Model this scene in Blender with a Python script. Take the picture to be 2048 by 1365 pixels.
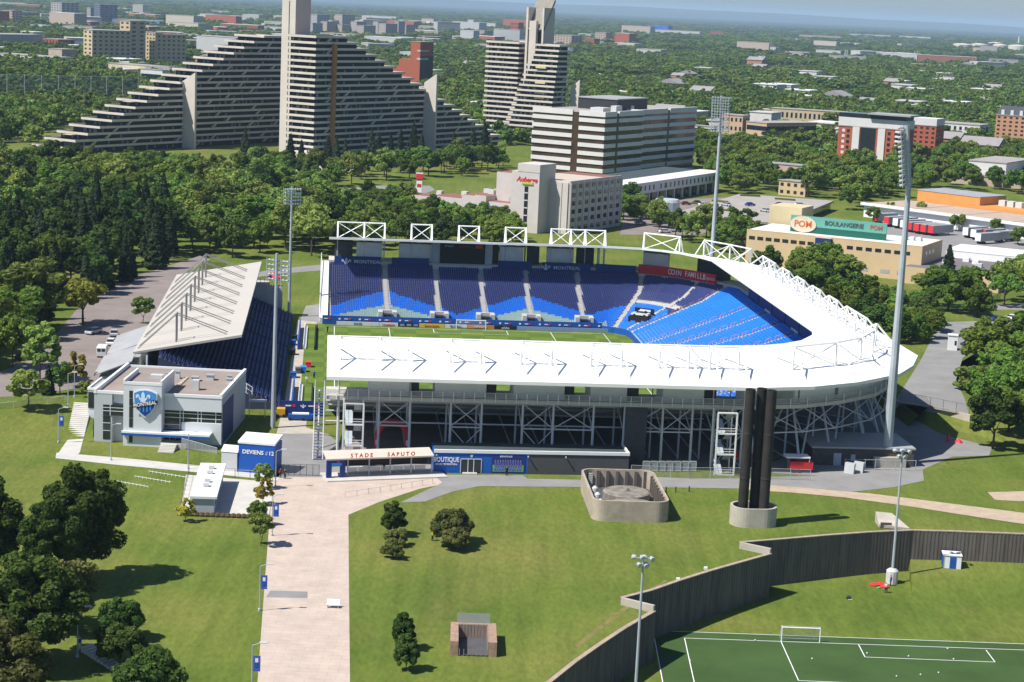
import bpy, bmesh, math, random
import numpy as np
from mathutils import Vector, Matrix
R_ = math.radians
rng = random.Random(7)
for o in list(bpy.data.objects): bpy.data.objects.remove(o)
SC = bpy.context.scene
COL = SC.collection

# ------------------------------------------------------------------ camera, sky, sun, exposure
CAM_H, FPX = 80.0, 3750.0
PITCH, ROLL = math.atan(672/3750), R_(2.58)
cam = bpy.data.cameras.new('camera'); cam_o = bpy.data.objects.new('camera', cam); COL.objects.link(cam_o)
cam.sensor_fit = 'HORIZONTAL'; cam.sensor_width = 36; cam.lens = 36*FPX/2048
cam.clip_start = 1; cam.clip_end = 120000
_c, _s = math.cos(ROLL), math.sin(ROLL)
fwd = Vector((0, math.cos(PITCH), -math.sin(PITCH)))
r0, u0 = Vector((1, 0, 0)), Vector((0, math.sin(PITCH), math.cos(PITCH)))
cr = r0*_c + u0*_s; cu = u0*_c - r0*_s
m3 = Matrix((cr, cu, -fwd)).transposed()
cam_o.matrix_world = Matrix.Translation((0, 0, CAM_H)) @ m3.to_4x4()
SC.camera = cam_o

SUN_EL, SUN_TRAVEL = R_(54), R_(26)          # light travels towards +X, a little +Y
travel = Vector((math.cos(SUN_TRAVEL)*math.cos(SUN_EL), math.sin(SUN_TRAVEL)*math.cos(SUN_EL), -math.sin(SUN_EL)))
sun = bpy.data.lights.new('sun', 'SUN'); sun.energy = 5.0; sun.angle = R_(0.5); sun.color = (1.0, 0.955, 0.88)
sun_o = bpy.data.objects.new('sun', sun); COL.objects.link(sun_o)
sun_o.rotation_euler = travel.to_track_quat('-Z', 'Y').to_euler(); sun_o.location = (-200, 100, 300)
world = bpy.data.worlds.new('World'); SC.world = world; world.use_nodes = True
wn = world.node_tree; wn.nodes.clear()
sky = wn.nodes.new('ShaderNodeTexSky'); sky.sky_type = 'NISHITA'; sky.sun_disc = False
sky.sun_elevation = SUN_EL; sky.air_density = 1.0; sky.dust_density = 0.7; sky.ozone_density = 3.0; sky.altitude = 80
tosun = -travel
sky.sun_rotation = math.atan2(tosun.x, tosun.y)
bg = wn.nodes.new('ShaderNodeBackground'); bg.inputs[1].default_value = 0.066
wo = wn.nodes.new('ShaderNodeOutputWorld')
tint = wn.nodes.new('ShaderNodeMix'); tint.data_type = 'RGBA'; tint.blend_type = 'MULTIPLY'; tint.inputs[0].default_value = 1.0; tint.inputs[7].default_value = (0.92, 1.04, 1.22, 1)   # a clear blue summer sky all round
wn.links.new(sky.outputs[0], tint.inputs[6]); wn.links.new(tint.outputs[2], bg.inputs[0]); wn.links.new(bg.outputs[0], wo.inputs[0])
SC.view_settings.view_transform = 'Standard'; SC.view_settings.look = 'None'
SC.view_settings.exposure = 0.45; SC.view_settings.gamma = 1.0; SC.view_settings.use_curve_mapping = False
SC.cycles.max_bounces = 5; SC.cycles.diffuse_bounces = 2; SC.cycles.glossy_bounces = 2
SC.cycles.transmission_bounces = 2; SC.cycles.transparent_max_bounces = 6; SC.cycles.volume_bounces = 0
SC.cycles.use_denoising = True

# ------------------------------------------------------------------ places
def G(x, y, z=0.0):                          # ground point seen at a photo position, on the level z
    u = x-1024; v = 682.5-y
    a = u*_c - v*_s; b = u*_s + v*_c
    dy = FPX*math.cos(PITCH) + b*math.sin(PITCH); dz = -FPX*math.sin(PITCH) + b*math.cos(PITCH)
    t = (z-CAM_H)/dz
    return Vector((a*t, dy*t, z))
def frame(o, deg):                           # local x, y on a turned plan -> world
    c, s = math.cos(R_(deg)), math.sin(R_(deg)); ox, oy = o[0], o[1]; oz = o[2] if len(o) > 2 else 0
    f = lambda p: (ox + p[0]*c - p[1]*s, oy + p[0]*s + p[1]*c, p[2]+oz)
    return f
ST = frame((-5.5, 408.8), 5.8)               # the stadium's own plan: u across, w along

# ------------------------------------------------------------------ materials
MATS = {}
def mat(name, col, rough=0.75, var=0.12, scale=0.6, metal=0.0, spec=0.3, col2=None, bump=0.0, bscale=3.0, stretch=None, trans=0.0, alpha=1.0, brick=None):
    if name in MATS: return MATS[name]
    m = bpy.data.materials.new(name); m.use_nodes = True; MATS[name] = m
    nt = m.node_tree; n = nt.nodes; l = nt.links
    b = n['Principled BSDF']
    b.inputs['Roughness'].default_value = rough; b.inputs['Metallic'].default_value = metal
    b.inputs['Specular IOR Level'].default_value = spec
    col = tuple(col)+(1,) if len(col) == 3 else col
    if var > 0 or col2:
        tc = n.new('ShaderNodeTexCoord'); mp = n.new('ShaderNodeMapping'); l.new(tc.outputs['Object'], mp.inputs[0])
        if stretch: mp.inputs['Scale'].default_value = stretch
        nz = n.new('ShaderNodeTexNoise'); nz.inputs['Scale'].default_value = scale; nz.inputs['Detail'].default_value = 7; nz.inputs['Roughness'].default_value = 0.65
        l.new(mp.outputs[0], nz.inputs['Vector'])
        rp = n.new('ShaderNodeValToRGB'); l.new(nz.outputs[0], rp.inputs[0])
        e = rp.color_ramp.elements; e[0].position = 0.3; e[1].position = 0.72
        if col2: e[0].color = col; e[1].color = tuple(col2)+(1,)
        else:
            e[0].color = tuple(max(0, c*(1-var)) for c in col[:3])+(1,); e[1].color = tuple(min(1, c*(1+var)) for c in col[:3])+(1,)
        out = rp.outputs[0]
        if brick:
            bk_ = n.new('ShaderNodeTexBrick'); bk_.inputs['Scale'].default_value = 1.0; bk_.inputs['Brick Width'].default_value = brick[0]; bk_.inputs['Row Height'].default_value = brick[1]; bk_.inputs['Mortar Size'].default_value = brick[2]
            bk_.inputs['Color1'].default_value = (1, 1, 1, 1); bk_.inputs['Color2'].default_value = (.96, .96, .965, 1); bk_.inputs['Mortar'].default_value = (.86, .85, .84, 1); l.new(tc.outputs['Object'], bk_.inputs['Vector'])
            mm = n.new('ShaderNodeMix'); mm.data_type = 'RGBA'; mm.blend_type = 'MULTIPLY'; mm.inputs[0].default_value = 1; l.new(out, mm.inputs[6]); l.new(bk_.outputs[0], mm.inputs[7]); out = mm.outputs[2]
        l.new(out, b.inputs['Base Color'])
        if bump > 0:
            n2 = n.new('ShaderNodeTexNoise'); n2.inputs['Scale'].default_value = bscale; n2.inputs['Detail'].default_value = 4
            l.new(mp.outputs[0], n2.inputs['Vector'])
            bp = n.new('ShaderNodeBump'); bp.inputs['Strength'].default_value = bump; bp.inputs['Distance'].default_value = 0.2
            l.new(n2.outputs[0], bp.inputs['Height']); l.new(bp.outputs[0], b.inputs['Normal'])
    else: b.inputs['Base Color'].default_value = col
    if alpha < 1: b.inputs['Alpha'].default_value = alpha
    return m
def glass(name, col=(0.02, 0.025, 0.03), rough=0.12):
    return mat(name, col, rough, 0.25, 0.35, 0, 0.6)
WHITE = mat('white_membrane', (0.80, 0.80, 0.78), 0.55, 0.035, 0.12)
STEEL = mat('pale_steel', (0.55, 0.56, 0.57), 0.45, 0.08, 0.4)
WSTEEL = mat('white_steel', (0.78, 0.78, 0.75), 0.45, 0.05, 0.4)
GALV = mat('galvanised_steel', (0.36, 0.40, 0.43), 0.45, 0.12, 0.35)
DKST = mat('dark_steel', (0.09, 0.09, 0.095), 0.5, 0.2, 0.5)
CONC = mat('concrete', (0.42, 0.38, 0.32), 0.9, 0.16, 0.35, bump=0.1)
CONCD = mat('ribbed_concrete', (0.135, 0.118, 0.10), 0.92, 0.35, 0.9, stretch=(1, 1, 0.12))
CONCL = mat('light_concrete', (0.50, 0.48, 0.44), 0.9, 0.1, 0.4)
DECK = mat('deck_concrete', (0.36, 0.36, 0.37), 0.9, 0.12, 0.5)
ASPH = mat('asphalt', (0.225, 0.19, 0.175), 0.95, 0.16, 0.16)
ASPHG = mat('grey_asphalt', (0.235, 0.23, 0.225), 0.95, 0.14, 0.2)
PAVE = mat('pink_pavers', (0.49, 0.40, 0.335), 0.9, 0.13, 0.3, brick=(2.4, 1.2, .05))
GRAV = mat('gravel', (0.42, 0.33, 0.24), 0.95, 0.16, 0.5)
NAVY = mat('navy_plastic', (0.050, 0.068, 0.21), 0.5, 0.15, 2)
BLUE = mat('blue_plastic', (0.028, 0.23, 0.78), 0.45, 0.10, 2)
PALE = mat('pale_plastic', (0.42, 0.56, 0.52), 0.5, 0.08, 2)
BOARD = mat('blue_board', (0.012, 0.085, 0.36), 0.5, 0.12, 0.8)
BOARDD = mat('dark_blue_board', (0.010, 0.035, 0.19), 0.5, 0.12, 0.8)
RED = mat('red_paint', (0.62, 0.035, 0.045), 0.5, 0.08, 0.8)
BLACK = mat('black_paint', (0.016, 0.016, 0.018), 0.55, 0.25, 0.6)
WPAINT = mat('white_paint', (0.78, 0.78, 0.78), 0.55, 0.05, 0.8)
DGLASS = glass('dark_glass')
BGLASS = glass('blue_glass', (0.012, 0.018, 0.035))

# ------------------------------------------------------------------ mesh helpers
def wloc(o):
    p = Vector((0, 0, 0))
    while o is not None: p = p + o.location; o = o.parent
    return p
class MB:
    def __init__(s, T=None): s.v = []; s.f = []; s.T = T
    def add(s, vs, fs):
        k = len(s.v); s.v += [tuple(p) for p in vs]; s.f += [tuple(i+k for i in f) for f in fs]; return s
    def box(s, x0, x1, y0, y1, z0, z1):
        return s.add([(x0,y0,z0),(x1,y0,z0),(x1,y1,z0),(x0,y1,z0),(x0,y0,z1),(x1,y0,z1),(x1,y1,z1),(x0,y1,z1)],
                     [(3,2,1,0),(4,5,6,7),(0,1,5,4),(1,2,6,5),(2,3,7,6),(3,0,4,7)])
    def bar(s, p, q, r, n=6, r2=None, cap=True):
        p, q = Vector(p), Vector(q); d = (q-p)
        if d.length < 1e-6: return s
        d.normalize(); a = d.orthogonal().normalized(); b = d.cross(a); r2 = r if r2 is None else r2
        vs = []
        for c, rr in ((p, r), (q, r2)):
            for i in range(n):
                t = 2*math.pi*(i+0.5)/n; vs.append(c + (a*math.cos(t) + b*math.sin(t))*rr)
        fs = [(i, (i+1) % n, n+(i+1) % n, n+i) for i in range(n)]
        if cap: fs += [tuple(range(n-1, -1, -1)), tuple(range(n, 2*n))]
        return s.add(vs, fs)
    def path(s, pts, r, n=6):
        for a, b in zip(pts, pts[1:]): s.bar(a, b, r, n)
        return s
    def prism(s, poly, z0, z1):
        n = len(poly)
        ar = sum(poly[i][0]*poly[(i+1) % n][1]-poly[(i+1) % n][0]*poly[i][1] for i in range(n))
        if ar < 0: poly = poly[::-1]
        vs = [(p[0], p[1], z0) for p in poly]+[(p[0], p[1], z1) for p in poly]
        return s.add(vs, [tuple(range(n-1, -1, -1)), tuple(range(n, 2*n))]+[(i, (i+1) % n, n+(i+1) % n, n+i) for i in range(n)])
    def flat(s, poly, z=None):
        n = len(poly)
        ar = sum(poly[i][0]*poly[(i+1) % n][1]-poly[(i+1) % n][0]*poly[i][1] for i in range(n))
        if ar < 0: poly = poly[::-1]
        return s.add([(p[0], p[1], p[2] if z is None else z) for p in poly], [tuple(range(n))])
    def lathe(s, c, prof, n=16):              # prof: (radius, z)
        k = []
        for r, z in prof: k += [(c[0]+r*math.cos(2*math.pi*i/n), c[1]+r*math.sin(2*math.pi*i/n), c[2]+z) for i in range(n)]
        fs = []
        for j in range(len(prof)-1):
            fs += [(j*n+i, j*n+(i+1) % n, (j+1)*n+(i+1) % n, (j+1)*n+i) for i in range(n)]
        fs += [tuple(range(n-1, -1, -1)), tuple(range((len(prof)-1)*n, len(prof)*n))]
        return s.add(k, fs)
    def wall(s, pts, t, z0, z1):              # a thick wall along a polyline; z0, z1 numbers or per-point lists
        n = len(pts); L, Rr = [], []
        for i in range(n):
            a = Vector(pts[max(i-1, 0)][:2]); b = Vector(pts[min(i+1, n-1)][:2]); d = (b-a).normalized(); nn = Vector((-d.y, d.x))*t/2
            p = Vector(pts[i][:2]); L.append(p+nn); Rr.append(p-nn)
        zz0 = z0 if isinstance(z0, list) else [z0]*n; zz1 = z1 if isinstance(z1, list) else [z1]*n
        vs = []
        for i in range(n): vs += [(L[i].x, L[i].y, zz0[i]), (Rr[i].x, Rr[i].y, zz0[i]), (Rr[i].x, Rr[i].y, zz1[i]), (L[i].x, L[i].y, zz1[i])]
        fs = []
        for i in range(n-1):
            k = 4*i
            for j in range(4): fs.append((k+j, k+(j+1) % 4, k+4+(j+1) % 4, k+4+j))
        fs += [(3, 2, 1, 0), (4*n-4, 4*n-3, 4*n-2, 4*n-1)]
        return s.add(vs, fs)
    def mesh(s, name):
        vs = [s.T(p) for p in s.v] if s.T else s.v
        me = bpy.data.meshes.new(name); me.from_pydata(vs, [], s.f)
        bm = bmesh.new(); bm.from_mesh(me); bmesh.ops.recalc_face_normals(bm, faces=bm.faces); bm.to_mesh(me); bm.free()
        return me
    def build(s, name, m, parent=None, world=True, smooth=False, stuff=False):
        me = s.mesh(name); me.materials.append(m)
        if smooth:
            for p in me.polygons: p.use_smooth = True
        o = bpy.data.objects.new(name, me); COL.objects.link(o)
        if parent is not None:
            o.parent = parent
            if world: o.location = -wloc(parent)
        if stuff: o['kind'] = 'stuff'
        return o
def tag(o, label, cat, group=None):
    o['label'] = label; o['category'] = cat
    if group: o['group'] = group
    return o
def thing(name, label, cat, loc=(0, 0, 0), group=None, rz=0.0):
    o = bpy.data.objects.new(name, None); COL.objects.link(o); o.location = loc; o.rotation_euler = (0, 0, rz)
    o.empty_display_size = 0.5
    return tag(o, label, cat, group)
def struct(o): o['kind'] = 'structure'; return o
def child(name, me, parent, loc=(0, 0, 0), world=True):     # another piece that shares a mesh
    o = bpy.data.objects.new(name, me); COL.objects.link(o); o.parent = parent
    o.location = (Vector(loc)-wloc(parent)) if world else loc
    return o
def dup(root, loc, rz=0.0, label=None, group=None, scale=None):
    r = root.copy(); COL.objects.link(r); r.location = loc; r.rotation_euler = (0, 0, rz)
    if scale: r.scale = scale if hasattr(scale, '__len__') else (scale,)*3
    if label: r['label'] = label
    if group: r['group'] = group
    for ch in list(root.children):
        c = ch.copy(); COL.objects.link(c); c.parent = r
        for g in ch.children:
            d = g.copy(); COL.objects.link(d); d.parent = c
    return r
def text_mesh(txt, size, depth=0.02, bold=0.0, align='CENTER', sx=1.0, shear=0.0, space=1.0):
    cu_ = bpy.data.curves.new('lettering', 'FONT'); cu_.body = txt; cu_.size = size; cu_.extrude = depth; cu_.offset = bold
    cu_.align_x = align; cu_.align_y = 'CENTER'; cu_.shear = shear; cu_.space_character = space; cu_.resolution_u = 3
    o = bpy.data.objects.new('lettering', cu_); COL.objects.link(o)
    me = bpy.data.meshes.new_from_object(o.evaluated_get(bpy.context.evaluated_depsgraph_get()))
    bpy.data.objects.remove(o); bpy.data.curves.remove(cu_)
    if sx != 1: me.transform(Matrix.Diagonal((sx, 1, 1, 1)))
    return me
def lettering(txt, size, T, at, m, parent, name='lettering', tilt=0.0, rz=0.0, **k):
    # stands upright in the plan frame T at local point `at`, reading along local +x, facing local -y
    me = text_mesh(txt, size, **k)
    me.transform(Matrix.Rotation(R_(tilt), 4, 'Z'))
    me.transform(Matrix.Rotation(R_(90), 4, 'X')); me.transform(Matrix.Rotation(R_(rz), 4, 'Z'))
    for v in me.vertices: v.co = T((v.co.x+at[0], v.co.y+at[1], v.co.z+at[2]))
    me.materials.clear(); me.materials.append(m)
    o = bpy.data.objects.new(name, me); COL.objects.link(o)
    if parent is not None: o.parent = parent; o.location = -wloc(parent)
    return o
def face_poly(pts, T, y, m, parent, name, d=0.04):   # a flat emblem piece: (x, z) outline on the plane local y
    mb = MB(T); n = len(pts)
    mb.add([(p[0], y, p[1]) for p in pts]+[(p[0], y-d, p[1]) for p in pts],
           [tuple(range(n)), tuple(range(2*n-1, n-1, -1))]+[(i, (i+1) % n, n+(i+1) % n, n+i) for i in range(n)])
    return mb.build(name, m, parent)
def part(name, m, parent, T, *boxes):
    mb = MB(T)
    for b in boxes: mb.box(*b)
    return mb.build(name, m, parent)
# ------------------------------------------------------------------ ground
def ground_material():
    m = bpy.data.materials.new('lawn_and_land'); m.use_nodes = True; nt = m.node_tree; n = nt.nodes; l = nt.links
    b = n['Principled BSDF']; b.inputs['Roughness'].default_value = 0.95; b.inputs['Specular IOR Level'].default_value = 0.1
    tc = n.new('ShaderNodeTexCoord')
    def noise(sc, det=6, rough=0.6, stretch=None):
        z = n.new('ShaderNodeTexNoise'); z.inputs['Scale'].default_value = sc; z.inputs['Detail'].default_value = det; z.inputs['Roughness'].default_value = rough
        if stretch:
            mp = n.new('ShaderNodeMapping'); mp.inputs['Scale'].default_value = stretch; mp.inputs['Rotation'].default_value = (0, 0, 0.4)
            l.new(tc.outputs['Object'], mp.inputs[0]); l.new(mp.outputs[0], z.inputs['Vector'])
        else: l.new(tc.outputs['Object'], z.inputs['Vector'])
        return z.outputs[0]
    def ramp(src, stops):
        r = n.new('ShaderNodeValToRGB'); l.new(src, r.inputs[0]); e = r.color_ramp.elements
        while len(e) < len(stops): e.new(0.5)
        for k, (p, c) in zip(e, stops): k.position = p; k.color = c+(1,)
        return r.outputs[0]
    def mix(f, a, c):
        x = n.new('ShaderNodeMix'); x.data_type = 'RGBA'
        if isinstance(f, float): x.inputs[0].default_value = f
        else: l.new(f, x.inputs[0])
        l.new(a, x.inputs[6]); l.new(c, x.inputs[7]); return x.outputs[2]
    g1 = ramp(noise(0.035, 8), [(0.3, (0.080, 0.124, 0.020)), (0.5, (0.118, 0.158, 0.028)), (0.7, (0.165, 0.178, 0.042))])
    dry = ramp(noise(0.02, 8, 0.7, (1.0, 0.5, 1)), [(0.51, (0, 0, 0)), (0.74, (0.7, 0.7, 0.7))])
    dryc = ramp(noise(0.6), [(0.3, (0.17, 0.14, 0.048)), (0.7, (0.25, 0.20, 0.072))])
    g2 = mix(dry, g1, dryc)
    fine = ramp(noise(1.6, 3, 0.6, (1, 0.35, 1)), [(0.25, (0.72, 0.75, 0.7)), (0.75, (1.2, 1.16, 1.15))])
    mu = n.new('ShaderNodeMix'); mu.data_type = 'RGBA'; mu.blend_type = 'MULTIPLY'; mu.inputs[0].default_value = 1.0
    l.new(g2, mu.inputs[6]); l.new(fine, mu.inputs[7])
    mow = ramp(noise(0.5, 2, 0.5, (1.0, 0.06, 1)), [(0.3, (0.86, 0.88, 0.86)), (0.7, (1.1, 1.08, 1.1))])
    mu2 = n.new('ShaderNodeMix'); mu2.data_type = 'RGBA'; mu2.blend_type = 'MULTIPLY'; mu2.inputs[0].default_value = 1.0
    l.new(mu.outputs[2], mu2.inputs[6]); l.new(mow, mu2.inputs[7]); mu = mu2
    far1 = ramp(noise(0.012, 9, 0.75), [(0.36, (0.020, 0.033, 0.012)), (0.55, (0.036, 0.055, 0.018)), (0.66, (0.055, 0.07, 0.03)), (0.74, (0.16, 0.15, 0.13))])
    far2 = ramp(noise(0.0011, 6, 0.65, (0.4, 1.3, 1)), [(0.42, (0.018, 0.032, 0.014)), (0.6, (0.03, 0.046, 0.018)), (0.7, (0.085, 0.09, 0.05))])
    sp = n.new('ShaderNodeSeparateXYZ'); l.new(tc.outputs['Object'], sp.inputs[0])
    def step(a, c):
        q = n.new('ShaderNodeMapRange'); q.inputs[1].default_value = a; q.inputs[2].default_value = c; l.new(sp.outputs[1], q.inputs[0]); return q.outputs[0]
    f = mix(step(1050, 1400), mu.outputs[2], far1); f = mix(step(5200, 7500), f, far2)
    l.new(f, b.inputs['Base Color'])
    return m
LAWN = ground_material()
TURF = mat('artificial_turf', (0.050, 0.092, 0.028), 0.9, 0.18, 0.12, spec=0.1)
LOWER_Z = -6.5
wall_px = [[(1060, 1395), (1100, 1365), (1150, 1325), (1200, 1290), (1250, 1257), (1308, 1224)],
           [(1243, 1208), (1300, 1191), (1360, 1168), (1420, 1147), (1480, 1128), (1541, 1109)],
           [(1480, 1096), (1560, 1087), (1650, 1077), (1740, 1068), (1825, 1062)],
           [(1825, 1062), (1900, 1064), (1980, 1067), (2060, 1070), (2300, 1076)]]
wall_w = [[G(x, y, 0.1) for x, y in s] for s in wall_px]
flat_line = [p for s in wall_w[:3] for p in s]+wall_w[3][1:]
near_end = [G(1000, 1450), G(900, 1560)]
outer = [(-40000, -400), (-40000, 60000), (40000, 60000), (40000, wall_w[3][-1].y)]
poly = outer+[(p.x, p.y) for p in reversed(flat_line)]+[(p.x, p.y) for p in near_end]+[(near_end[-1].x-20, -400)]
struct(MB().flat(poly, 0.0).build('ground', LAWN))
lowpoly = [(p.x-0.3, p.y+0.3) for p in reversed(near_end)]+[(p.x, p.y+0.2) for p in flat_line]+[(900, wall_w[3][-1].y), (900, -300), (near_end[-1].x-20, -300)]
struct(MB().flat(lowpoly, LOWER_Z).build('lower_lawn', LAWN))

def sheet(name, px, m, z=0.02, base=0.0):
    pts = [G(x, y, base) for x, y in px]
    return struct(MB().flat([(p.x, p.y) for p in pts], base+z).build(name, m))
# raised ground behind the clubhouse and beside the far right road
UP = 2.6
TERR = mat('terrace_lawn', (0.065, 0.098, 0.018), 0.95, 0.3, 0.08, spec=0.1)
fr = [G(-160, 905), G(60, 893), G(128, 882), G(186, 878)]
bk = [G(-160, 830, UP), G(0, 818, UP), G(100, 806, UP), G(186, 798, UP)]
mb = MB()
for i in range(3): mb.add([fr[i], fr[i+1], bk[i+1], bk[i]], [(0, 1, 2, 3)])
e1, e2 = ST((-74.5, -40, 0)), ST((-75.5, 75, 0))
back = [(e1[0], e1[1]), (e2[0], e2[1]), (-90, 540), (-190, 560), (-330, 560), (-330, bk[0].y)]
ring = [(p.x, p.y) for p in bk]+back
mb.flat(ring, UP)
b0 = back+[(bk[0].x, bk[0].y)]
mb.add([(p[0], p[1], UP) for p in [(bk[3].x, bk[3].y)]+back]+[(p[0]+(p[0] > -120)*4.0, p[1]+(p[1] > 530)*18, -0.05) for p in [(bk[3].x, bk[3].y)]+back],
       [(i, i+1, i+len(back)+2, i+len(back)+1) for i in range(len(back))])
struct(mb.build('terrace', LAWN))
UR = 2.4
rd_px = [(1788, 802), (1840, 812), (1900, 822), (1942, 834)]
rw = [G(x, y, UR) for x, y in rd_px]
rpoly = [(p.x, p.y) for p in rw]+[(rw[-1].x+25, rw[-1].y+3), (rw[-1].x+60, 470), (150, 520), (92, 510), (ST((83, 40, 0))[0], ST((83, 40, 0))[1]), (ST((83.5, -48, 0))[0], ST((83.5, -48, 0))[1])]
mb = MB().flat(rpoly, UR)
low = [(rw[0].x-1, rw[0].y-1), (rw[1].x+1, rw[1].y-7), (rw[2].x+2, rw[2].y-10), (rw[3].x+4, rw[3].y-12), (rw[3].x+32, rw[3].y-10)]
up = [(p.x, p.y) for p in rw]+[(rw[-1].x+25, rw[-1].y+3)]
mb.add([(p[0], p[1], UR-0.9) for p in up]+[(p[0], p[1], -0.02) for p in low], [(i, i+1, i+6, i+5) for i in range(4)])
q = rpoly[4:]
mb.add([(p[0], p[1], UR) for p in q]+[(p[0]+(10 if p[0] > 110 else -2), p[1]+(10 if p[1] > 460 else 0), -0.05) for p in q], [(i, i+1, i+1+len(q), i+len(q)) for i in range(len(q)-1)])
struct(mb.build('road_terrace', LAWN))

# ------------------------------------------------------------------ pavings
sheet('promenade', [(546, 952), (530, 1160), (515, 1365), (508, 1480), (704, 1480), (700, 1365), (698, 1180), (697, 1030), (760, 1004), (840, 978), (900, 966), (866, 948), (640, 948)], PAVE, 0.02)
sheet('forecourt', [(553, 866), (655, 868), (700, 905), (866, 905), (866, 952), (640, 955), (546, 955)], ASPHG, 0.03)
sheet('pitch_side_path', [(595, 640), (633, 645), (612, 855), (650, 868), (553, 868), (570, 800)], CONC, 0.035)
sheet('service_path', [(866, 950), (1258, 953), (1420, 958), (1640, 952), (1760, 940), (1845, 938), (1848, 962), (1790, 975), (1700, 985), (1600, 984), (1480, 978), (1350, 976), (1160, 975), (960, 973), (905, 984), (850, 1004), (800, 1006), (885, 966)], ASPHG, 0.04)
sheet('gravel_path', [(1480, 966), (1600, 976), (1740, 988), (1900, 1008), (2200, 1046), (2200, 1072), (1960, 1036), (1820, 1014), (1690, 996), (1580, 986), (1480, 980)], GRAV, 0.06)
sheet('grass_strip', [(1045, 951), (1258, 955), (1260, 962), (1055, 958)], LAWN, 0.07)
sheet('side_yard', [(1500, 945), (1760, 830), (1810, 828), (1880, 868), (1985, 895), (1978, 912), (1905, 914), (1840, 942), (1640, 952)], ASPHG, 0.03)
sheet('under_stand_floor', [(690, 905), (1260, 920), (1500, 940), (1760, 830), (1700, 700), (700, 800)], ASPH, 0.012)
sheet('walkway', [(113, 906), (250, 917), (380, 930), (560, 946), (556, 962), (380, 944), (240, 931), (111, 917)], CONCL, 0.03)
sheet('stair_foot_path', [(141, 872), (168, 873), (160, 905), (150, 916), (112, 914)], CONCL, 0.045)
sheet('parking_road', [(-120, 800), (60, 792), (186, 772), (215, 740), (268, 690), (330, 600), (372, 545), (420, 520), (400, 512), (330, 535), (230, 565), (170, 600), (120, 660), (60, 720), (-60, 768)], ASPH, 0.03, UP)
sheet('rear_lane', [(430, 590), (480, 560), (560, 548), (680, 538), (760, 528), (760, 520), (660, 528), (540, 540), (450, 560), (420, 580)], ASPHG, 0.02)
sheet('ramp', [(598, 645), (612, 612), (660, 606), (665, 640), (640, 648)], ASPHG, 0.025)
sheet('access_road', [(1790, 803), (1938, 832), (1930, 800), (1912, 760), (1925, 718), (1968, 672), (2060, 672), (2060, 640), (1880, 645), (1862, 680), (1842, 720)], ASPHG, 0.03, UR)
sheet('street', [(500, 402), (540, 392), (700, 388), (840, 392), (870, 380), (860, 372), (740, 372), (640, 384), (520, 388)], ASPHG, 0.03)
sheet('car_park', [(1240, 470), (1400, 470), (1500, 430), (1480, 395), (1320, 400), (1250, 420)], ASPH, 0.03)
sheet('lorry_yard', [(1740, 452), (1800, 425), (2120, 470), (2120, 580), (1900, 520), (1840, 505)], ASPHG, 0.03)
sheet('side_street', [(1860, 640), (2100, 640), (2100, 612), (1990, 608), (1930, 625)], ASPHG, 0.05)
sheet('village_plaza', [(600, 330), (700, 335), (720, 345), (590, 342)], CONC, 0.03)
sheet('kiosk_pad', [(372, 950), (548, 965), (538, 1032), (360, 1028)], CONCL, 0.028)
sheet('steel_plate_strip', [(541, 1182), (615, 1184), (615, 1197), (532, 1195)], ASPHG, 0.035)
sheet('sand_patch', [(1975, 985), (2048, 983), (2100, 1000), (2040, 1003), (1990, 1000)], GRAV, 0.015)
TRAIL = mat('trodden_grass', (0.19, 0.165, 0.06), 0.95, 0.3, 0.6, spec=0.1)
sheet('trodden_trail', [(1150, 1290), (1240, 1220), (1330, 1160), (1334, 1163), (1244, 1226), (1156, 1296)], TRAIL, 0.012)
# practice pitch on the lower level
LZ = LOWER_Z
tf = [G(1306, 1262, LZ), G(2250, 1296, LZ), G(2290, 1460, LZ), G(1345, 1460, LZ)]
struct(MB().flat([(p.x, p.y) for p in tf], LZ+0.02).build('practice_turf', TURF))
mb = MB()
def line(m_, pts, w, z, base):
    for a, b_ in zip(pts, pts[1:]):
        A, B = G(*a, base), G(*b_, base); d = (B-A).normalized(); nn = Vector((-d.y, d.x, 0))*w/2
        m_.add([A+nn, B+nn, B-nn, A-nn], [(0, 1, 2, 3)])
for pts in ([(1306, 1262), (2250, 1296)], [(1306, 1262), (1332, 1400)], [(1369, 1277), (2250, 1308)], [(1369, 1277), (1396, 1400)], [(1562, 1284), (1597, 1362), (2150, 1386)],
            [(1717, 1290), (1730, 1315), (1990, 1325), (1972, 1301)]):
    line(mb, pts, 0.13, 0, LZ)
for v in range(len(mb.v)): mb.v[v] = (mb.v[v][0], mb.v[v][1], LZ+0.04)
struct(mb.build('practice_markings', WPAINT))
# grass bank rising to the far part of the retaining wall
w4 = wall_w[3]; BZ = -4.55
mb = MB(); nb_ = len(w4)
for p in w4: mb.v.append((p.x, p.y-.1, BZ))
for i, p in enumerate(w4): mb.v.append((p.x+(-2.5 if i == 0 else 0), p.y-15, LOWER_Z-.02))
mb.v.append((w4[0].x-.2, w4[0].y-.1, LOWER_Z-.02))
mb.f = [(i, i+1, nb_+i+1, nb_+i) for i in range(nb_-1)]+[(0, nb_, 2*nb_)]
struct(mb.build('lower_bank', LAWN))
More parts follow.
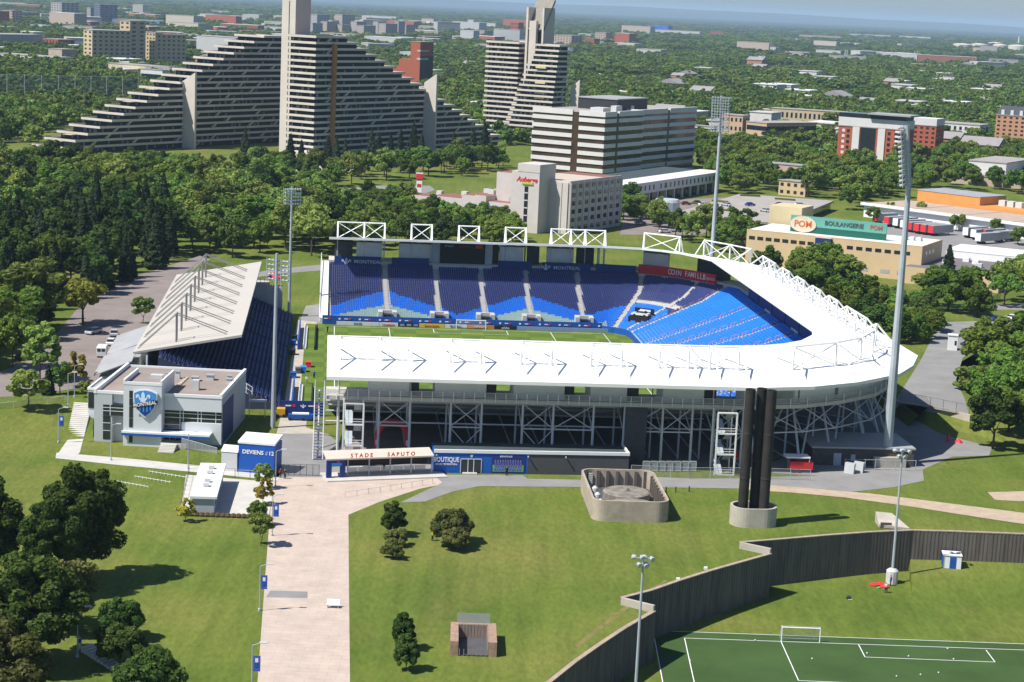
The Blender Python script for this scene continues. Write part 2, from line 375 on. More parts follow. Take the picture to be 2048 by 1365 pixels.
# ------------------------------------------------------------------ the U-shaped stand
KEY = [  # front row, inner roof edge, outer roof edge (u, w)
 ((-34.8, 53.5), (-35.3, 75), (-35.3, 97.8)), ((35, 53.5), (36, 75), (38, 98)), ((36.6, 53), (46, 73.3), (50.5, 95.5)), ((37.8, 52), (51, 70.6), (57.5, 91)),
 ((38.8, 50.3), (55.5, 66.5), (66, 83.2)), ((39.5, 48), (59, 60.5), (73, 73.5)), ((40, 45), (61, 55), (79, 63)),
 ((40, -37), (61, -47), (79.4, -56)), ((39.5, -40.5), (59.3, -53.5), (75.2, -66.5)), ((38.8, -43), (55.5, -60), (69.8, -75.4)), ((37.8, -45), (51, -64), (59.5, -84.2)),
 ((36.6, -46), (46, -66.7), (50.5, -89)), ((35, -46.6), (36, -68.4), (40, -91.4)), ((-34.8, -46.6), (-35.3, -68.4), (-35.3, -91))]
_arc = [0.0]
for a, b_ in zip(KEY, KEY[1:]):
    m0 = Vector(a[0])*.5+Vector(a[1])*.5; m1 = Vector(b_[0])*.5+Vector(b_[1])*.5; _arc.append(_arc[-1]+(m1-m0).length)
def key_at(s):                                # the three guide points at arc length s
    for i in range(len(KEY)-1):
        if s <= _arc[i+1] or i == len(KEY)-2:
            t = (s-_arc[i])/(_arc[i+1]-_arc[i]); return [Vector(KEY[i][k]).lerp(Vector(KEY[i+1][k]), t) for k in range(3)]
ARCF, ARCR0, ARCR1, ARCN0, ARCE = _arc[1], _arc[6], _arc[7], _arc[12], _arc[13]
def s_far(u): return (u+35.05)/(35.5+35.05)*ARCF       # far straight: u on the middle row -> arc
def s_near(u): return ARCE-(u+35.05)/(35.5+35.05)*(ARCE-ARCN0)
def s_right(w): return ARCR0+(50-w)/(92)*(ARCR1-ARCR0)
def pt(s, f, z):                               # f: 0 front .. 1 inner edge .. 2 outer edge
    a, b_, c = key_at(s); p = a.lerp(b_, f) if f <= 1 else b_.lerp(c, f-1); return (p.x, p.y, z)
def roof_z(f): return 19.0-3.0*(f-1)
svals = [0, ARCF*.25, ARCF*.5, ARCF*.75]+_arc[1:7]+[ARCR0+(ARCR1-ARCR0)*k/6 for k in range(1, 6)]+_arc[7:13]+[ARCN0+(ARCE-ARCN0)*k/4 for k in (1, 2, 3)]+[ARCE]
def strip(T, sv, f0, z0, f1, z1, th):
    mb = MB(T); n = len(sv)
    for s in sv:
        a = pt(s, f0, z0); b_ = pt(s, f1, z1); mb.v += [a, b_, (b_[0], b_[1], z1-th), (a[0], a[1], z0-th)]
    for i in range(n-1):
        for j in range(4): mb.f.append((4*i+j, 4*i+(j+1) % 4, 4*i+4+(j+1) % 4, 4*i+4+j))
    mb.f += [(3, 2, 1, 0), (4*n-4, 4*n-3, 4*n-2, 4*n-1)]
    return mb
TOPF = 1.45
def fg(g): d = g*31.8; return d/21.5 if d < 21.5 else 1+(d-21.5)/22.8     # share of the seating depth -> f
stand = thing('stadium_stand', 'horseshoe football stand with white cantilever roof and navy and light blue seats', 'grandstand', ST((0, -88, 0)))
strip(ST, svals, 1, 19.0, 2, 16.0, 0.35).build('roof', WHITE, stand)
strip(ST, svals, 0.985, 19.08, 1.008, 19.06, 0.55).build('roof_edge_beam', WSTEEL, stand)
strip(ST, svals, 1.992, 16.1, 2.015, 16.05, 0.6).build('gutter', WSTEEL, stand)
strip(ST, svals, TOPF, 11.7, 1.8, 11.7, 0.7).build('concourse_deck', CONCL, stand)
# stepped seating deck
NROW = 36
def rowz(i): return 1.0+i*9.6/NROW
def deck(sv, name):
    mb = MB(ST); prof = []
    for i in range(NROW): prof += [(fg(i/NROW), rowz(i)), (fg((i+1)/NROW), rowz(i))]
    prof.append((TOPF, 11.0)); n = len(prof)
    for s in sv: mb.v += [pt(s, f, z) for f, z in prof]
    for i in range(len(sv)-1):
        for j in range(n-1): mb.f.append((i*n+j, i*n+j+1, i*n+n+j+1, i*n+n+j))
    return mb.build(name, mat('row_concrete', (0.47, 0.46, 0.45), .9, .12, .8), stand)
deck(svals, 'seating_deck')
strip(ST, svals, 0.0, 1.0, 0.012, 1.0, 1.0).build('deck_front_wall', CONC, stand)
# seats
def seat_block(name, m, seats, parent, T):
    if not seats: return
    base = []
    def bx(x0, x1, y0, y1, z0, z1): base.extend([(x0,y0,z0),(x1,y0,z0),(x1,y1,z0),(x0,y1,z0),(x0,y0,z1),(x1,y0,z1),(x1,y1,z1),(x0,y1,z1)])
    bx(-.23, .23, -.12, .26, .36, .44); bx(-.23, .23, .22, .31, .38, .86)
    base = np.array(base); q = np.array([(4,5,6,7),(0,1,5,4),(1,2,6,5),(2,3,7,6),(3,0,4,7)])
    S = np.array([s[:3] for s in seats]); D = np.array([s[3:5] for s in seats])        # outward direction
    X = base[None, :, 0]*(-D[:, None, 1])*-1 + base[None, :, 1]*D[:, None, 0]
    Y = base[None, :, 0]*(D[:, None, 0])*-1 + base[None, :, 1]*D[:, None, 1]
    V = np.stack([S[:, None, 0]+X, S[:, None, 1]+Y, S[:, None, 2]+np.broadcast_to(base[None, :, 2], X.shape)], -1).reshape(-1, 3)
    c, s_ = math.cos(R_(5.8)), math.sin(R_(5.8))
    W = np.stack([-5.5+V[:, 0]*c-V[:, 1]*s_, 408.8+V[:, 0]*s_+V[:, 1]*c, V[:, 2]], -1)
    F = np.concatenate([q, q+8]); F = (F[None]+(np.arange(len(S))*16)[:, None, None]).reshape(-1, 4)
    me = bpy.data.meshes.new(name); me.from_pydata(W.tolist(), [], F.tolist()); me.materials.append(m)
    o = bpy.data.objects.new(name, me); COL.objects.link(o); o.parent = parent; o.location = -wloc(parent); o['kind'] = 'stuff'
    return o
AISLE = [s_far(u) for u in (-20.5, -7.4, 4.3, 16.0, 29.5)]+[_arc[2], _arc[4]+1.0, _arc[5]+1.5]+[s_right(w) for w in (33, 21.5, 10, -1.5, -13, -24.5, -36)]
AISLE_N = [s_near(u) for u in (-20.5, -7.4, 4.3, 16.0, 29.5)]+[_arc[8], _arc[10]]
S_NAVY, S_BLUE, S_PALE, S_RIGHT = [], [], [], []
for i in range(NROW):
    g = (i+0.55)/NROW; f = fg(g); z = rowz(i); s = 0.7
    while s < ARCE-0.6:
        a, b_, c = key_at(s); p = Vector(pt(s, f, 0)[:2]); d = (b_-a).normalized() if f < 1 else (c-b_).normalized()
        e0 = Vector(pt(s+0.3, f, 0)[:2])-Vector(pt(s, f, 0)[:2]); ds = 0.3/max(e0.length, 1e-3)*0.56
        gap = 0.75
        ok = all(abs(s-q_) > gap*ds/0.56 for q_ in AISLE+AISLE_N)
        if abs(i-17) < 1.1 and _arc[2] < s < _arc[5]: ok = False
        if ok and not (s > ARCN0+3 and rng.random() < 0.5):
            rec = (p.x, p.y, z, d.x, d.y)
            if s > _arc[5]+1.5: (S_RIGHT if s < ARCR1+4 else S_NAVY).append(rec)
            else:
                dmin = min(abs(s-q_) for q_ in (s_far(-20.5), s_far(15.8), s_far(15.8)+31))
                fb = 0.50-0.36*dmin/17+0.02*rng.random(); fp = 0.26-0.20*dmin/12.5 if s < ARCF else 0
                (S_PALE if g < fp else S_BLUE if g < fb else S_NAVY).append(rec)
        s += ds
seat_block('navy_seats', NAVY, S_NAVY, stand, ST); seat_block('light_blue_seats', BLUE, S_BLUE, stand, ST)
seat_block('pale_seats', PALE, S_PALE, stand, ST); seat_block('side_stand_seats', BLUE, S_RIGHT, stand, ST)
# aisle stairs, cross aisle, vomitories
STAIRC = mat('aisle_concrete', (0.46, 0.45, 0.44), 0.9, 0.12, 1.2)
HAND = mat('handrail_orange', (0.5, 0.2, 0.12), 0.6, 0.1, 2)
for k, s in enumerate(AISLE):
    mb = MB(ST)
    for i in range(NROW*2):
        f0, f1 = fg(i/(NROW*2)), fg((i+1)/(NROW*2)); z = rowz(i/2)+0.12
        A, B = Vector(pt(s, f0, 0)), Vector(pt(s, f1, 0)); d = (B-A).normalized(); nn = Vector((-d.y, d.x, 0))*0.62
        q_ = [A+nn, B+nn, B-nn, A-nn]; mb.add([(v.x, v.y, z-.2) for v in q_]+[(v.x, v.y, z) for v in q_], [(4,5,6,7),(0,1,5,4),(1,2,6,5),(2,3,7,6),(3,0,4,7)])
    mb.build('aisle_stair', STAIRC, stand)
    if k > 6:
        for i in range(2, NROW-2, 3): MB(ST).bar(pt(s, fg(i/NROW), rowz(i)), pt(s, fg(i/NROW), rowz(i)+1.0), 0.05, 4).bar(pt(s, fg(i/NROW), rowz(i)+1.0), pt(s, fg((i+1.6)/NROW), rowz(i+1.6)+1.0), 0.05, 4).build('handrail', HAND, stand)
for s in AISLE[:5]:
    A = Vector(pt(s, 0.0, 0)); B = Vector(pt(s, 0.2, 0)); d = (B-A).normalized(); nn = Vector((-d.y, d.x, 0))
    def loc(x, y): return A+nn*x+d*y
    Tv = lambda p, A=A, d=d, nn=nn: ST((A.x+nn.x*p[0]+d.x*p[1], A.y+nn.y*p[0]+d.y*p[1], p[2]))
    v = part('vomitory', STAIRC, stand, Tv, (-2.3, -1.2, -.1, 3.6, 0.2, 3.5), (1.2, 2.3, -.1, 3.6, 0.2, 3.5), (-1.2, 1.2, 2.6, 3.6, 2.6, 3.5))
    part('doorway', BLACK, v, Tv, (-1.19, 1.19, 0.5, 2.6, 0.2, 2.7)); part('door_board', BOARD, v, Tv, (-1.3, -1.0, -.3, .6, 0, 3.0), (1.0, 1.3, -.3, .6, 0, 3.0))
mb = MB(ST)
sv = [_arc[2]+(_arc[5]-_arc[2])*k/12 for k in range(13)]
strip(ST, sv, fg(16.2/NROW), rowz(17)+.15, fg(18/NROW), rowz(17)+.15, .3).build('cross_aisle', STAIRC, stand)
# boards behind the top row
def board(s0, s1, z0, z1, m, name, f=1.435, n=3):
    return strip(ST, [s0+(s1-s0)*k/n for k in range(n+1)], f, z1, f+0.012, z1, z1-z0).build(name, m, stand)
NAVYB = mat('navy_board', (0.012, 0.045, 0.20), 0.55, 0.1, 0.5)
for a, b_ in ((-33.6, -21.6), (-18.8, -9.2), (8.8, 17.6), (20.3, 33.0)): board(s_far(a), s_far(b_), 10.4, 12.9, NAVYB, 'parapet_board')
board(s_far(34.4), _arc[2]-.9, 10.4, 12.9, NAVYB, 'parapet_board')
def far_text(txt, u, z, size, m, **k): return lettering(txt, size, ST, (u, 84.8, z), m, stand, **k)
GREYL = mat('pale_lettering', (0.55, 0.6, 0.66), 0.6, 0.05, 1); WLET = mat('white_lettering', (0.8, 0.8, 0.8), 0.6, 0.03, 1)
FLEUR = [(0, 1), (.16, .72), (.17, .35), (.3, .45), (.34, .66), (.52, .74), (.66, .6), (.62, .36), (.5, .34), (.5, .48), (.42, .5), (.36, .3), (.2, .12), (.2, 0)]
FLEUR = FLEUR+[(-x, y) for x, y in reversed(FLEUR[1:])]
def fleur(T, x, y, z, sc, m, parent): return face_poly([(x+a*sc, z+b_*sc) for a, b_ in FLEUR], T, y, m, parent, 'fleur_de_lis', 0.03)
for u in (-30.7, 22.3):
    far_text('MONTREAL', u+5.7, 11.5, 1.25, GREYL, sx=1.12, bold=.02); fleur(ST, u, 84.81, 10.7, 1.9, GREYL, stand)
# scoreboard
CAB = mat('cabinet_grey', (0.40, 0.44, 0.47), 0.6, 0.08, 0.6)
part('scoreboard_cabinet', CAB, stand, ST, (-8.0, 8.0, 86.0, 87.6, 10.6, 17.2))
part('scoreboard_screen', BLACK, stand, ST, (-6.0, 6.0, 85.7, 86.05, 11.2, 17.1))
part('sponsor_board', mat('sponsor_board_grey', (0.5, 0.54, 0.58), 0.6, 0.05, 1), stand, ST, (-7.8, 7.8, 84.3, 84.6, 9.5, 11.4))
lettering('STADE', 0.8, ST, (-3.6, 85.65, 16.3), GREYL, stand); lettering('SAPUTO', 0.8, ST, (.4, 85.65, 16.3), RED, stand); part('red_panel', RED, stand, ST, (3.4, 5.2, 85.6, 85.68, 15.9, 16.8))
lettering('KIA', 0.9, ST, (0, 84.26, 10.45), DKST, stand, sx=1.3); lettering('VISTA', 0.6, ST, (-5.0, 84.26, 10.45), BOARD, stand); lettering('JUSTE', 0.6, ST, (5.4, 84.26, 10.45), mat('olive_letter', (.35, .4, .1)), stand)
mb = MB(ST)
for k in range(20):
    t0, t1 = k/20*6.283, (k+1)/20*6.283; mb.bar((1.45*math.cos(t0), 84.26, 10.45+.6*math.sin(t0)), (1.45*math.cos(t1), 84.26, 10.45+.6*math.sin(t1)), .05, 4)
mb.build('oval_emblem', DKST, stand)
# family corner panel
sfam = [_arc[2]-0.5+(_arc[5]+0.2-_arc[2])*k/8 for k in range(9)]
strip(ST, sfam, 1.415, 13.5, 1.43, 13.5, 2.5).build('family_corner_board', RED, stand)
strip(ST, sfam, 1.41, 11.0, 1.44, 11.0, 0.7).build('family_corner_sill', CONCL, stand)
def walk(s0, dist):                            # arc value a given distance further along the board
    p = Vector(pt(s0, 1.41, 0)); s_ = s0
    while (Vector(pt(s_, 1.41, 0))-p).length < dist: s_ += .02
    return s_
def curved_text(txt, s0, adv, size, **k):
    for j, ch in enumerate(txt):
        if ch == ' ': continue
        sp = walk(s0, adv*j); a, b_ = Vector(pt(sp-.2, 1.41, 0)[:2]), Vector(pt(sp+.2, 1.41, 0)[:2]); p = (a+b_)/2
        lettering(ch, size, ST, (p.x, p.y-.05, 12.3), WLET, stand, rz=math.degrees(math.atan2(b_.y-a.y, b_.x-a.x)), **k)
L_ = 0; s_ = sfam[0]; tot = sum((Vector(pt(a, 1.41, 0))-Vector(pt(b_, 1.41, 0))).length for a, b_ in zip(sfam, sfam[1:]))
curved_text('COIN FAMILLE', walk(sfam[0], tot*.36), 1.02, 2.0, sx=.8, bold=.03); curved_text('Saputo', walk(sfam[0], tot*.82), .66, 1.35, shear=.3, sx=.85)
# dark back boards of the side stand
for w0, w1 in ((40, 30.5), (29.5, 19), (18, 8), (7, -3), (-4, -14), (-15, -25), (-26, -36)): board(s_right(w0), s_right(w1), 10.4, 13.4, BOARDD, 'parapet_board')
for w0 in (24, 2, -20): board(s_right(w0), s_right(w0-5), 10.8, 11.3, GREYL, 'parapet_strip', f=1.42)
# concourse rooms
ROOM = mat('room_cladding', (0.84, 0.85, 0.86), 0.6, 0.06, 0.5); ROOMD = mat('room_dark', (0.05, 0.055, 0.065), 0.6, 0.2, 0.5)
def room(s0, s1, m, nm='concourse_room', f0=1.56, f1=1.73, n=2, top=16.3):
    sv = [s0+(s1-s0)*k/n for k in range(n+1)]; return strip(ST, sv, f0, top, f1, top, top-11.7).build(nm, m, stand)
for u0, u1 in ((-28, -21.3), (-17, -8.4), (-3.8, 4.8), (9.2, 15.4), (21.6, 28.6), (35.5, 41)):
    room(s_near(u0), s_near(u1), ROOM); room(s_far(u0), s_far(min(u1, 35)), ROOM)
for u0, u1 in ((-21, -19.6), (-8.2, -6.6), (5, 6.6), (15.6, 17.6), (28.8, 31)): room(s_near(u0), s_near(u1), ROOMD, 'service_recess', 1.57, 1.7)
for a, b_ in ((7.05, 7.95), (8.0, 8.95), (9.0, 9.9), (10.0, 10.95), (11.0, 11.9)):
    k0 = int(a); room(_arc[k0]+(_arc[k0+1]-_arc[k0])*(a-k0), min(_arc[k0]+(_arc[k0+1]-_arc[k0])*(b_-k0), _arc[k0+1]), ROOM)
for w0 in (36, 22, 8, -6, -20, -34): room(s_right(w0), s_right(w0-9), ROOM)
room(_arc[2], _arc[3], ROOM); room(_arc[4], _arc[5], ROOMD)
for u0, u1 in ((-33.6, -29), (-8, -4.4), (5, 9), (16.4, 19.6), (29.4, 34)): room(s_far(u0), s_far(u1), ROOMD, 'interior_shade_wall', 1.6, 1.73)  # back wall pieces, near-black colour standing for the shaded concourse interior
# masts and stays on the roof
MU = [-33.1, -26.1, -20.7, -13.6, -8.2, -1.0, 4.4, 11.5, 17.0, 23.8, 29.1, 33.0, 38.2]
PAIR = [(0, 1), (1, 2), (3, 4), (5, 6), (7, 8), (9, 10), (10, 11), (11, 12)]
def mast_set(slist, pairs):
    for s in slist:
        top = Vector(pt(s, 1.6, 21.5)); mb = MB(ST)
        mb.bar(pt(s, 1.6, 17.1), top, 0.24, 6); m_ = mb.build('roof_mast', WSTEEL, stand)
        d = Vector(pt(s, 1.9, 0))-Vector(pt(s, 1.2, 0)); n_ = Vector((-d.y, d.x, 0)).normalized()*0.16
        for f, nm in ((1.31, 'stay'), (1.84, 'stay')):
            mb = MB(ST); mb.bar(top, pt(s, f, roof_z(f)+.02), 0.19, 5); mb.build(nm, WSTEEL, m_)
    for i, j in pairs:
        a, b_ = slist[i], slist[j]
        m_ = MB(ST).bar(pt(a, 1.6, 21.4), pt(b_, 1.6, 21.4), 0.18, 5).build('tie_tube', WSTEEL, stand)
        MB(ST).bar(pt(a, 1.6, 21.3), pt(b_, 1.6, 17.2), 0.10, 4).bar(pt(b_, 1.6, 21.3), pt(a, 1.6, 17.2), 0.10, 4).build('cross_brace', WSTEEL, m_)
def s_mast_far(u): return (u+35.3)/(37.2+35.3)*ARCF if u < 37 else ARCF+.6
def s_mast_near(u): return ARCE-(u+35.3)/(38.4+35.3)*(ARCE-ARCN0)
mast_set([s_mast_far(u) for u in MU], PAIR); mast_set([s_mast_near(u) for u in MU], PAIR)
cf = [_arc[2], (_arc[3]+_arc[4])/2-.6, _arc[4]+.8, _arc[5]+.6, _arc[6]]; mast_set(cf, [(0, 1), (2, 3), (3, 4)])
cn = [_arc[7], _arc[8]-.6, _arc[9]-.4, (_arc[10]+_arc[9])/2+1, _arc[11]]; mast_set(cn, [(0, 1), (1, 2), (2, 3), (3, 4)])
mast_set([s_right(w) for w in (39, 33.6, 28.2, 22, 16.6, 10.4, 5, -1.2, -6.6, -12.8, -18.2, -24.4, -29.8, -36)], [(0, 1), (1, 2), (3, 4), (5, 6), (7, 8), (9, 10), (11, 12), (12, 13)])
# columns, braces and beams behind the stand
def leg_row(slist, pairs, lean=0.0):
    for s in slist:
        c = MB(ST).bar(pt(s, 1.76, 0), pt(s, 1.76-lean*.1, 11.0), 0.26, 8, 0.2).bar(pt(s, 1.72, 11.7), pt(s, 1.72, roof_z(1.72)-.3), 0.15, 6).build('column', STEEL, stand)
        MB(ST).bar(pt(s, 1.48, 0), pt(s, 1.48, 11.0), 0.2, 6).bar(pt(s, 1.48, 11.7), pt(s, 1.48, roof_z(1.48)-.3), 0.12, 6).build('column', STEEL, stand)
        MB(ST).bar(pt(s, 1.76, 6.2), pt(s, 1.48, 10.9), 0.12, 5).bar(pt(s, 1.48, 0.2), pt(s, .4, 2.6), 0.16, 5).bar(pt(s, 1.48, 8.6), pt(s, .55, 3.4), 0.12, 5).build('raker', STEEL, c)
    for i, j, lo in pairs:
        a, b_ = slist[i], slist[j]
        m_ = MB(ST).bar(pt(a, 1.76, 6.4), pt(b_, 1.76, 6.4), 0.14, 5).build('beam', STEEL, stand)
        MB(ST).bar(pt(a, 1.76, 6.5), pt(b_, 1.76, 10.9), 0.09, 4).bar(pt(b_, 1.76, 6.5), pt(a, 1.76, 10.9), 0.09, 4).build('cross_brace', STEEL, m_)
        if lo: MB(ST).bar(pt(a, 1.76, .3), pt(b_, 1.76, 6.3), 0.09, 4).bar(pt(b_, 1.76, .3), pt(a, 1.76, 6.3), 0.09, 4).build('lower_brace', STEEL, m_)
leg_row([s_mast_near(u) for u in MU], [(1, 2, 0), (3, 4, 1), (5, 6, 1), (6, 7, 0), (8, 9, 0), (9, 10, 0), (11, 12, 1)])
leg_row([s_mast_far(u) for u in MU], [(1, 2, 0), (3, 4, 0), (5, 6, 0), (7, 8, 0), (9, 10, 0)])
cl = [_arc[12]-1.5, _arc[11]-.5, _arc[10], _arc[9], _arc[8], _arc[7]]
leg_row(cl, [(0, 1, 0), (1, 2, 0), (2, 3, 0), (3, 4, 0), (4, 5, 0)], 2)
leg_row([s_right(w) for w in (38, 26, 14, 2, -10, -22, -34)], [(0, 1, 0), (2, 3, 0), (4, 5, 0)])
for k in range(5):
    MB(ST).bar(pt(cl[k], 1.76, 0), pt(cl[k+1], 1.45, 10.9), 0.2, 6).build('inclined_column', STEEL, stand)
# beams seen in the dark under the deck
for f, z in ((1.6, 9.9), (1.6, 6.2), (1.2, 7.2), (.9, 4.6)):
    mb = MB(ST); sv = [ARCN0+(ARCE-ARCN0)*k/6 for k in range(7)]
    mb.path([pt(s, f, z) for s in sv], 0.16, 5).build('floor_beam', STEEL, stand)
# walkway railing
RAILP = mat('rail_mesh', (0.42, 0.44, 0.46), 0.6, 0.05, 1, alpha=0.45)
sr = [s for s in svals if s >= _arc[7]-30]
for z, r in ((12.85, .05), (11.95, .04)):
    MB(ST).path([pt(s, 1.8, z) for s in sr], r, 4).build('top_rail' if z > 12.5 else 'foot_rail', STEEL, stand)
mb = MB(ST)
for s in sr: mb.v += [pt(s, 1.795, 11.95), pt(s, 1.795, 12.8)]
mb.f = [(2*i, 2*i+2, 2*i+3, 2*i+1) for i in range(len(sr)-1)]; mb.build('rail_mesh', RAILP, stand)
pm = MB().box(-.06, .06, -.06, .06, -.55, 1.2).mesh('rail_post'); pm.materials.append(WSTEEL)
s = ARCE
while s > _arc[7]-25:
    p = ST(pt(s, 1.805, 11.7)); child('rail_post', pm, stand, p); s -= 1.75
# stair towers, lift shaft, wall ends
def stair_tower(u0, u1, w0, w1, h, nm='stair_tower'):
    mb = MB(ST)
    for u in (u0, u1):
        for w in (w0, w1): mb.box(u-.13, u+.13, w-.13, w+.13, 0, h)
    o = mb.build(nm, WSTEEL, stand)
    nlev = 3
    for k in range(nlev+1):
        z = h*k/nlev
        MB(ST).box(u0, u1, w0-.05, w0+.3, z-.12, z+.12).build('landing_beam', WSTEEL, o)
        if k < nlev:
            z1 = h*(k+1)/nlev; um = (u0+u1)/2
            MB(ST).add([(u0+.3, w0+.5, z), (um-.1, w0+.5, z), (um-.1, w1-.3, (z+z1)/2), (u0+.3, w1-.3, (z+z1)/2)], [(0,1,2,3)]).add([(um+.1, w1-.3, (z+z1)/2), (u1-.3, w1-.3, (z+z1)/2), (u1-.3, w0+.5, z1), (um+.1, w0+.5, z1)], [(0,1,2,3)]).build('stair_flight', GALV, o)
            mb = MB(ST)
            for zz in (z+1.0, z+.55): mb.bar((u0, w0, zz), (u1, w0, zz), .035, 4)
            mb.bar((u0+.3, w0+.4, z+1), (u0+.3, w1-.3, (z+z1)/2+1), .04, 4); mb.build('stair_rail', WSTEEL, o)
stair_tower(-32.2, -28.8, -90.3, -86.6, 11.2); stair_tower(33.2, 36.6, -91, -86.8, 11.2)
part('lift_shaft', mat('charcoal_cladding', (0.055, 0.055, 0.06), 0.7, 0.2, 0.5), stand, ST, (17.6, 21.4, -86.6, -82, 0, 11.0))
# left end stair of the near part and its side wall rails
mb = MB(ST)
for k in range(24): mb.box(-37.2, -35.7, -86+k*.62, -85.4+k*.62, 0.4*k+.1, .4*k+.16)
mb.build('end_stair', mat('stair_tread', (.10, .12, .2), .8, .1, 1), stand, stuff=True)
mb = MB(ST)
for u in (-37.3, -35.6):
    mb.bar((u, -86, 1.2), (u, -70.6, 11.2), .04, 4); mb.bar((u, -86, .1), (u, -70.6, 10), .1, 4)
mb.build('end_stair_rail', STEEL, stand, stuff=True)
for a_, c_ in (((-36.5, -78, 0), (-36.5, -71, 9.5)), ((-36.5, -66, 0), (-36.5, -72, 9.5)), ((-36.5, -84, 0), (-36.5, -77, 6))): MB(ST).bar(a_, c_, .16, 5).build('inclined_column', STEEL, stand)
part('end_wall', STAIRC, stand, ST, (-37.3, -35.5, 54, 85, 0.0, 0.6)); 
mb = MB(ST); mb.add([(-37.2, 53.5, 0), (-37.2, 86, 0), (-37.2, 86, 11.4), (-37.2, 53.5, 1.6), (-35.2, 53.5, 0), (-35.2, 86, 0), (-35.2, 86, 11.4), (-35.2, 53.5, 1.6)], [(0,1,2,3),(4,5,6,7),(0,1,5,4),(1,2,6,5),(2,3,7,6),(3,0,4,7)])
mb.build('end_stair_wall', mat('pale_cladding', (0.62, 0.63, 0.66), 0.6, .05, .6), stand)
MB(ST).bar((-37.2, 53.5, 1.6), (-37.2, 86, 12.4), .12, 4).bar((-37.2, 86, 11), (-37.2, 86, 13.5), .12, 4).build('end_rail', WSTEEL, stand)
# lamps under the far roof
mb0 = MB(ST).box(-.5, .5, -.2, .2, -.2, 0)
LAMPW = mat('lamp_cover', (0.75, 0.73, 0.66), 0.5, 0.05, 1)
for u in (-28, -23.5, -17.5, -12, 9.5, 14, 19, 25, 31, 37): part('roof_lamp', LAMPW, stand, ST, (u-.6, u+.6, 76.8, 77.2, 18.1, 18.4))
# ------------------------------------------------------------------ pitch
def pitch_material():
    m = mat('pitch_grass', (0.105, 0.160, 0.028), 0.9, 0.1, 0.5, spec=0.1); nt = m.node_tree; n = nt.nodes; l = nt.links
    b = n['Principled BSDF']; src = b.inputs['Base Color'].links[0].from_socket
    tc = n.new('ShaderNodeTexCoord'); mp = n.new('ShaderNodeMapping'); mp.inputs['Rotation'].default_value = (0, 0, R_(-5.8)); l.new(tc.outputs['Object'], mp.inputs[0])
    ck = n.new('ShaderNodeTexChecker'); ck.inputs['Scale'].default_value = 0.18; ck.inputs[1].default_value = (1.12, 1.1, 1.0, 1); ck.inputs[2].default_value = (.84, .88, .9, 1); l.new(mp.outputs[0], ck.inputs[0])
    x = n.new('ShaderNodeMix'); x.data_type = 'RGBA'; x.blend_type = 'MULTIPLY'; x.inputs[0].default_value = 1
    l.new(src, x.inputs[6]); l.new(ck.outputs[0], x.inputs[7]); l.new(x.outputs[2], b.inputs['Base Color']); return m
struct(MB(ST).flat([(-40.5, -50), (39, -50), (39, 53.3), (-40.5, 53.3)], 0.05).build('pitch', pitch_material()))
mb = MB(ST)
def mk(u0, u1, w0, w1): mb.add([(u0, w0, .08), (u1, w0, .08), (u1, w1, .08), (u0, w1, .08)], [(0, 1, 2, 3)])
mk(-33.6, 33.6, 50.3, 50.45); mk(-33.6, 33.6, -46.6, -46.45); mk(-33.6, -33.45, -46.6, 50.4); mk(33.45, 33.6, -46.6, 50.4); mk(-33.6, 33.6, 1.8, 1.95)
for s_, w in ((-1, 50.4), (1, -46.5)):
    w2 = w+s_*16.5; a, c = sorted((w, w2)); mk(-20.2, 20.2, w2, w2+.15); mk(-20.2, -20.05, a, c); mk(20.05, 20.2, a, c)
    w2 = w+s_*5.5; a, c = sorted((w, w2)); mk(-9.2, 9.2, w2, w2+.15); mk(-9.2, -9.05, a, c); mk(9.05, 9.2, a, c)
struct(mb.build('pitch_markings', WPAINT))
def goal(T, loc_, w, h, d, name, label):
    g = thing(name, label, 'goal', T(loc_)); x, y, z = loc_
    MB(T).bar((x-w/2, y, z), (x-w/2, y, z+h), .09, 6).bar((x+w/2, y, z), (x+w/2, y, z+h), .09, 6).bar((x-w/2, y, z+h), (x+w/2, y, z+h), .09, 6).build('goal_frame', WPAINT, g)
    mb = MB(T)
    for sx in (-w/2, w/2): mb.bar((x+sx, y, z+h), (x+sx, y+d*.5, z+h), .03, 4).bar((x+sx, y+d*.5, z+h), (x+sx, y+d, z), .03, 4)
    mb.bar((x-w/2, y+d, z+.03), (x+w/2, y+d, z+.03), .04, 4); mb.build('net_support', WPAINT, g)
    mb = MB(T)
    for k in range(25): xx = x-w/2+w*k/24; mb.bar((xx, y+d*.5, z+h), (xx, y+d, z), .012, 3, cap=False)
    for k in range(9): t = k/8; mb.bar((x-w/2, y+d*(.5+.5*t), z+h*(1-t)), (x+w/2, y+d*(.5+.5*t), z+h*(1-t)), .012, 3, cap=False)
    mb.build('net', WPAINT, g); return g
goal(ST, (0.3, 50.4, .05), 7.32, 2.44, 2.0, 'football_goal', 'white football goal at the far end of the stadium pitch')
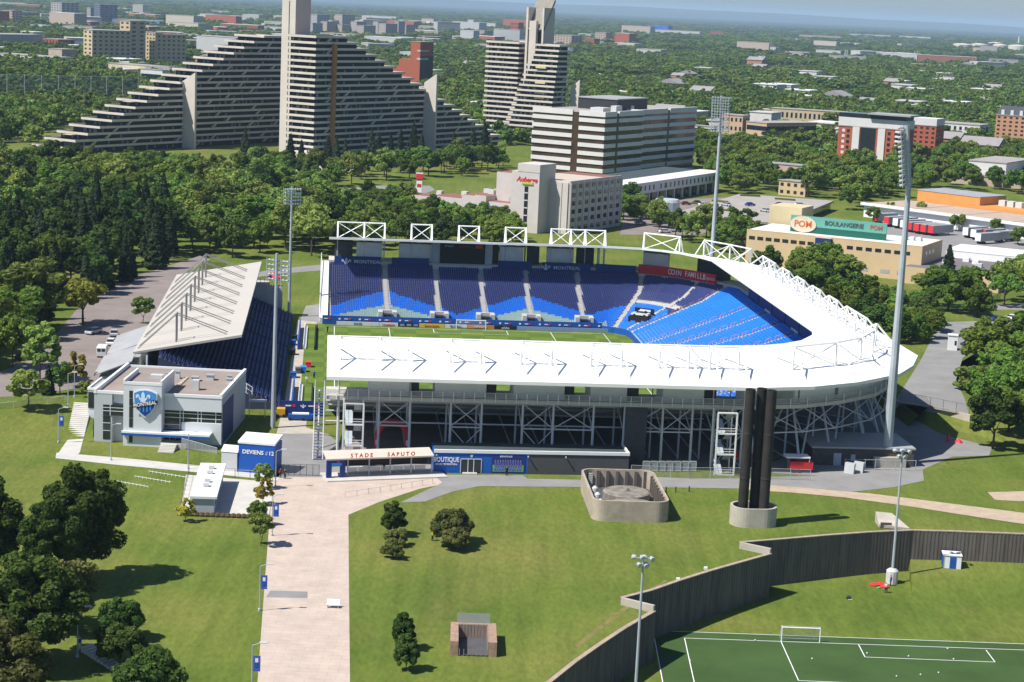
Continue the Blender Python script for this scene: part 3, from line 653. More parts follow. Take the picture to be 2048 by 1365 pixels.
# perimeter boards: each a thing one could lift away
ADM = {'w': mat('ad_white', (.62, .64, .65), .5, .05, 1), 'y': mat('ad_yellow', (.66, .45, .04), .5, .05, 1), 'o': mat('ad_orange', (.55, .22, .06), .5, .05, 1), 'k': BLACK, 'g': mat('ad_grey', (.22, .3, .45), .5, .05, 1), 'b': BOARD}
for u0, u1, c, txt, tm, lab in ((-33, -22.5, 'w', 'OASIS', BOARD, 'white advertising board with blue lettering behind the far goal line, leftmost'), (-22.4, -17.8, 'w', 'rougepop', RED, 'white advertising board with red lettering beside the dark boards'),
    (-17.7, -12.6, 'k', '', None, 'black advertising board with pale ovals, left of the yellow board'), (-12.5, -6.2, 'y', 'jaune jaune', RED, 'yellow advertising board left of the far goal'), (-6.1, -0.6, 'w', 'GLOBAL', BOARD, 'pale board partly behind the far goal'),
    (-0.5, 6.2, 'o', 'ORANGE', WPAINT, 'orange advertising board behind the far goal'), (6.3, 11.8, 'k', 'adidas', WPAINT, 'black advertising board right of the far goal'), (12, 38, 'g', '', None, 'long grey blue advertising board at the far right of the goal line')):
    t = thing('advertising_board', lab, 'ad board', ST(((u0+u1)/2, 52.4, 0)), 'boards along the far goal line')
    part('panel', ADM[c], t, ST, (u0, u1, 52.3, 52.5, .08, 1.0))
    if txt: lettering(txt, .8, ST, ((u0+u1)/2, 52.26, .5), tm, t)
    if lab.startswith('black advertising board with'):
        for k in range(3): part('emblem', ADM['g'], t, ST, (u0+.4+k*1.7, u0+1.5+k*1.7, 52.25, 52.29, .3, .8))
fb = thing('front_barrier', 'dark blue barrier with small white and red marks along the far stand front', 'barrier', ST((0, 53.2, 0)))
part('panel', BOARD, fb, ST, (-36.5, 33.5, 53.1, 53.35, .08, 2.3))
mb = MB(ST).wall([(33.5, 53.2), (36.5, 51.6), (39.0, 48.6), (39.6, 45), (39.6, -37), (38.5, -41), (35, -44.5), (30, -46.2)], .2, .06, 1.6); mb.build('side_panel', BOARD, fb)
for k in range(28):
    u = -35+k*2.5; part('mark', WPAINT if k % 2 else RED, fb, ST, (u, u+.5, 53.02, 53.08, 1.3, 1.7)); 
    if k % 2 == 0: part('mark', WPAINT, fb, ST, (u-1.1, u-.2, 53.02, 53.08, 1.4, 1.62))
nb = thing('end_barrier', 'blue fabric barrier across the near left corner of the pitch', 'barrier', ST((-38, -50.5, 0)))
part('panel', BOARDD, nb, ST, (-44, -35.6, -51.2, -51.0, .05, 3.0))
for k, u in enumerate((-41.6, -37.2)): part('mark', RED, nb, ST, (u, u+.5, -51.26, -51.22, 1.8, 2.3)); part('mark', WPAINT, nb, ST, (u-1.4, u-.3, -51.26, -51.22, 1.9, 2.15))
fleur(ST, -39.6, -51.22, 1.6, .8, WPAINT, nb)
# seats for the teams along the near touchline
for w0, w1, lab in ((18, 47, 'far row of white team seats along the left touchline'), (-48, -24, 'near row of white team seats along the left touchline')):
    t = thing('team_bench', lab, 'bench', ST((-40, (w0+w1)/2, 0)))
    part('back_board', BOARD, t, ST, (-42.0, -41.7, w0, w1, .05, 2.2)); part('hedge_screen', mat('dark_green_screen', (.012, .025, .012), .9, .2, 1), t, ST, (-38.2, -37.9, w0, w1, .05, .9))
    w = w0+.5
    while w < w1-.5: part('seat', WPAINT, t, ST, (-40.6, -40.0, w, w+.75, .1, .6), (-40.75, -40.6, w, w+.75, .1, 1.2)); w += 1.15
# ------------------------------------------------------------------ covered stand on the left with its cable-stayed roof
LROOF = mat('cream_membrane', (0.47, 0.435, 0.385), 0.6, 0.05, 0.1); DSTEEL = mat('grey_steel', (0.24, 0.235, 0.225), 0.5, 0.1, 0.5)
ls = thing('cable_roof_stand', 'side stand with navy seats under a tilted cream roof carried by cable masts', 'grandstand', ST((-60, 9, 0)))
def lz(u): return 14.0+(u+52)*4/21
MB(ST).add([(-52, -42, 14), (-73, -42, 10), (-73, 62, 10), (-52, 62, 14), (-52, -42, 13.5), (-73, -42, 9.6), (-73, 62, 9.6), (-52, 62, 13.5)], [(0,1,2,3),(4,5,6,7),(0,1,5,4),(1,2,6,5),(2,3,7,6),(3,0,4,7)]).build('roof', LROOF, ls)
for k in range(8):
    w = -37.5+k*12.4
    for dw in (-.9, .9):
        m_ = MB(ST).bar((-65, w+dw, lz(-65)), (-65, w+dw, 17.2), .17, 6).build('roof_mast', DSTEEL, ls)
        MB(ST).bar((-65, w+dw, 17.1), (-72.4, w+dw*1.5, lz(-72.4)), .11, 5).build('stay', DSTEEL, m_); MB(ST).bar((-65, w+dw, 17.1), (-55, w+dw*1.5, lz(-55)), .11, 5).build('stay', DSTEEL, m_)
    MB(ST).bar((-65, w-.9, 17.1), (-65, w+.9, 17.1), .12, 5).build('mast_cap', DSTEEL, ls)
    MB(ST).bar((-67, w, 0), (-67, w, lz(-67)-.4), .25, 6).build('column', STEEL, ls)
nr = 28
mb = MB(ST); prof = []
for i in range(nr): prof += [(-44-i*.85, .9+i*.33), (-44-(i+1)*.85, .9+i*.33)]
prof = [(-44, 0)]+prof+[(-68.2, 0)]
for w in (-46, 62): mb.v += [(u, w, z) for u, z in prof]
n = len(prof); mb.f = [(j, j+1, n+j+1, n+j) for j in range(n-1)]+[tuple(range(n)), tuple(range(2*n-1, n-1, -1))]
mb.build('seating_deck', mat('navy_deck', (0.045, 0.055, 0.10), .8, .15, .5), ls)
S = []
for i in range(nr):
    w = -45.4
    while w < 61.5:
        if min(abs(w-q_) for q_ in (-30, -15, 0, 15, 30, 45)) > .7 and rng.random() < .97: S.append((-44.4-i*.85, w, .9+i*.33, -1, 0))
        w += .58
seat_block('navy_seats', NAVY, S, ls, ST)
part('back_wall', ROOM, ls, ST, (-70.5, -70.2, -42, 62, 0, 9.4))
part('media_platform', STAIRC, ls, ST, (-58, -50, 62.3, 66, 0, 8.6))
for k in range(8): part('platform_post', BLACK, ls, ST, (-57.8+k*1.1, -57.7+k*1.1, 62.4, 62.5, 8.6, 9.6))
# red parasol tent on the platform
pt_ = thing('canopy_tent', 'small red pop-up tent on the far end of the left stand', 'tent', ST((-48.8, 63.6, 0)))
MB(ST).box(-51, -46.7, 62.2, 65.5, 0, 7.6).build('platform', STAIRC, pt_)
mb = MB(ST).add([(-50.6, 62.2, 10), (-47, 62.2, 10), (-47, 65.2, 10), (-50.6, 65.2, 10), (-48.8, 63.7, 11.3)], [(0,1,4),(1,2,4),(2,3,4),(3,0,4)]).box(-50.6, -47, 62.2, 65.2, 9.6, 10.01); mb.build('canopy', RED, pt_)
for u in (-50.5, -47.1):
    for w in (62.3, 65.1): MB(ST).bar((u, w, 7.6), (u, w, 9.7), .05, 4).build('leg', WPAINT, pt_)
# lean-to metal roofs at the back of that stand
METR = mat('sheet_metal', (0.34, 0.345, 0.345), 0.5, 0.12, 0.25)
for (w0, w1), lab in (((-42, -26), 'near grey sheet-metal lean-to roof beside the parked van'), ((-22, -2), 'far grey sheet-metal lean-to roof behind the cream roof')):
    t = thing('lean_to_roof', lab, 'roof', ST((-77, (w0+w1)/2, 0)), 'lean-to roofs behind the cream-roofed stand')
    for k in range(4):
        a = w0+(w1-w0)*k/4; b_ = w0+(w1-w0)*(k+1)/4-.12
        MB(ST).add([(-73.2, a, 8.2), (-80.5, a, 5.2+.5*k*.2), (-80.5, b_, 5.6+.5*k*.2), (-73.2, b_, 8.6), (-73.2, a, 8.0), (-80.5, a, 5.0+.5*k*.2), (-80.5, b_, 5.4+.5*k*.2), (-73.2, b_, 8.4)], [(0,1,2,3),(4,5,6,7),(0,1,5,4),(1,2,6,5),(2,3,7,6),(3,0,4,7)]).build('panel', METR, t)
    part('wall', CAB, t, ST, (-79.5, -73.6, w0+.4, w1-.4, 2, 4.9))
t = thing('flat_shed', 'low grey flat-roofed shed between two lean-to roofs', 'shed', ST((-76, -24, 0)))
part('wall', CAB, t, ST, (-80, -73.4, -26, -22, 2, 5.6)); part('roof', METR, t, ST, (-80.2, -73.3, -26, -22, 5.6, 5.8))
# ------------------------------------------------------------------ floodlight masts
LAMP = mat('lamp_housing', (0.50, 0.53, 0.56), 0.35, 0.1, 2, metal=.3)
LENS = mat('lamp_lens', (0.72, 0.75, 0.78), 0.15, 0.05, 2)
def floodlight(base, h, rows, cols, rw_, rh, z0, yaw, label, r0=.45, r1=.22, lean=0.0, group='stadium floodlight masts', m=GALV):
    t = thing('floodlight_mast', label, 'floodlight', base, group); bx, by, bz = base
    MB().bar((bx, by, bz), (bx, by, bz+h), r0, 10, r1).build('pole', m, t, smooth=False)
    dx, dy = math.cos(yaw), math.sin(yaw)            # facing direction of the lamps
    fx, fy = -dy, dx
    zt = z0+rh
    def P(a, z, off): k = (z-z0)*lean; return (bx+fx*a+dx*(off+k), by+fy*a+dy*(off+k), bz+z)
    rk = MB()
    for j in range(rows): z = z0+rh*(j+.5)/rows; rk.bar(P(-rw_/2, z, .35), P(rw_/2, z, .35), .07, 4)
    for a in (-rw_/2, -rw_/6, rw_/6, rw_/2): rk.bar(P(a, z0, .3), P(a, zt, .3), .07, 4)
    if lean: rk.bar(P(0, z0, 0), P(0, zt, 0), r1, 8)
    rk.build('rack', m, t)
    for j in range(rows):
        z = z0+rh*(j+.5)/rows
        for i in range(cols):
            a = -rw_/2+rw_*(i+.5)/cols
            l_ = MB().bar(P(a, z+.12, .45), P(a, z-.1, .95), .12, 6, .27).build('lamp', LAMP, t)
            if rows*cols < 60: MB().bar(P(a, z-.1, .951), P(a, z-.11, .99), .25, 6).build('lens', LENS, l_)
    return t
b1 = G(578, 634); b2 = G(546, 856); b4 = G(1772, 930)
b3 = Vector(ST((67.5, 87, 0)))
floodlight(b1, 33, 5, 7, 4.6, 4.4, 28.4, R_(-62), 'galvanised floodlight mast behind the far left corner of the stadium')
floodlight(b2, 33, 5, 6, 4.8, 4.4, 27.6, R_(62), 'galvanised floodlight mast at the near corner of the left stand', .5, .25)
floodlight(b4, 51, 13, 7, 4.6, 11, 51, R_(150), 'tallest grey floodlight mast on a concrete plinth at the near right of the stadium', .95, .45, .12)
floodlight(b3, 49, 13, 7, 5.0, 9.6, 49, R_(-112), 'grey floodlight mast with a big lamp rack behind the far right corner of the stadium', .7, .38, .06)
t = thing('mast_plinth', 'square concrete plinth under the tallest floodlight mast', 'plinth', b4)
part('block', CONC, t, frame(b4, 5.8), (-2.9, 2.9, -2.4, 2.6, 0, 1.9))
t = thing('mast_fence', 'low wire fence round the plinth of the tallest mast', 'fence', b4)
Tm = frame(b4, 5.8); mb = MB(Tm)
mb.path([(-9, -4.2, 1.9), (4.2, -4.2, 1.9)], .04, 4).path([(-9, -4.2, .2), (4.2, -4.2, .2)], .04, 4).build('rail', GALV, t)
for k in range(8): part('post', GALV, t, Tm, (-9+k*1.88, -8.9+k*1.88, -4.25, -4.15, 0, 2))
# ------------------------------------------------------------------ clubhouse
CLAD = mat('clubhouse_cladding', (0.46, 0.48, 0.49), 0.55, 0.05, 0.3); CLADW = mat('clubhouse_light_cladding', (0.60, 0.62, 0.64), 0.5, 0.04, 0.3)
ROOFB = mat('brown_roof', (0.27, 0.225, 0.195), 0.95, 0.12, 0.25); TRIM = mat('white_trim', (0.74, 0.75, 0.75), 0.5, 0.04, 0.6)
MULL = mat('mullion', (0.62, 0.65, 0.65), 0.4, 0.05, 1)
co = G(188, 884); cr_ = G(441, 897); CW = (cr_-co).length; Tc = frame(co, math.degrees(math.atan2(cr_.y-co.y, cr_.x-co.x)))
cb = thing('clubhouse', 'light grey clubhouse with brown flat roof and a shield crest on its tower', 'building', co)
D = 25.0; HT = 8.9; x1, x2 = 5.6, 12.4
MB(Tc).box(0, 3.2, 0, D, 0, HT).box(3.2, CW, 1.2, D, 0, HT-.0).box(0, 3.2, 0, .3, 0, .1).build('wall', CLAD, cb)
part('upper_wall', CLADW, cb, Tc, (x2+.05, CW, .4, 1.15, 6.4, HT)); part('upper_wall', CLADW, cb, Tc, (3.3, x1-.05, .5, 1.15, 7.2, HT)); part('lower_wall', CLADW, cb, Tc, (15.6, CW, .4, 1.15, 0.5, 4.3))
MB(Tc).box(.35, CW-.35, .6, D-.35, HT, HT+.06).build('roof', ROOFB, cb)
MB(Tc).box(-.1, .4, -.1, D, HT, HT+.75).box(CW-.4, CW+.1, .3, D, HT, HT+.75).box(.4, x1, -.05, .35, HT, HT+.5).box(x2, CW-.4, .3, .7, HT, HT+.5).box(.4, CW-.4, D-.35, D, HT, HT+.4).build('parapet', TRIM, cb)
tw = MB(Tc).box(x1, x2, -1.6, 9, 0, HT+2.2).build('tower', CLADW, cb)
MB(Tc).box(x1+.3, x2-.3, -1.3, 8.8, HT+2.2, HT+2.25).build('tower_roof', ROOFB, tw)
MB(Tc).box(x1-.05, x1+.3, -1.65, 9, HT+2.2, HT+3.1).box(x2-.3, x2+.05, -1.65, 9, HT+2.2, HT+3.1).box(x1+.3, x2-.3, -1.65, -1.3, HT+2.2, HT+2.7).build('tower_parapet', TRIM, tw)
for k, (z0, z1) in enumerate(((.6, 2.4), (3.4, 5.0), (5.1, 7.2), (7.3, 8.6), (8.7, 10.0))): part('slit_window', DGLASS, tw, Tc, (x1+1.05, x1+1.7, -1.66, -1.55, z0, z1))
def glazing(x0, x_1, y, z0, z1, nx, zs, name='window'):
    g = part(name, DGLASS, cb, Tc, (x0, x_1, y, y+.1, z0, z1))
    mb = MB(Tc)
    for k in nx: mb.box(k-.06, k+.06, y-.08, y, z0, z1)
    for z in zs: mb.box(x0, x_1, y-.06, y-.005, z-.05, z+.05)
    mb.build('mullion', MULL, g)
glazing(x2+.05, CW-.1, .9, 4.35, 6.35, (15.2, 15.8, 18.4, 19.0, 21.6), (5.0, 5.8)); glazing(x2+.05, 15.5, .9, 2.4, 4.3, (15.2,), (3.0, 3.7))
glazing(1.6, x1-.05, -.05+.0, 5.0, 6.9, (2.9,), (5.8, 6.4)); glazing(1.6, 2.9, -.06, .6, 4.95, (), (2.2, 3.6))
glazing(x2+.05, 16.2, .85, .3, 2.0, (13.4, 14.4), (), 'entrance_door')
MB(Tc).box(x1-.2, CW-1.6, -2.1, -1.62, 2.35, 2.75).box(x2+.06, CW-1.6, -1.62, .35, 2.35, 2.75).build('canopy', TRIM, cb)
part('canopy_stripe', BOARD, cb, Tc, (x1-.25, CW-1.55, -2.16, -2.1, 2.0, 2.42))
part('side_mural', BOARDD, cb, Tc, (CW+.01, CW+.06, 1.6, 12, .4, 7.5))
part('side_annex', CLADW, cb, Tc, (-4.5, -.05, 13, 23, 0, 6.6)); part('side_annex_roof', METR, cb, Tc, (-4.2, -.1, 13.3, 22.7, 6.6, 6.7)); part('annex_parapet', TRIM, cb, Tc, (-4.6, -4.3, 12.9, 23.1, 6.6, 7.0), (-4.3, -.05, 12.9, 13.2, 6.6, 7.0))
part('annex_window', DGLASS, cb, Tc, (-4.4, -2.6, 12.88, 12.98, 3.2, 6.2))
UNIT = mat('roof_unit', (0.55, 0.55, 0.54), .5, .12, 1)
for x, y, w, h in ((7.4, 12, .7, 1.2), (8.3, 12.5, .9, 1.0), (9.6, 15, .5, 1.0), (11.2, 15.5, .8, 1.3), (14.5, 14, 1.2, .7), (17, 15.5, 1.3, .9), (21, 15, .8, 1.1), (21.2, 13, .9, .9)):
    u_ = part('roof_unit', UNIT, cb, Tc, (x, x+w, y, y+w, HT+.06, HT+.06+h)); part('vent_cap', METR, u_, Tc, (x-.12, x+w+.12, y-.12, y+w+.12, HT+.07+h, HT+.2+h))
part('roof_unit', UNIT, cb, Tc, (16.2, 17.4, 6.2, 7.4, HT+.06, HT+1.9)); part('skylight', UNIT, cb, Tc, (9.0, 11.2, 4.2, 5.6, HT+2.25, HT+2.9)); part('duct', mat('duct_tan', (.42, .35, .27)), cb, Tc, (12.7, 13.4, 9, 17, HT+.07, HT+.25))
# crest: shield, stripes, band, lily
cx, cz, cy = x1+3.95, 8.0, -1.72
def shield(sx, sz): return [(cx+a*sx, cz+b_*sz) for a, b_ in ((-1, .72), (-.5, .9), (0, .95), (.5, .9), (1, .72), (.98, .1), (.8, -.35), (.45, -.75), (0, -1.05), (-.45, -.75), (-.8, -.35), (-.98, .1))]
face_poly(shield(2.15, 2.6), Tc, cy, WPAINT, cb, 'crest_rim', .25)
face_poly(shield(1.95, 2.35), Tc, cy-.26, mat('crest_blue', (.05, .26, .62), .5, .12, 2), cb, 'crest_field', .05)
low = [(-.86, -.1), (.86, .28), (.8, -.3), (.45, -.72), (0, -1.0), (-.45, -.72), (-.78, -.35)]
face_poly([(cx+a*1.9, cz+b_*2.3) for a, b_ in low], Tc, cy-.32, mat('crest_navy', (.01, .04, .22), .5, .1, 2), cb, 'crest_lower_field', .03)
for k in range(4):
    a = cx-1.0+k*.62; face_poly([(a, cz-.45), (a+.24, cz-.4), (a+.24, cz-1.75+abs(k-1.5)*.25), (a, cz-1.75+abs(k-1.5)*.3)], Tc, cy-.36, mat('crest_blue', (0, 0, 0)), cb, 'crest_stripe', .02)
fleur(Tc, cx-.35, cy-.34, cz+.1, 2.0, mat('crest_lily', (.6, .72, .85), .5, .05, 2), cb)
face_poly([(cx-2.2, cz-.95), (cx+2.25, cz-.12), (cx+2.25, cz+.6), (cx-2.2, cz-.2)], Tc, cy-.42, BLACK, cb, 'crest_band', .04)
lettering('MONTREAL', .85, Tc, (cx, cy-.48, cz-.17), WLET, cb, tilt=10.5, sx=.93, bold=.015)
# entrance steps, ramp rails, stairs up the bank
t = thing('entrance_steps', 'concrete steps leading to the clubhouse entrance', 'steps', Tc((13.6, -4, 0)))
for k in range(6): part('step', CONCL, t, Tc, (12.6, 15.4, -5.4+k*.45, -4.95+k*.45+(.5 if k == 5 else 0), 0, .15*(k+1)-.0))
part('landing', CONCL, t, Tc, (12.4, 17, -2.2, .8, 0, .92))
t = thing('ramp_wall', 'long grey ramp rail sloping along the clubhouse front', 'railing', Tc((20, -3, 0)))
MB(Tc).add([(16.2, -2.2, .3), (CW+.2, -4.4, 0), (CW+.2, -4.4, 1.1), (16.2, -2.2, 2.0)], [(0,1,2,3)]).build('infill', RAILP, t)
MB(Tc).bar((16.2, -2.2, 2), (CW+.2, -4.4, 1.1), .05, 4).build('rail', GALV, t)
for k in range(6): f = k/5; x = 16.2+f*(CW-16); MB(Tc).bar((x, -2.2-2.2*f, 0), (x, -2.2-2.2*f, 2-.9*f), .05, 4).build('post', GALV, t)
t = thing('bank_stairs', 'wide concrete stairs climbing the grass bank left of the clubhouse', 'stairs', G(150, 873))
sa, sb, sc_, sd = G(134, 874), G(168, 876), G(184, 808, UP), G(148, 806, UP)
N = 18
for k in range(N):
    f0, f1 = k/N, (k+1)/N
    A, B, C, D_ = sa.lerp(sd, f0), sb.lerp(sc_, f0), sb.lerp(sc_, f1), sa.lerp(sd, f1); z = UP*(k+1)/N+.12
    MB().add([(p.x, p.y, z-.5) for p in (A, B, C, D_)]+[(p.x, p.y, z) for p in (A, B, C, D_)], [(4,5,6,7),(0,1,5,4),(1,2,6,5),(2,3,7,6),(3,0,4,7)]).build('step', CONCL, t)
# ------------------------------------------------------------------ ticket boxes and entrance
dl, dr = G(476, 944), G(548, 950); Td = frame(dl, math.degrees(math.atan2(dr.y-dl.y, dr.x-dl.x))); DW = (dr-dl).length
t = thing('blue_box_hall', 'blue box building with white roof and white lettering on its front', 'building', dl)
part('wall', mat('royal_blue_panel', (.012, .09, .40), .5, .06, .5), t, Td, (0, DW, 0, 4.6, 0, 5.0)); MB(Td).add([(-.1, -.1, 5.0), (DW+.1, -.1, 5.0), (DW+.1, 4.7, 5.6), (-.1, 4.7, 5.6), (-.1, -.1, 5.35), (DW+.1, -.1, 5.35), (DW+.1, 4.7, 5.95), (-.1, 4.7, 5.95)], [(0,1,2,3),(4,5,6,7),(0,1,5,4),(1,2,6,5),(2,3,7,6),(3,0,4,7)]).build('roof', TRIM, t)
lettering('DEVIENS', .95, Td, (2.55, -.05, 3.6), WLET, t, sx=1.02, bold=.02); lettering('12', .95, Td, (5.75, -.05, 3.6), WLET, t, bold=.02); lettering('LE', .36, Td, (4.95, -.05, 3.75), WLET, t); lettering('N°', .36, Td, (4.95, -.05, 3.4), WLET, t)
t = thing('white_shed', 'small white gabled shed left of the blue box building', 'shed', Td((-2.2, 0, 0)))
part('wall', mat('white_siding', (.55, .56, .56), .6, .05, 1), t, Td, (-2.9, -.15, -.2, 2.6, 0, 3.4)); MB(Td).add([(-3, -.3, 3.4), (0, -.3, 3.4), (0, 2.7, 3.4), (-3, 2.7, 3.4), (-1.5, 1.2, 4.3), (-.1, 1.2, 4.3), (-2.9, 1.2, 4.3)], [(0,1,5,6),(3,2,5,6),(1,2,5),(0,3,6),(0,1,2,3)]).build('roof', TRIM, t)
# box office gate with letters
el, er = G(652, 958), G(865, 950); Te = frame(el, math.degrees(math.atan2(er.y-el.y, er.x-el.x))); EW = (er-el).length
t = thing('entrance_canopy', 'long cream entrance canopy with red letters over the ticket gates', 'canopy', el)
MB(Te).add([(-.1, -.6, 3.3), (EW, -.6, 3.3), (EW, 2.6, 4.0), (-.1, 2.6, 4.0), (-.1, -.6, 3.55), (EW, -.6, 3.55), (EW, 2.6, 4.25), (-.1, 2.6, 4.25)], [(0,1,2,3),(4,5,6,7),(0,1,5,4),(1,2,6,5),(2,3,7,6),(3,0,4,7)]).build('roof', mat('cream_roof', (.58, .50, .43), .7, .06, .6), t)
for k in range(6): x = .1+k*(EW-.2)/5; part('post', GALV, t, Te, (x-.1, x+.1, .2, .4, 0, 3.3))
lettering('STADE', .95, Te, (5.9, -.75, 4.0), RED, t, space=1.55, bold=.03); lettering('SAPUTO', .95, Te, (12.8, -.75, 4.0), RED, t, space=1.55, bold=.03)
part('back_wall', BLACK, t, Te, (3.6, EW-.3, 2.9, 3.1, 1.3, 3.6)); part('platform', CONCL, t, Te, (-.3, EW+2, -2.4, 3.4, 0, .22))
tg = t
t = thing('ticket_portal', 'dark blue portal with a bright blue sign at the left end of the entrance canopy', 'portal', el)
part('frame', BOARDD, t, Te, (0, .85, -.45, .15, .22, 3.3), (2.35, 3.2, -.45, .15, .22, 3.3), (.85, 2.35, -.45, .15, 2.2, 3.3)); part('sign', mat('sky_blue_sign', (.02, .3, .75), .4, .05, 1), t, Te, (.8, 2.5, -.52, -.46, 2.35, 2.8)); part('emblem', RED, t, Te, (1.7, 2.1, -.52, -.46, 2.9, 3.15))
for k in range(7):
    x = 4+k*2.0; g = thing('turnstile_gate', 'grey gate panel between posts under the entrance canopy', 'gate', Te((x, 1.6, 0)), 'gates under the entrance canopy')
    part('post', GALV, g, Te, (x-.05, x+.05, 1.5, 1.6, .22, 1.5)); part('panel', RAILP, g, Te, (x+.1, x+1.8, 1.53, 1.57, .35, 1.4))
# shop
sl, sr_ = G(868, 946), G(1256, 952); Tsh = frame(sl, math.degrees(math.atan2(sr_.y-sl.y, sr_.x-sl.x))); SW = (sr_-sl).length
t = thing('team_shop', 'long low shop, blue on the left and charcoal on the right, with white fascia', 'shop', sl)
part('wall', mat('charcoal_wall', (.075, .075, .08), .8, .1, .6), t, Tsh, (16.3, SW, 0, 7.5, 0, 3.6)); part('blue_wall', mat('shop_blue', (.012, .10, .42), .6, .08, .6), t, Tsh, (0, 16.28, 0, 7.5, 0, 3.6))
part('roof', mat('dark_roof', (.05, .07, .075), .9, .15, .4), t, Tsh, (.2, SW-.2, .3, 7.3, 3.6, 3.7)); part('fascia', TRIM, t, Tsh, (-.1, SW+.1, -.15, .25, 3.6, 4.15), (SW-.15, SW+.1, .25, 7.5, 3.6, 4.15))
lettering('BOUTIQUE', 1.15, Tsh, (2.05, -.05, 2.35), WLET, t, sx=.78, bold=.03); lettering('IMPACT DE MONTREAL', .42, Tsh, (2.1, -.05, 1.55), WLET, t, sx=.85, bold=.01)
d = part('shop_door', DGLASS, t, Tsh, (4.6, 8.1, -.06, .04, .15, 2.5)); MB(Tsh).box(4.5, 4.6, -.1, 0, .1, 2.55).box(8.1, 8.2, -.1, 0, .1, 2.55).box(4.6, 8.1, -.1, 0, 2.5, 2.6).box(5.75, 5.88, -.1, 0, .1, 2.5).box(6.75, 6.88, -.1, 0, .1, 2.5).build('door_frame', MULL, d)
part('door_step', CONCL, t, Tsh, (4.9, 7.4, -.9, -.1, 0, .2)); face_poly([(6.15, 3.3), (6.65, 3.3), (6.6, 2.95), (6.4, 2.75), (6.2, 2.95)], Tsh, -.03, PALE, t, 'shield_emblem')
pm_ = part('team_poster', mat('poster_navy', (.02, .035, .2), .6, .2, 1), t, Tsh, (9.9, 15.8, -.06, -.02, .3, 3.3)); part('poster_grass', mat('poster_green', (.16, .38, .10), .7, .3, 2), pm_, Tsh, (10.1, 15.5, -.08, -.065, .4, 1.6))
rq = random.Random(3); SH = [mat('poster_shirt', (.1, .13, .45), .7, .3, 6), mat('poster_skin', (.42, .28, .22), .7, .2, 6)]
for r in range(3):
    for k in range(11):
        x = 10.55+k*.44+.1*(r % 2); z = .55+r*.62
        part('printed_shirt', SH[0], pm_, Tsh, (x-.16, x+.16, -.095-.01*r, -.085-.01*r, z, z+.48)); part('printed_head', SH[1], pm_, Tsh, (x-.08, x+.08, -.095-.01*r, -.085-.01*r, z+.5, z+.68))
lettering('BIENVENUE', .42, Tsh, (12.4, -.09, 3.08), WLET, t)
for x in (0, 15.9, 22.5): part('wall_lamp', GALV, t, Tsh, (x+.2, x+.4, -.6, -.12, 3.1, 3.3))
# inflatable arch under the stand
t = thing('inflatable_arch', 'red inflatable arch standing under the near stand', 'arch', ST((-23.3, -80, 0)))
mb = MB(ST); pts = [(-26, -80, 0), (-26, -80, 3.6), (-25, -80, 5.4), (-23.3, -80, 5.9), (-21.6, -80, 5.4), (-20.6, -80, 3.6), (-20.6, -80, 0)]
mb.path(pts, .55, 8).build('tube', RED, t); part('white_patch', WPAINT, t, ST, (-26.3, -25.7, -80.62, -80.57, 1.6, 2.6), (-20.9, -20.3, -80.62, -80.57, 1.6, 2.6))
# ------------------------------------------------------------------ retaining wall with ribbed face, one panel after another
rw_t = thing('retaining_wall', 'long curved ribbed concrete retaining wall between the lawn and the practice pitch', 'wall', wall_w[1][2])
CAPM = mat('weathered_coping', (0.36, 0.28, 0.22), 0.95, 0.25, 1.2)
for si, seg in enumerate(wall_w):
    hi = [0.9-0.75*k/(len(seg)-1) if si in (1, 2) else 0.15 for k in range(len(seg))]
    for i in range(len(seg)-1):
        MB().wall(seg[i:i+2], .5, LOWER_Z-.2, hi[i:i+2]).build('wall_panel', CONCD, rw_t)
        MB().wall(seg[i:i+2], .62, hi[i:i+2], [h+.14 for h in hi[i:i+2]]).build('coping', CAPM, rw_t)
        A, B = Vector(seg[i]), Vector(seg[i+1]); d = (B-A); L = d.length; d.normalize(); nn = Vector((d.y, -d.x, 0))
        mb = MB(); k = 0.4
        while k < L-.3:
            p = A+d*k+nn*.3; h = hi[i]+(hi[i+1]-hi[i])*k/L
            mb.add([p-d*.13, p+d*.13, p+d*.13-nn*.12, p-d*.13-nn*.12]+[p+v_+Vector((0, 0, h-.05)) for v_ in (-d*.13, d*.13, d*.13-nn*.12, -d*.13-nn*.12)], [(0,1,5,4),(1,2,6,5),(3,0,4,7),(4,5,6,7)])
            for q_ in range(-8, -4): mb.v[q_] = (mb.v[q_][0], mb.v[q_][1], LOWER_Z-.1)
            k += 0.62
        mb.build('rib', CONCD, rw_t, stuff=True)
for a, b_, h in ((wall_w[0][-1], wall_w[1][0], 1.0), (wall_w[1][-1], wall_w[2][0], 1.0)):
    MB().wall([b_, a], .5, LOWER_Z-.2, h).build('return_wall', CONC, rw_t)
p = wall_w[2][-1]; Tb = frame(p, 0)
t = thing('concrete_hatch', 'small sloped concrete hatch on the lawn at the wall corner', 'hatch', Tb((-3.2, 3, 0)))
MB(Tb).add([(-5.2, 1.0, 0), (-.4, .4, 0), (-.4, 4.4, 0), (-5.2, 4.6, 0), (-5.2, 1.0, .5), (-.4, .4, .3), (-2.6, 4.4, 1.6), (-5.2, 4.6, 1.7)], [(0,1,5,4),(1,2,6,5),(2,3,7,6),(3,0,4,7),(4,5,6,7)]).build('block', CONC, t); part('door', DKST, t, Tb, (-5.0, -3.2, .9, .98, .1, .9))
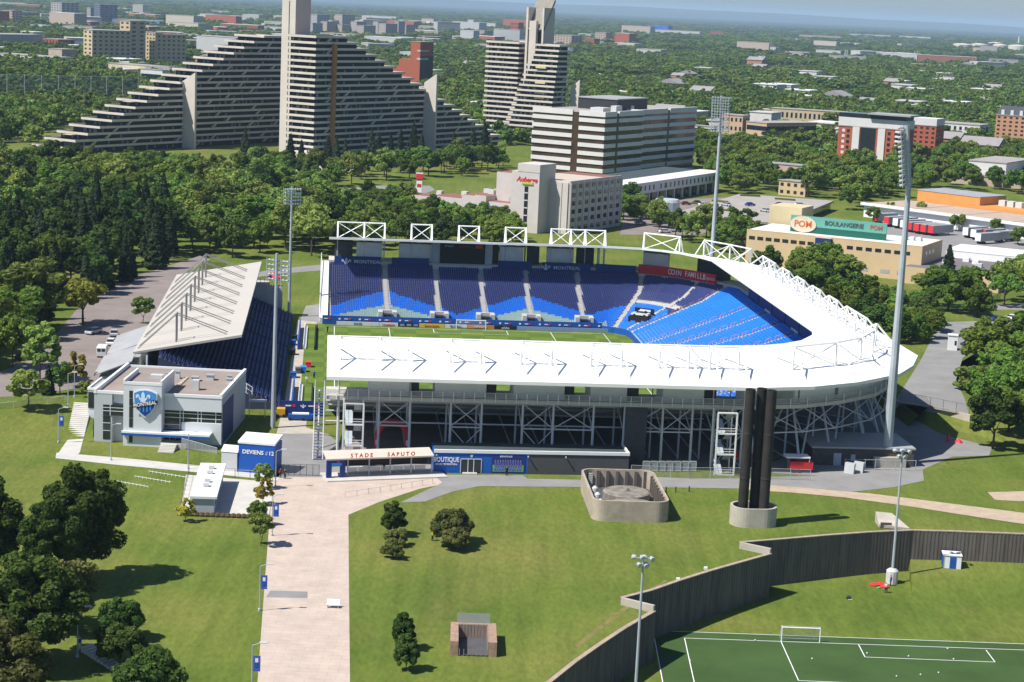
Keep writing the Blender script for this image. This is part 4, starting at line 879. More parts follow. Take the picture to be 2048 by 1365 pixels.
# ------------------------------------------------------------------ chimney cluster and cooling enclosure
def stadium_ring(cx, cy, hx, hy, r, n=8):
    pts = []
    for sx, sy, a0 in ((1, 1, 0), (-1, 1, 90), (-1, -1, 180), (1, -1, 270)):
        for k in range(n+1):
            a = R_(a0+90*k/n); pts.append((cx+sx*(hx-r)+r*math.cos(a), cy+sy*(hy-r)+r*math.sin(a)))
    return pts
def ring_wall(T, o, i, z0, z1):
    mb = MB(T); n = len(o)
    mb.v = [(p[0], p[1], z0) for p in o]+[(p[0], p[1], z1) for p in o]+[(p[0], p[1], z1) for p in i]+[(p[0], p[1], z0) for p in i]
    for k in range(n):
        k2 = (k+1) % n
        for j in range(3): mb.f.append((j*n+k, j*n+k2, (j+1)*n+k2, (j+1)*n+k))
    return mb
cc = G(1505, 1048); Tq = frame(cc, 6)
t = thing('flue_cluster', 'three tall black flue pipes rising from an oval concrete base', 'chimney', cc)
ring_wall(Tq, stadium_ring(0, 0, 3.75, 2.6, 2.5), stadium_ring(0, 0, 3.35, 2.2, 2.1), 0, 3.1).build('base_wall', CONC, t)
MB(Tq).prism(stadium_ring(0, 0, 3.3, 2.15, 2.0), 0, .5).build('base_floor', DKST, t)
FLUE = mat('black_flue', (0.030, 0.026, 0.025), 0.7, 0.35, 0.5)
for x, y in ((-1.8, -.1), (.25, .8), (1.5, -.6)):
    f_ = MB(Tq).lathe((x, y, .4), [(.80, 0), (.80, 7.1), (.84, 7.15), (.84, 7.3), (.80, 7.35), (.80, 14.3), (.84, 14.35), (.84, 14.5), (.80, 14.55), (.80, 21.6), (.7, 21.6), (.7, 21.0)], 20).build('flue', FLUE, t)
MB(Tq).bar((-1.8, -.1, 15), (.25, .8, 15), .07, 5).build('tie_bar', FLUE, t); MB(Tq).bar((.25, .8, 15), (1.5, -.6, 15), .07, 5).build('tie_bar', FLUE, t)
ce = G(1246, 1010); Tq = frame(ce, 4)
t = thing('cooling_enclosure', 'open concrete enclosure with rounded corners holding two round covers', 'enclosure', ce)
HXc, HYc = 6.2, 10.5
ring_wall(Tq, stadium_ring(0, 0, HXc, HYc, 2.2), stadium_ring(0, 0, HXc-.35, HYc-.35, 1.9), 0, 3.4).build('wall', mat('tan_concrete', (.38, .32, .25), .9, .22, .5), t)
MB(Tq).prism(stadium_ring(0, 0, HXc-.4, HYc-.4, 1.8), .02, .3).build('floor', DKST, t)
DISH = mat('dull_metal', (.22, .20, .17), .8, .5, .7)
for y in (-5.4, 2.8):
    d = MB(Tq).lathe((.8, y, .3), [(3.9, 0), (3.9, 1.2), (3.6, 1.35), (.6, 1.5), (.4, 1.8)], 28).build('round_cover', DISH, t)
    mb = MB(Tq)
    for k in range(5): a = k*.63; mb.bar((.8-3.6*math.cos(a), y-3.6*math.sin(a), 1.5), (.8+3.6*math.cos(a), y+3.6*math.sin(a), 1.5), .07, 4)
    mb.build('cover_rib', DKST, d)
for k in range(7): part('pilaster', CONCD, t, Tq, (-5.0+k*1.6, -4.5+k*1.6, HYc-.75, HYc-.36, .3, 3.2))
for k in range(9): part('pilaster', CONCD, t, Tq, (HXc-.8, HXc-.36, -8+k*1.9, -7.6+k*1.9, .3, 3.1))
for k in range(8): MB(Tq).bar((-4.9, 8.9-.0, .6+k*.33), (-4.2, 8.9, .6+k*.33), .05, 4).build('ladder_rung', WPAINT, t)
for y in (-7.5, -3.4, .6): MB(Tq).lathe((-4.7, y, .3), [(.5, 0), (.5, 2.3), (.2, 2.6)], 10).build('tank', UNIT, t)
# vent pit
vp = G(946, 1296); Tv_ = frame(vp, 2)
t = thing('vent_pit', 'small open concrete vent pit with timber lining on the lawn', 'pit', vp)
BRK = mat('rusty_concrete', (.33, .22, .16), .95, .3, 1.5); PLK = mat('weathered_plank', (.27, .21, .175), .9, .3, 2, stretch=(3, 3, .3))
MB(Tv_).box(-2.9, -1.9, -3.2, 4.2, 0, 1.9).build('side_wall', BRK, t); MB(Tv_).box(1.9, 2.9, -3.2, 4.2, 0, 1.9).build('side_wall', BRK, t); part('back_wall', BRK, t, Tv_, (-1.9, 1.9, 3.6, 4.2, 0, 1.9)); part('pit_floor', DKST, t, Tv_, (-1.89, 1.89, -3.1, 3.6, .02, .12))
for k in range(9): part('plank', PLK, t, Tv_, (-1.85+k*.41, -1.49+k*.41, 3.45, 3.59, .12, 1.85)); part('plank', PLK, t, Tv_, (1.76, 1.89, -2.9+k*.7, -2.3+k*.7, .12, 1.85))
part('screen', RAILP, t, Tv_, (-2.1, 2.1, 4.0, 4.05, 1.9, 3.2)); 
for k in range(7): part('grille_bar', PLK, t, Tv_, (-1.8+k*.55, -1.7+k*.55, -3.2, -3.1, 0.1, .9))
# ------------------------------------------------------------------ kiosk and its yard
kl, kr = G(382, 1028), G(428, 1029); Tk = frame(kl, math.degrees(math.atan2(kr.y-kl.y, kr.x-kl.x))); KW = (kr-kl).length
t = thing('kiosk', 'grey kiosk with long white flat roof beside the promenade', 'kiosk', kl)
part('wall', CAB, t, Tk, (0, KW, 0, 19, 0, 2.5)); MB(Tk).add([(-.2, -.3, 2.5), (KW+.4, -.3, 2.5), (KW+.4, 19.4, 2.9), (-.2, 19.4, 2.9), (-.2, -.3, 2.9), (KW+.4, -.3, 2.9), (KW+.4, 19.4, 3.3), (-.2, 19.4, 3.3)], [(0,1,2,3),(4,5,6,7),(0,1,5,4),(1,2,6,5),(2,3,7,6),(3,0,4,7)]).build('roof', TRIM, t)
for y in (5, 7.5, 12.5, 15.5): part('roof_vent', UNIT, t, Tk, (1.4, 2.3, y, y+.8, 3.0+y*.02, 3.5+y*.02))
for k in range(4): part('hatch', DKST, t, Tk, (KW, KW+.05, 2+k*4.2, 5+k*4.2, .9, 2.2))
HEDGE = mat('brown_hedge', (.09, .06, .03), .95, .4, 3, bump=.6, bscale=6)
def fence(name, label, pts, h, step, m=DKST, infill=None, rails=(1.0,)):
    t = thing(name, label, 'fence', pts[0])
    for a, b_ in zip(pts, pts[1:]):
        a, b_ = Vector(a), Vector(b_); L = (b_-a).length; n = max(1, int(L/step))
        for k in range(n+1):
            p = a.lerp(b_, k/n); MB().bar(p, p+Vector((0, 0, h)), .045, 4).build('post', m, t)
        for r in rails: MB().bar(a+Vector((0, 0, h*r)), b_+Vector((0, 0, h*r)), .03, 4).build('rail', m, t)
        if infill: MB().add([a+Vector((0, 0, .05)), b_+Vector((0, 0, .05)), b_+Vector((0, 0, h)), a+Vector((0, 0, h))], [(0,1,2,3)]).build('mesh_panel', infill, t)
    return t
fence('yard_fence', 'thin dark fence behind the kiosk yard', [G(378, 948), G(440, 953), G(500, 958), G(545, 964)], 1.5, 2.2)
fence('kiosk_fence', 'thin dark fence at the left side of the kiosk', [G(378, 948), G(360, 1026)], 1.2, 2.5)
t = thing('hedge_row', 'low brown hedge along the near edge of the kiosk yard', 'hedge', G(362, 1030)); 
a, b_ = G(362, 1031), G(498, 1036)
for k in range(14): p = a.lerp(b_, k/13); MB().lathe(p, [(.55, 0), (.6, .25), (.35, .55), (.05, .65)], 7).build('clump', HEDGE, t)
MESHF = mat('chain_link', (.25, .26, .27), .6, .1, 1, alpha=.25)
fence('entrance_gate_fence', 'dark bar gate closing the forecourt left of the ticket portal', [G(565, 952), G(600, 952), G(638, 953)], 2.0, .9, DKST, MESHF, (1.0, .1))
fence('box_hall_rail', 'grey handrail in front of the blue box building', [G(476, 952), G(512, 954), G(548, 957)], 1.0, 1.6, GALV, None, (1.0, .5))
fence('promenade_rail', 'low grey ramp railing on the promenade below the entrance canopy', [G(690, 995), G(760, 985), G(865, 968)], .9, 2.0, GALV, None, (1.0,))
fence('service_fence', 'chain-link fence along the service path right of the shop', [G(1262, 953), G(1380, 958), G(1500, 958), G(1620, 962)], 2.0, 3.0, GALV, MESHF, (1.0,))
fence('bank_fence', 'pale glass fence along the path at the top of the left bank', [G(-40, 822, UP), G(60, 812, UP), G(130, 804, UP)], 1.1, 2.6, STEEL, MESHF, (1.0,))
fence('road_fence', 'wire fence on the low wall at the end of the right access road', [G(x, y, UR) for x, y in ((1800, 805), (1860, 816), (1938, 832))], 2.2, 2.6, DKST, MESHF, (1.0,))
t = thing('road_wall', 'low tan retaining wall at the end of the right access road', 'wall', G(1860, 815, UR))
MB().wall([rw[0]+Vector((-2, -.3, 0)), rw[1], rw[2], rw[3]], .6, .3, UR+.35).build('wall', CONC, t)
fence('street_hedge_fence', 'green mesh fence beside the street on the right', [G(1880, 630), G(1960, 620), G(2000, 600)], 2.2, 4, mat('green_post', (.05, .16, .11)), mat('green_mesh', (.05, .16, .11), .7, .1, 1, alpha=.4))
# ------------------------------------------------------------------ street lamps with banners
BAN = mat('banner_blue', (.05, .10, .42), .6, .35, 1.5)
def lamp_mesh():
    t = thing('street_lamp', 'street lamp', 'street lamp', (0, 0, 0), 'park street lamps')
    MB().bar((0, 0, 0), (0, 0, 6.1), .09, 6, .06).build('pole', GALV, t); MB().lathe((0, 0, 0), [(.22, 0), (.2, .3), (.1, .4)], 8).build('foot', GALV, t)
    MB().bar((0, 0, 6.1), (1.1, 0, 6.5), .05, 5).build('arm', GALV, t); MB().box(.8, 1.7, -.16, .16, 6.42, 6.56).build('lamp_head', STEEL, t); return t
lamp0 = lamp_mesh()
LAMPS = [(519, 1222, 0, 'street lamp with a blue banner at the promenade edge beside the steel plate', 1), (503, 1392, 0, 'street lamp at the bottom edge, nearest on the promenade', 1), (544, 1072, 0, 'street lamp with a blue banner among the young promenade trees', 1), (551, 975, 0, 'street lamp beside the blue box building', 0),
    (222, 921, 0, 'street lamp on the lawn in front of the clubhouse left window', 0), (376, 938, 0, 'street lamp on the walkway in front of the clubhouse ramp', 0), (117, 886, 0, 'street lamp with a blue banner left of the bank stairs', 1), (149, 795, UP, 'street lamp behind the glass fence on the left bank', 0), (136, 812, UP, 'street lamp at the top of the bank stairs', 0), (155, 1315, 0, 'two-armed park lamp in the shade of the near left trees', 0)]
for i_, (x, y, z, lab, ban) in enumerate(sorted(LAMPS, key=lambda q: q[4])):
    p = G(x, y, z)
    if i_ == 0: lm = lamp0; lm.location = p; lm['label'] = lab
    else: lm = dup(lamp0, p, 0, lab)
    if ban:
        bn = MB(frame(p, 0)).box(.12, .95, -.03, .03, 3.0, 4.9).build('banner', BAN, lm); part('printed_figure', WPAINT, bn, frame(p, 0), (.35, .7, -.05, -.035, 3.5, 4.6)); part('printed_shirt', BOARD, bn, frame(p, 0), (.3, .75, -.065, -.052, 3.5, 4.1))
# taller sports lamps on the lower level
def sports_lamp(base, h, label, collar):
    t = thing('sports_lamp', label, 'sports light', base, 'practice pitch lights'); x, y, z = base
    MB().bar((x, y, z), (x, y, z+h), .24, 8, .13).build('pole', GALV, t)
    MB().bar((x-.95, y, z+h-.3), (x+.95, y, z+h-.3), .06, 4).bar((x-.9, y, z+h-1.1), (x+.9, y, z+h-1.1), .06, 4).build('cross_arm', GALV, t)
    for dx, dz, s_ in ((-.9, -.2, -1), (-.3, -.1, 1), (.35, -.15, -1), (.9, -.2, 1), (-.6, -1.0, 1), (.2, -1.05, 1), (.7, -1.0, -1)):
        MB().bar((x+dx, y+.1*s_, z+h+dz+.05), (x+dx+.25*s_, y-.45*s_, z+h+dz-.15), .16, 8, .34).build('lamp', LAMP, t)
    if collar: MB().lathe((x, y, z), [(.95, 0), (.95, 2.0), (.6, 2.3), (.3, 2.4)], 12).build('collar', UNIT, t)
sports_lamp(tuple(G(1783, 1166, LZ)), 21.5, 'multi-headed light pole with a grey collar below the retaining wall', True)
q_ = G(1287, 1112, LZ+21.5); sports_lamp((q_.x, q_.y, LZ), 21.5, 'multi-headed light pole at the near end of the retaining wall', False)
goal(frame((0, 0, 0), 1.2), tuple(Vector(frame((0, 0, 0), -1.2)(tuple(G(1601, 1285, LZ)))))[:2]+(LZ+.02,), 5.4, 2.1, 1.4, 'practice_goal', 'white practice goal on the far line of the lower pitch')
# portable cabin
pc = G(1903, 1138, -5.3); Tp = frame(pc, -6)
t = thing('portable_cabin', 'small white and blue portable cabin at the foot of the retaining wall', 'cabin', pc)
part('body', WPAINT, t, Tp, (-1.5, 1.3, -1, 1.4, -.3, 2.4)); part('roof', TRIM, t, Tp, (-1.6, 1.4, -1.1, 1.5, 2.4, 2.52)); part('blue_panel', BOARD, t, Tp, (-.5, .5, -1.05, -1.0, .15, 2.2)); part('blue_side', BOARD, t, Tp, (-1.55, -1.5, -.8, 1.1, .2, 2.2))
# bench on promenade, rows of low benches on the lawn
bp = G(666, 1216); Tb_ = frame(bp, 0)
t = thing('park_bench', 'white bench alone on the promenade', 'bench', bp)
part('seat', WPAINT, t, Tb_, (-.85, .85, -.3, .2, .42, .5)); MB(Tb_).add([(-.85, .2, .5), (.85, .2, .5), (.85, .42, 1.05), (-.85, .42, 1.05), (-.85, .26, .5), (.85, .26, .5), (.85, .48, 1.05), (-.85, .48, 1.05)], [(0,1,2,3),(4,5,6,7),(0,1,5,4),(1,2,6,5),(2,3,7,6),(3,0,4,7)]).build('backrest', WPAINT, t)
for x in (-.7, .7): part('leg', CONC, t, Tb_, (x-.06, x+.06, -.25, .3, 0, .42))
for (a, b_), lab in ((((298, 946), (372, 958)), 'farthest row of thin white benches on the left lawn'), (((270, 956), (342, 968)), 'middle row of thin white benches on the left lawn'), (((228, 965), (296, 977)), 'nearest row of thin white benches on the left lawn')):
    a, b_ = G(*a), G(*b_); t = thing('bench_row', lab, 'bench', a, 'white bench rows on the left lawn'); d = (b_-a).normalized(); L = (b_-a).length
    MB().bar(a+Vector((0, 0, .3)), b_+Vector((0, 0, .3)), .035, 4).build('plank', WPAINT, t)
    k = 0
    while k < L: p = a+d*k; MB().bar(p, p+Vector((0, 0, .5)), .035, 4).build('leg', WPAINT, t); k += .75
# bollards beside the service path, red cones, crowd barriers
for i, (x, y) in enumerate(((1332, 985), (1351, 985), (1378, 984))):
    p = G(x, y); t = thing('bollard', ('left', 'middle', 'right')[i]+' of three dark bollards beside the service path', 'bollard', p, 'service path bollards')
    MB().lathe(p, [(.13, 0), (.13, .9), (.08, 1.0)], 8).build('post', DKST, t)
for x, y, lab, h in ((1896, 884, 'tall red marker post in the right side yard', 1.6), (1917, 886, 'red heap of folded barrier in the right side yard', .8)):
    p = G(x, y); t = thing('red_marker', lab, 'marker', p); MB().lathe(p, [(.35 if h > 1 else .9, 0), (.3 if h > 1 else .6, h*.5), (.12, h)], 8).build('body', RED, t)
BARW = mat('barrier_grey', (.45, .47, .48), .5, .1, 1)
for k in range(7):
    p = G(1292+k*15.5, 944); t = thing('crowd_barrier', 'grey crowd barrier in the row beside the right stair tower, number %s from the left' % ('one', 'two', 'three', 'four', 'five', 'six', 'seven')[k], 'barrier', p, 'crowd barriers by the stair tower')
    Tf = frame(p, 4); MB(Tf).bar((-.6, 0, 1.9), (.6, 0, 1.9), .05, 4).bar((-.6, 0, .2), (.6, 0, .2), .05, 4).bar((-.6, 0, 0), (-.6, 0, 1.9), .05, 4).bar((.6, 0, 0), (.6, 0, 1.9), .05, 4).build('frame', BARW, t); part('infill', RAILP, t, Tf, (-.55, .55, -.02, .02, .25, 1.85))
for i, (x, y) in enumerate(((1697, 948), (1715, 946))):
    p = G(x, y); Tf = frame(p, -30); t = thing('barrier_stack', ('left', 'right')[i]+' stack of pale barriers leaning beside the mast plinth', 'barrier', p)
    for k in range(5): MB(Tf).add([(-.9, k*.16, 0), (.9, k*.16, 0), (.9, k*.16+.3, 1.9), (-.9, k*.16+.3, 1.9), (-.9, k*.16+.06, 0), (.9, k*.16+.06, 0), (.9, k*.16+.36, 1.9), (-.9, k*.16+.36, 1.9)], [(0,1,2,3),(4,5,6,7),(0,1,5,4),(1,2,6,5),(2,3,7,6),(3,0,4,7)]).build('barrier', BARW, t)
t = thing('brick_annex', 'low dark annex with flat roof under the right corner of the stand', 'annex', ST((60, -80, 0)))
part('wall', mat('dark_brick', (.085, .072, .066), .9, .2, 1), t, ST, (53, 72, -82, -70, 0, 3.2)); part('roof', METR, t, ST, (52.8, 72.2, -82.2, -69.8, 3.2, 3.5)); part('door', CAB, t, ST, (57, 58.4, -82.08, -82.0, 0, 2.3)); part('door', CAB, t, ST, (60.2, 61, -82.08, -82, .9, 2.1))
t = thing('red_trailer', 'red and cream food trailer beside the black flues', 'trailer', ST((49, -86, 0)))
part('body', RED, t, ST, (47.4, 51.6, -88.2, -86, .6, 2.0)); part('canopy', TRIM, t, ST, (46.6, 51, -88.4, -85.8, 2.7, 2.95)); part('counter', DKST, t, ST, (46.9, 47.4, -88, -86, .6, 2.6)); part('post', WPAINT, t, ST, (50.8, 50.9, -88.3, -88.2, 2.0, 2.7))
for u in (48, 49): MB(ST).bar((u, -88.4, .4), (u, -88.1, .4), .38, 10).build('wheel', BLACK, t)
for i, (u0, u1) in enumerate(((37.8, 41), (41.2, 44.6))):
    t = thing('red_tent_row', ('left', 'right')[i]+' red folded awning under the near stand beside the stair tower', 'awning', ST((u0, -84, 0))); MB(ST).add([(u0, -86, 2.0), (u1, -86, 2.0), (u1, -83.6, 2.7), (u0, -83.6, 2.7), (u0, -86, 1.6), (u1, -86, 1.6)], [(0,1,2,3),(0,1,5,4)]).build('canopy', mat('orange_red', (.55, .07, .03), .6, .1, 1), t)
    for u in (u0, u1): part('leg', GALV, t, ST, (u-.04, u+.04, -86, -85.9, 0, 1.8))
# yellow hoist and gear at the left stand corner
t = thing('lift_machine', 'yellow lifting machine parked at the foot of the near left mast', 'machine', ST((-43.6, -52, 0)))
part('body', mat('machine_yellow', (.62, .33, .02), .5, .1, 1), t, ST, (-44.6, -43, -53, -51, .5, 1.7)); part('boom', MATS['machine_yellow'], t, ST, (-45.3, -44.9, -51.4, -51, .6, 3.4)); part('chassis', DKST, t, ST, (-44.8, -42.8, -53.2, -50.8, .2, .5))
for u in (-44.4, -43.2): MB(ST).bar((u, -53.3, .35), (u, -53.0, .35), .35, 8).build('wheel', BLACK, t)
t = thing('blue_cart', 'blue and white cart with equipment in front of the pitch corner', 'cart', ST((-40, -55, 0)))
part('body', BOARD, t, ST, (-42.4, -37.4, -55.4, -54.2, .3, 1.2)); part('cover', WPAINT, t, ST, (-41.6, -38.4, -55.3, -54.3, 1.2, 1.45))
for u in (-42, -39.5, -37.6): MB(ST).bar((u, -55.55, .3), (u, -55.3, .3), .3, 8).build('wheel', BLACK, t)
for i, (u, w, m_, lab) in enumerate(((-42.8, 30, BLACK, 'black crate on the pitch-side path, farthest'), (-43, 24, BOARD, 'blue crate on the pitch-side path, second from the far end'), (-42.9, 12, BLACK, 'black crate on the pitch-side path, third from the far end'), (-42.2, -14, BOARD, 'blue equipment box beside the near team seats'), (-41.3, -9, DKST, 'dark equipment box at the pitch edge'), (-40.2, -7.5, BLUE, 'bright blue equipment cover at the pitch edge'), (-39.2, -2, RED, 'red equipment heap at the pitch edge'))):
    t = thing('equipment_box', lab, 'box', ST((u, w, 0))); part('body', m_, t, ST, (u-.6, u+.6, w-.9, w+.9, .05, 1.1)); part('lid', m_, t, ST, (u-.65, u+.65, w-.95, w+.95, 1.1, 1.22))
# access ladder frame between clubhouse and stand
t = thing('steel_gangway', 'pale steel gangway stepping down beside the left stand', 'gangway', ST((-50, -55, 0)))
for k in range(3): MB(ST).bar((-55, -48-k*.9, 8.2-k*.7), (-49.4, -51-k*.9, 5.4-k*.7), .06, 4).build('rail', STEEL, t)
for k in range(6): f = k/5; MB(ST).bar((-55+5.6*f, -48-3*f, 8.2-2.8*f), (-55+5.6*f, -49.8-3*f, 6.8-2.8*f), .06, 4).build('baluster', STEEL, t)
MB(ST).box(-50, -46.6, -53.6, -52, 3.1, 3.3).build('landing', STEEL, t); MB(ST).bar((-49.8, -53.5, 0), (-49.8, -53.5, 6.2), .08, 4).build('post', STEEL, t); MB(ST).bar((-46.8, -53.5, 0), (-46.8, -53.5, 4.2), .08, 4).build('post', STEEL, t)
# steps with a rail in the near left trees, red mats near the lamp
t = thing('garden_steps', 'timber-edged steps with a yellow rail in the near left trees', 'steps', G(205, 1310))
a, b_ = G(176, 1302), G(240, 1342)
for k in range(11):
    p = a.lerp(b_, k/10); MB(frame(p, -35)).box(-.25, .25, -.9, .9, 0, .12+.05*(10-k)).build('step', CONCL, t)
MB().bar(a+Vector((2.4, 0.8, 1)), b_+Vector((-1.4, .8, .9)), .05, 4).build('rail', mat('yellow_rail', (.6, .38, .04)), t)
# ------------------------------------------------------------------ pyramid apartment blocks
PARA = mat('balcony_concrete', (0.60, 0.545, 0.475), 0.9, 0.10, 0.12); PARAW = mat('shaft_concrete', (0.58, 0.525, 0.46), 0.9, 0.08, 0.1)
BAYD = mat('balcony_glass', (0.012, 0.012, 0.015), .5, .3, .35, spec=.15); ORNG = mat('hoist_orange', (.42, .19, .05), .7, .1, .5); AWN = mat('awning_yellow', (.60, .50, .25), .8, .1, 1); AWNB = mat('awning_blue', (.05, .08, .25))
BLND = mat('window_blind', (.22, .21, .20), .8, .45, .15)
def floors(parent, T, spans, x0, x1, fh=3.0, first=0, ends=True, rp=None):
    # spans[k] = (ya, yb) for storey k: a parapet slab and a set-back glass band, each its own part
    rp = rp or random.Random(len(spans))
    for k, (ya, yb) in enumerate(spans):
        z = (first+k)*fh
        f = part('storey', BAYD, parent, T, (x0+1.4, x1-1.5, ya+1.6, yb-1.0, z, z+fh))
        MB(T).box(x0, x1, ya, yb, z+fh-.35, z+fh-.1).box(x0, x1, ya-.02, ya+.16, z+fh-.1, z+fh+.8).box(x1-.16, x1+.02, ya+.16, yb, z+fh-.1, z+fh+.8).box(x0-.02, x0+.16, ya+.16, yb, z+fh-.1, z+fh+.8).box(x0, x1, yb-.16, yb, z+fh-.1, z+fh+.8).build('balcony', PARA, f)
        bl = MB(T); q_ = ya+3
        while q_ < yb-4:
            if rp.random() < .28: w_ = rp.uniform(.8, 2.0); bl.box(x1-1.5, x1-1.44, q_, q_+w_, z+rp.uniform(.3, .9), z+rp.uniform(1.8, 2.5))
            q_ += rp.uniform(2.2, 5)
        q_ = x0+2.5
        while q_ < x1-4:
            if rp.random() < .6: w_ = rp.uniform(.8, 2.2); bl.box(q_, q_+w_, ya+1.5, ya+1.58, z+rp.uniform(.3, .9), z+rp.uniform(1.8, 2.5))
            q_ += rp.uniform(2.2, 4)
        if bl.v: bl.build('window_blind', BLND, f, stuff=True)
        yy = ya+9+rp.random()*4
        while yy < yb-6:
            if rp.random() < .55: MB(T).add([(x1-.5, yy, z+.95), (x1-.5, yy+1.6, z+.95), (x1-.5, yy+4.2, z+fh-.35), (x1-.5, yy+2.6, z+fh-.35), (x1-1.45, yy, z+.95), (x1-1.45, yy+1.6, z+.95), (x1-1.45, yy+4.2, z+fh-.35), (x1-1.45, yy+2.6, z+fh-.35)], [(0,1,2,3),(4,5,6,7),(0,1,5,4),(1,2,6,5),(2,3,7,6),(3,0,4,7)]).build('stair_panel', PARA, f)
            yy += 12+rp.random()*30
def fin(parent, T, x0, x1, y, zt, zb=0): 
    return MB(T).add([(x0, y, zb), (x1, y, zb), (x1, y, zt), (x0, y, zt-5), (x0, y+1.4, zb), (x1, y+1.4, zb), (x1, y+1.4, zt), (x0, y+1.4, zt-5)], [(0,1,2,3),(4,5,6,7),(0,1,5,4),(1,2,6,5),(2,3,7,6),(3,0,4,7)]).build('fin_wall', PARAW, parent)
PA = G(132, 310); Ta = frame(PA, -32)
t = thing('pyramid_block', 'long stepped concrete pyramid block whose terraces climb from the left', 'apartment block', PA, 'stepped pyramid blocks')
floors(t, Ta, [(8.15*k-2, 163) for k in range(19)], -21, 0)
fin(t, Ta, -1, 7.5, 82, 39)
for k in (0, 1, 6, 8): part('awning', AWN, t, Ta, (-12, -6, 8.15*k+1, 8.15*k+4, 3*k+5.6, 3*k+5.75))
part('roof_paving', mat('red_paving', (.25, .11, .08)), t, Ta, (-19, -2, 150, 161, 57.0, 57.3))
PB = G(626, 320); Tb2 = frame(PB, -32)
t = thing('pyramid_block', 'pyramid block with bright narrow end and orange hoist, terraces falling right', 'apartment block', PB, 'stepped pyramid blocks')
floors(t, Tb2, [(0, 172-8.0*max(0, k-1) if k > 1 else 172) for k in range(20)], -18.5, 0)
fin(t, Tb2, -1, 7, 95, 42)
part('roof_paving', MATS['red_paving'], t, Tb2, (-17, -1.6, 2, 22, 60, 60.3)); part('hoist', ORNG, t, Tb2, (.1, 1.6, 13, 15.2, 4, 57)); part('podium', CONCL, t, Tb2, (-12, 8, -6, -2, 0, 3)); part('porch_roof', PARA, t, Tb2, (-6, 9, -9, -.2, 3.0, 4.4))
sh = Tb2((-22.5, 6, 0)); Ts = frame(sh, -32)
t = thing('lift_shaft_tower', 'tall bare concrete shaft rising between the two pyramid wings', 'tower', sh, 'bare concrete shafts')
MB(Ts).box(-4.2, 4.5, 0, 12, 0, 78).add([(-4.2, 0, 78), (4.5, 0, 78), (4.5, 12, 78), (-4.2, 12, 78), (-4.2, 0, 85), (4.5, 0, 85), (4.5, 12, 79.5), (-4.2, 12, 79.5)], [(4,5,6,7),(0,1,5,4),(1,2,6,5),(2,3,7,6),(3,0,4,7)]).build('shaft', PARAW, t); part('groove', DKST, t, Ts, (.2, .8, -.05, .02, 4, 77)); part('louvre', DKST, t, Ts, (-3.4, 3.8, -.06, .02, 78.6, 83))
PC = G(1030, 276); Tc2 = frame(PC, -32)
t = thing('pyramid_block', 'farther stepped block with even bright balcony bands, left of the second shaft', 'apartment block', PC, 'stepped pyramid blocks')
floors(t, Tc2, [(0, 38)]*19, -24, 0); part('roof_paving', MATS['red_paving'], t, Tc2, (-22, -2, 2, 30, 57, 57.3))
PD = G(1113, 287); Td2 = frame(PD, -32)
t = thing('pyramid_block', 'farther stepped block with coloured awnings, right of the second shaft', 'apartment block', PD, 'stepped pyramid blocks')
for k in range(19): floors(t, Td2, [(-1.6*(18-k)*.3, 13)], -19-(18-k)*.85, -1.0-.0*k, first=k, rp=random.Random(k))
fin(t, Td2, 2, 8, 10, 38)
for k, m_ in ((7, AWNB), (8, AWN), (9, AWN), (11, AWN), (14, AWN)): part('awning', m_, t, Td2, (-15, -8, -3.4, -2.2, 3*k+1.6, 3*k+2.8))
sh = Tc2((8.4, 3, 0)); Ts = frame(sh, -32)
t = thing('lift_shaft_tower', 'second bare concrete shaft with a slanted grey top, farther back', 'tower', sh, 'bare concrete shafts')
MB(Ts).box(-5, 5.6, 1, 12, 0, 66).build('shaft', BAYD, t); part('shaft_side', PARAW, t, Ts, (-6, -4.6, 0, 12.5, 0, 79), (5.4, 6.6, 0, 12.5, 0, 79)); part('shaft_face', PARAW, t, Ts, (-2.6, 2.2, -1.5, 1, 0, 71)); MB(Ts).add([(-6, 0, 66), (6.6, 0, 66), (6.6, 12, 84.5), (-6, 12, 84.5), (-6, .9, 65), (6.6, .9, 65), (6.6, 12.9, 83), (-6, 12.9, 83)], [(0,1,2,3),(4,5,6,7),(0,1,5,4),(1,2,6,5),(2,3,7,6),(3,0,4,7)]).build('slanted_roof', mat('roof_gravel', (.26, .24, .20), .95, .2, .6), t)
part('canopy', PARAW, t, Ts, (-1, 14, -14, -4, 3, 3.6))
# ------------------------------------------------------------------ office slab and hotel
OFF = mat('office_cladding', (0.64, 0.62, 0.60), 0.8, 0.06, 0.15); OGL = mat('office_glass', (.03, .028, .026), .12, .6, .25, spec=.7, col2=(.10, .055, .03))
oc = G(1211, 227, 31.5); To = frame((oc.x, oc.y), -31)
t = thing('office_block', 'long eight-storey office block with white bands and brown ribbon windows', 'office', (oc.x, oc.y, 0))
def rib_block(x0, x1, y0, y1, h, n, gx, gy):
    core = part('glass_core', OGL, t, To, (x0+.45, x1-.45, y0+.45, y1-.45, 0, h-.5)); fh = h/n
    for k in range(n+1):
        z0 = fh*k-.9 if k else 0; z1 = fh*k+1.0 if k < n else h+.5
        if k == n: z0 = h-1.9
        xs = [(x0, gx-1.8), (gx+1.8, x1)] if gx else [(x0, x1)]
        for a, b_ in xs:
            MB(To).box(a, b_, y0, y0+1.2, z0, z1).build('band', OFF, t)
        ys = [(y0, gy-1.3), (gy+1.3, y1)] if gy else [(y0, y1)]
        for j, (a, b_) in enumerate(ys):
            MB(To).box(x1-1.2, x1+.02, a+(1.22 if j == 0 else 0), b_, z0, z1).build('band', OFF, t)
    part('roof', mat('grey_roof', (.33, .30, .28), .95, .12, .3), t, To, (x0+.3, x1-.3, y0+.3, y1-.3, h-.45, h-.3))
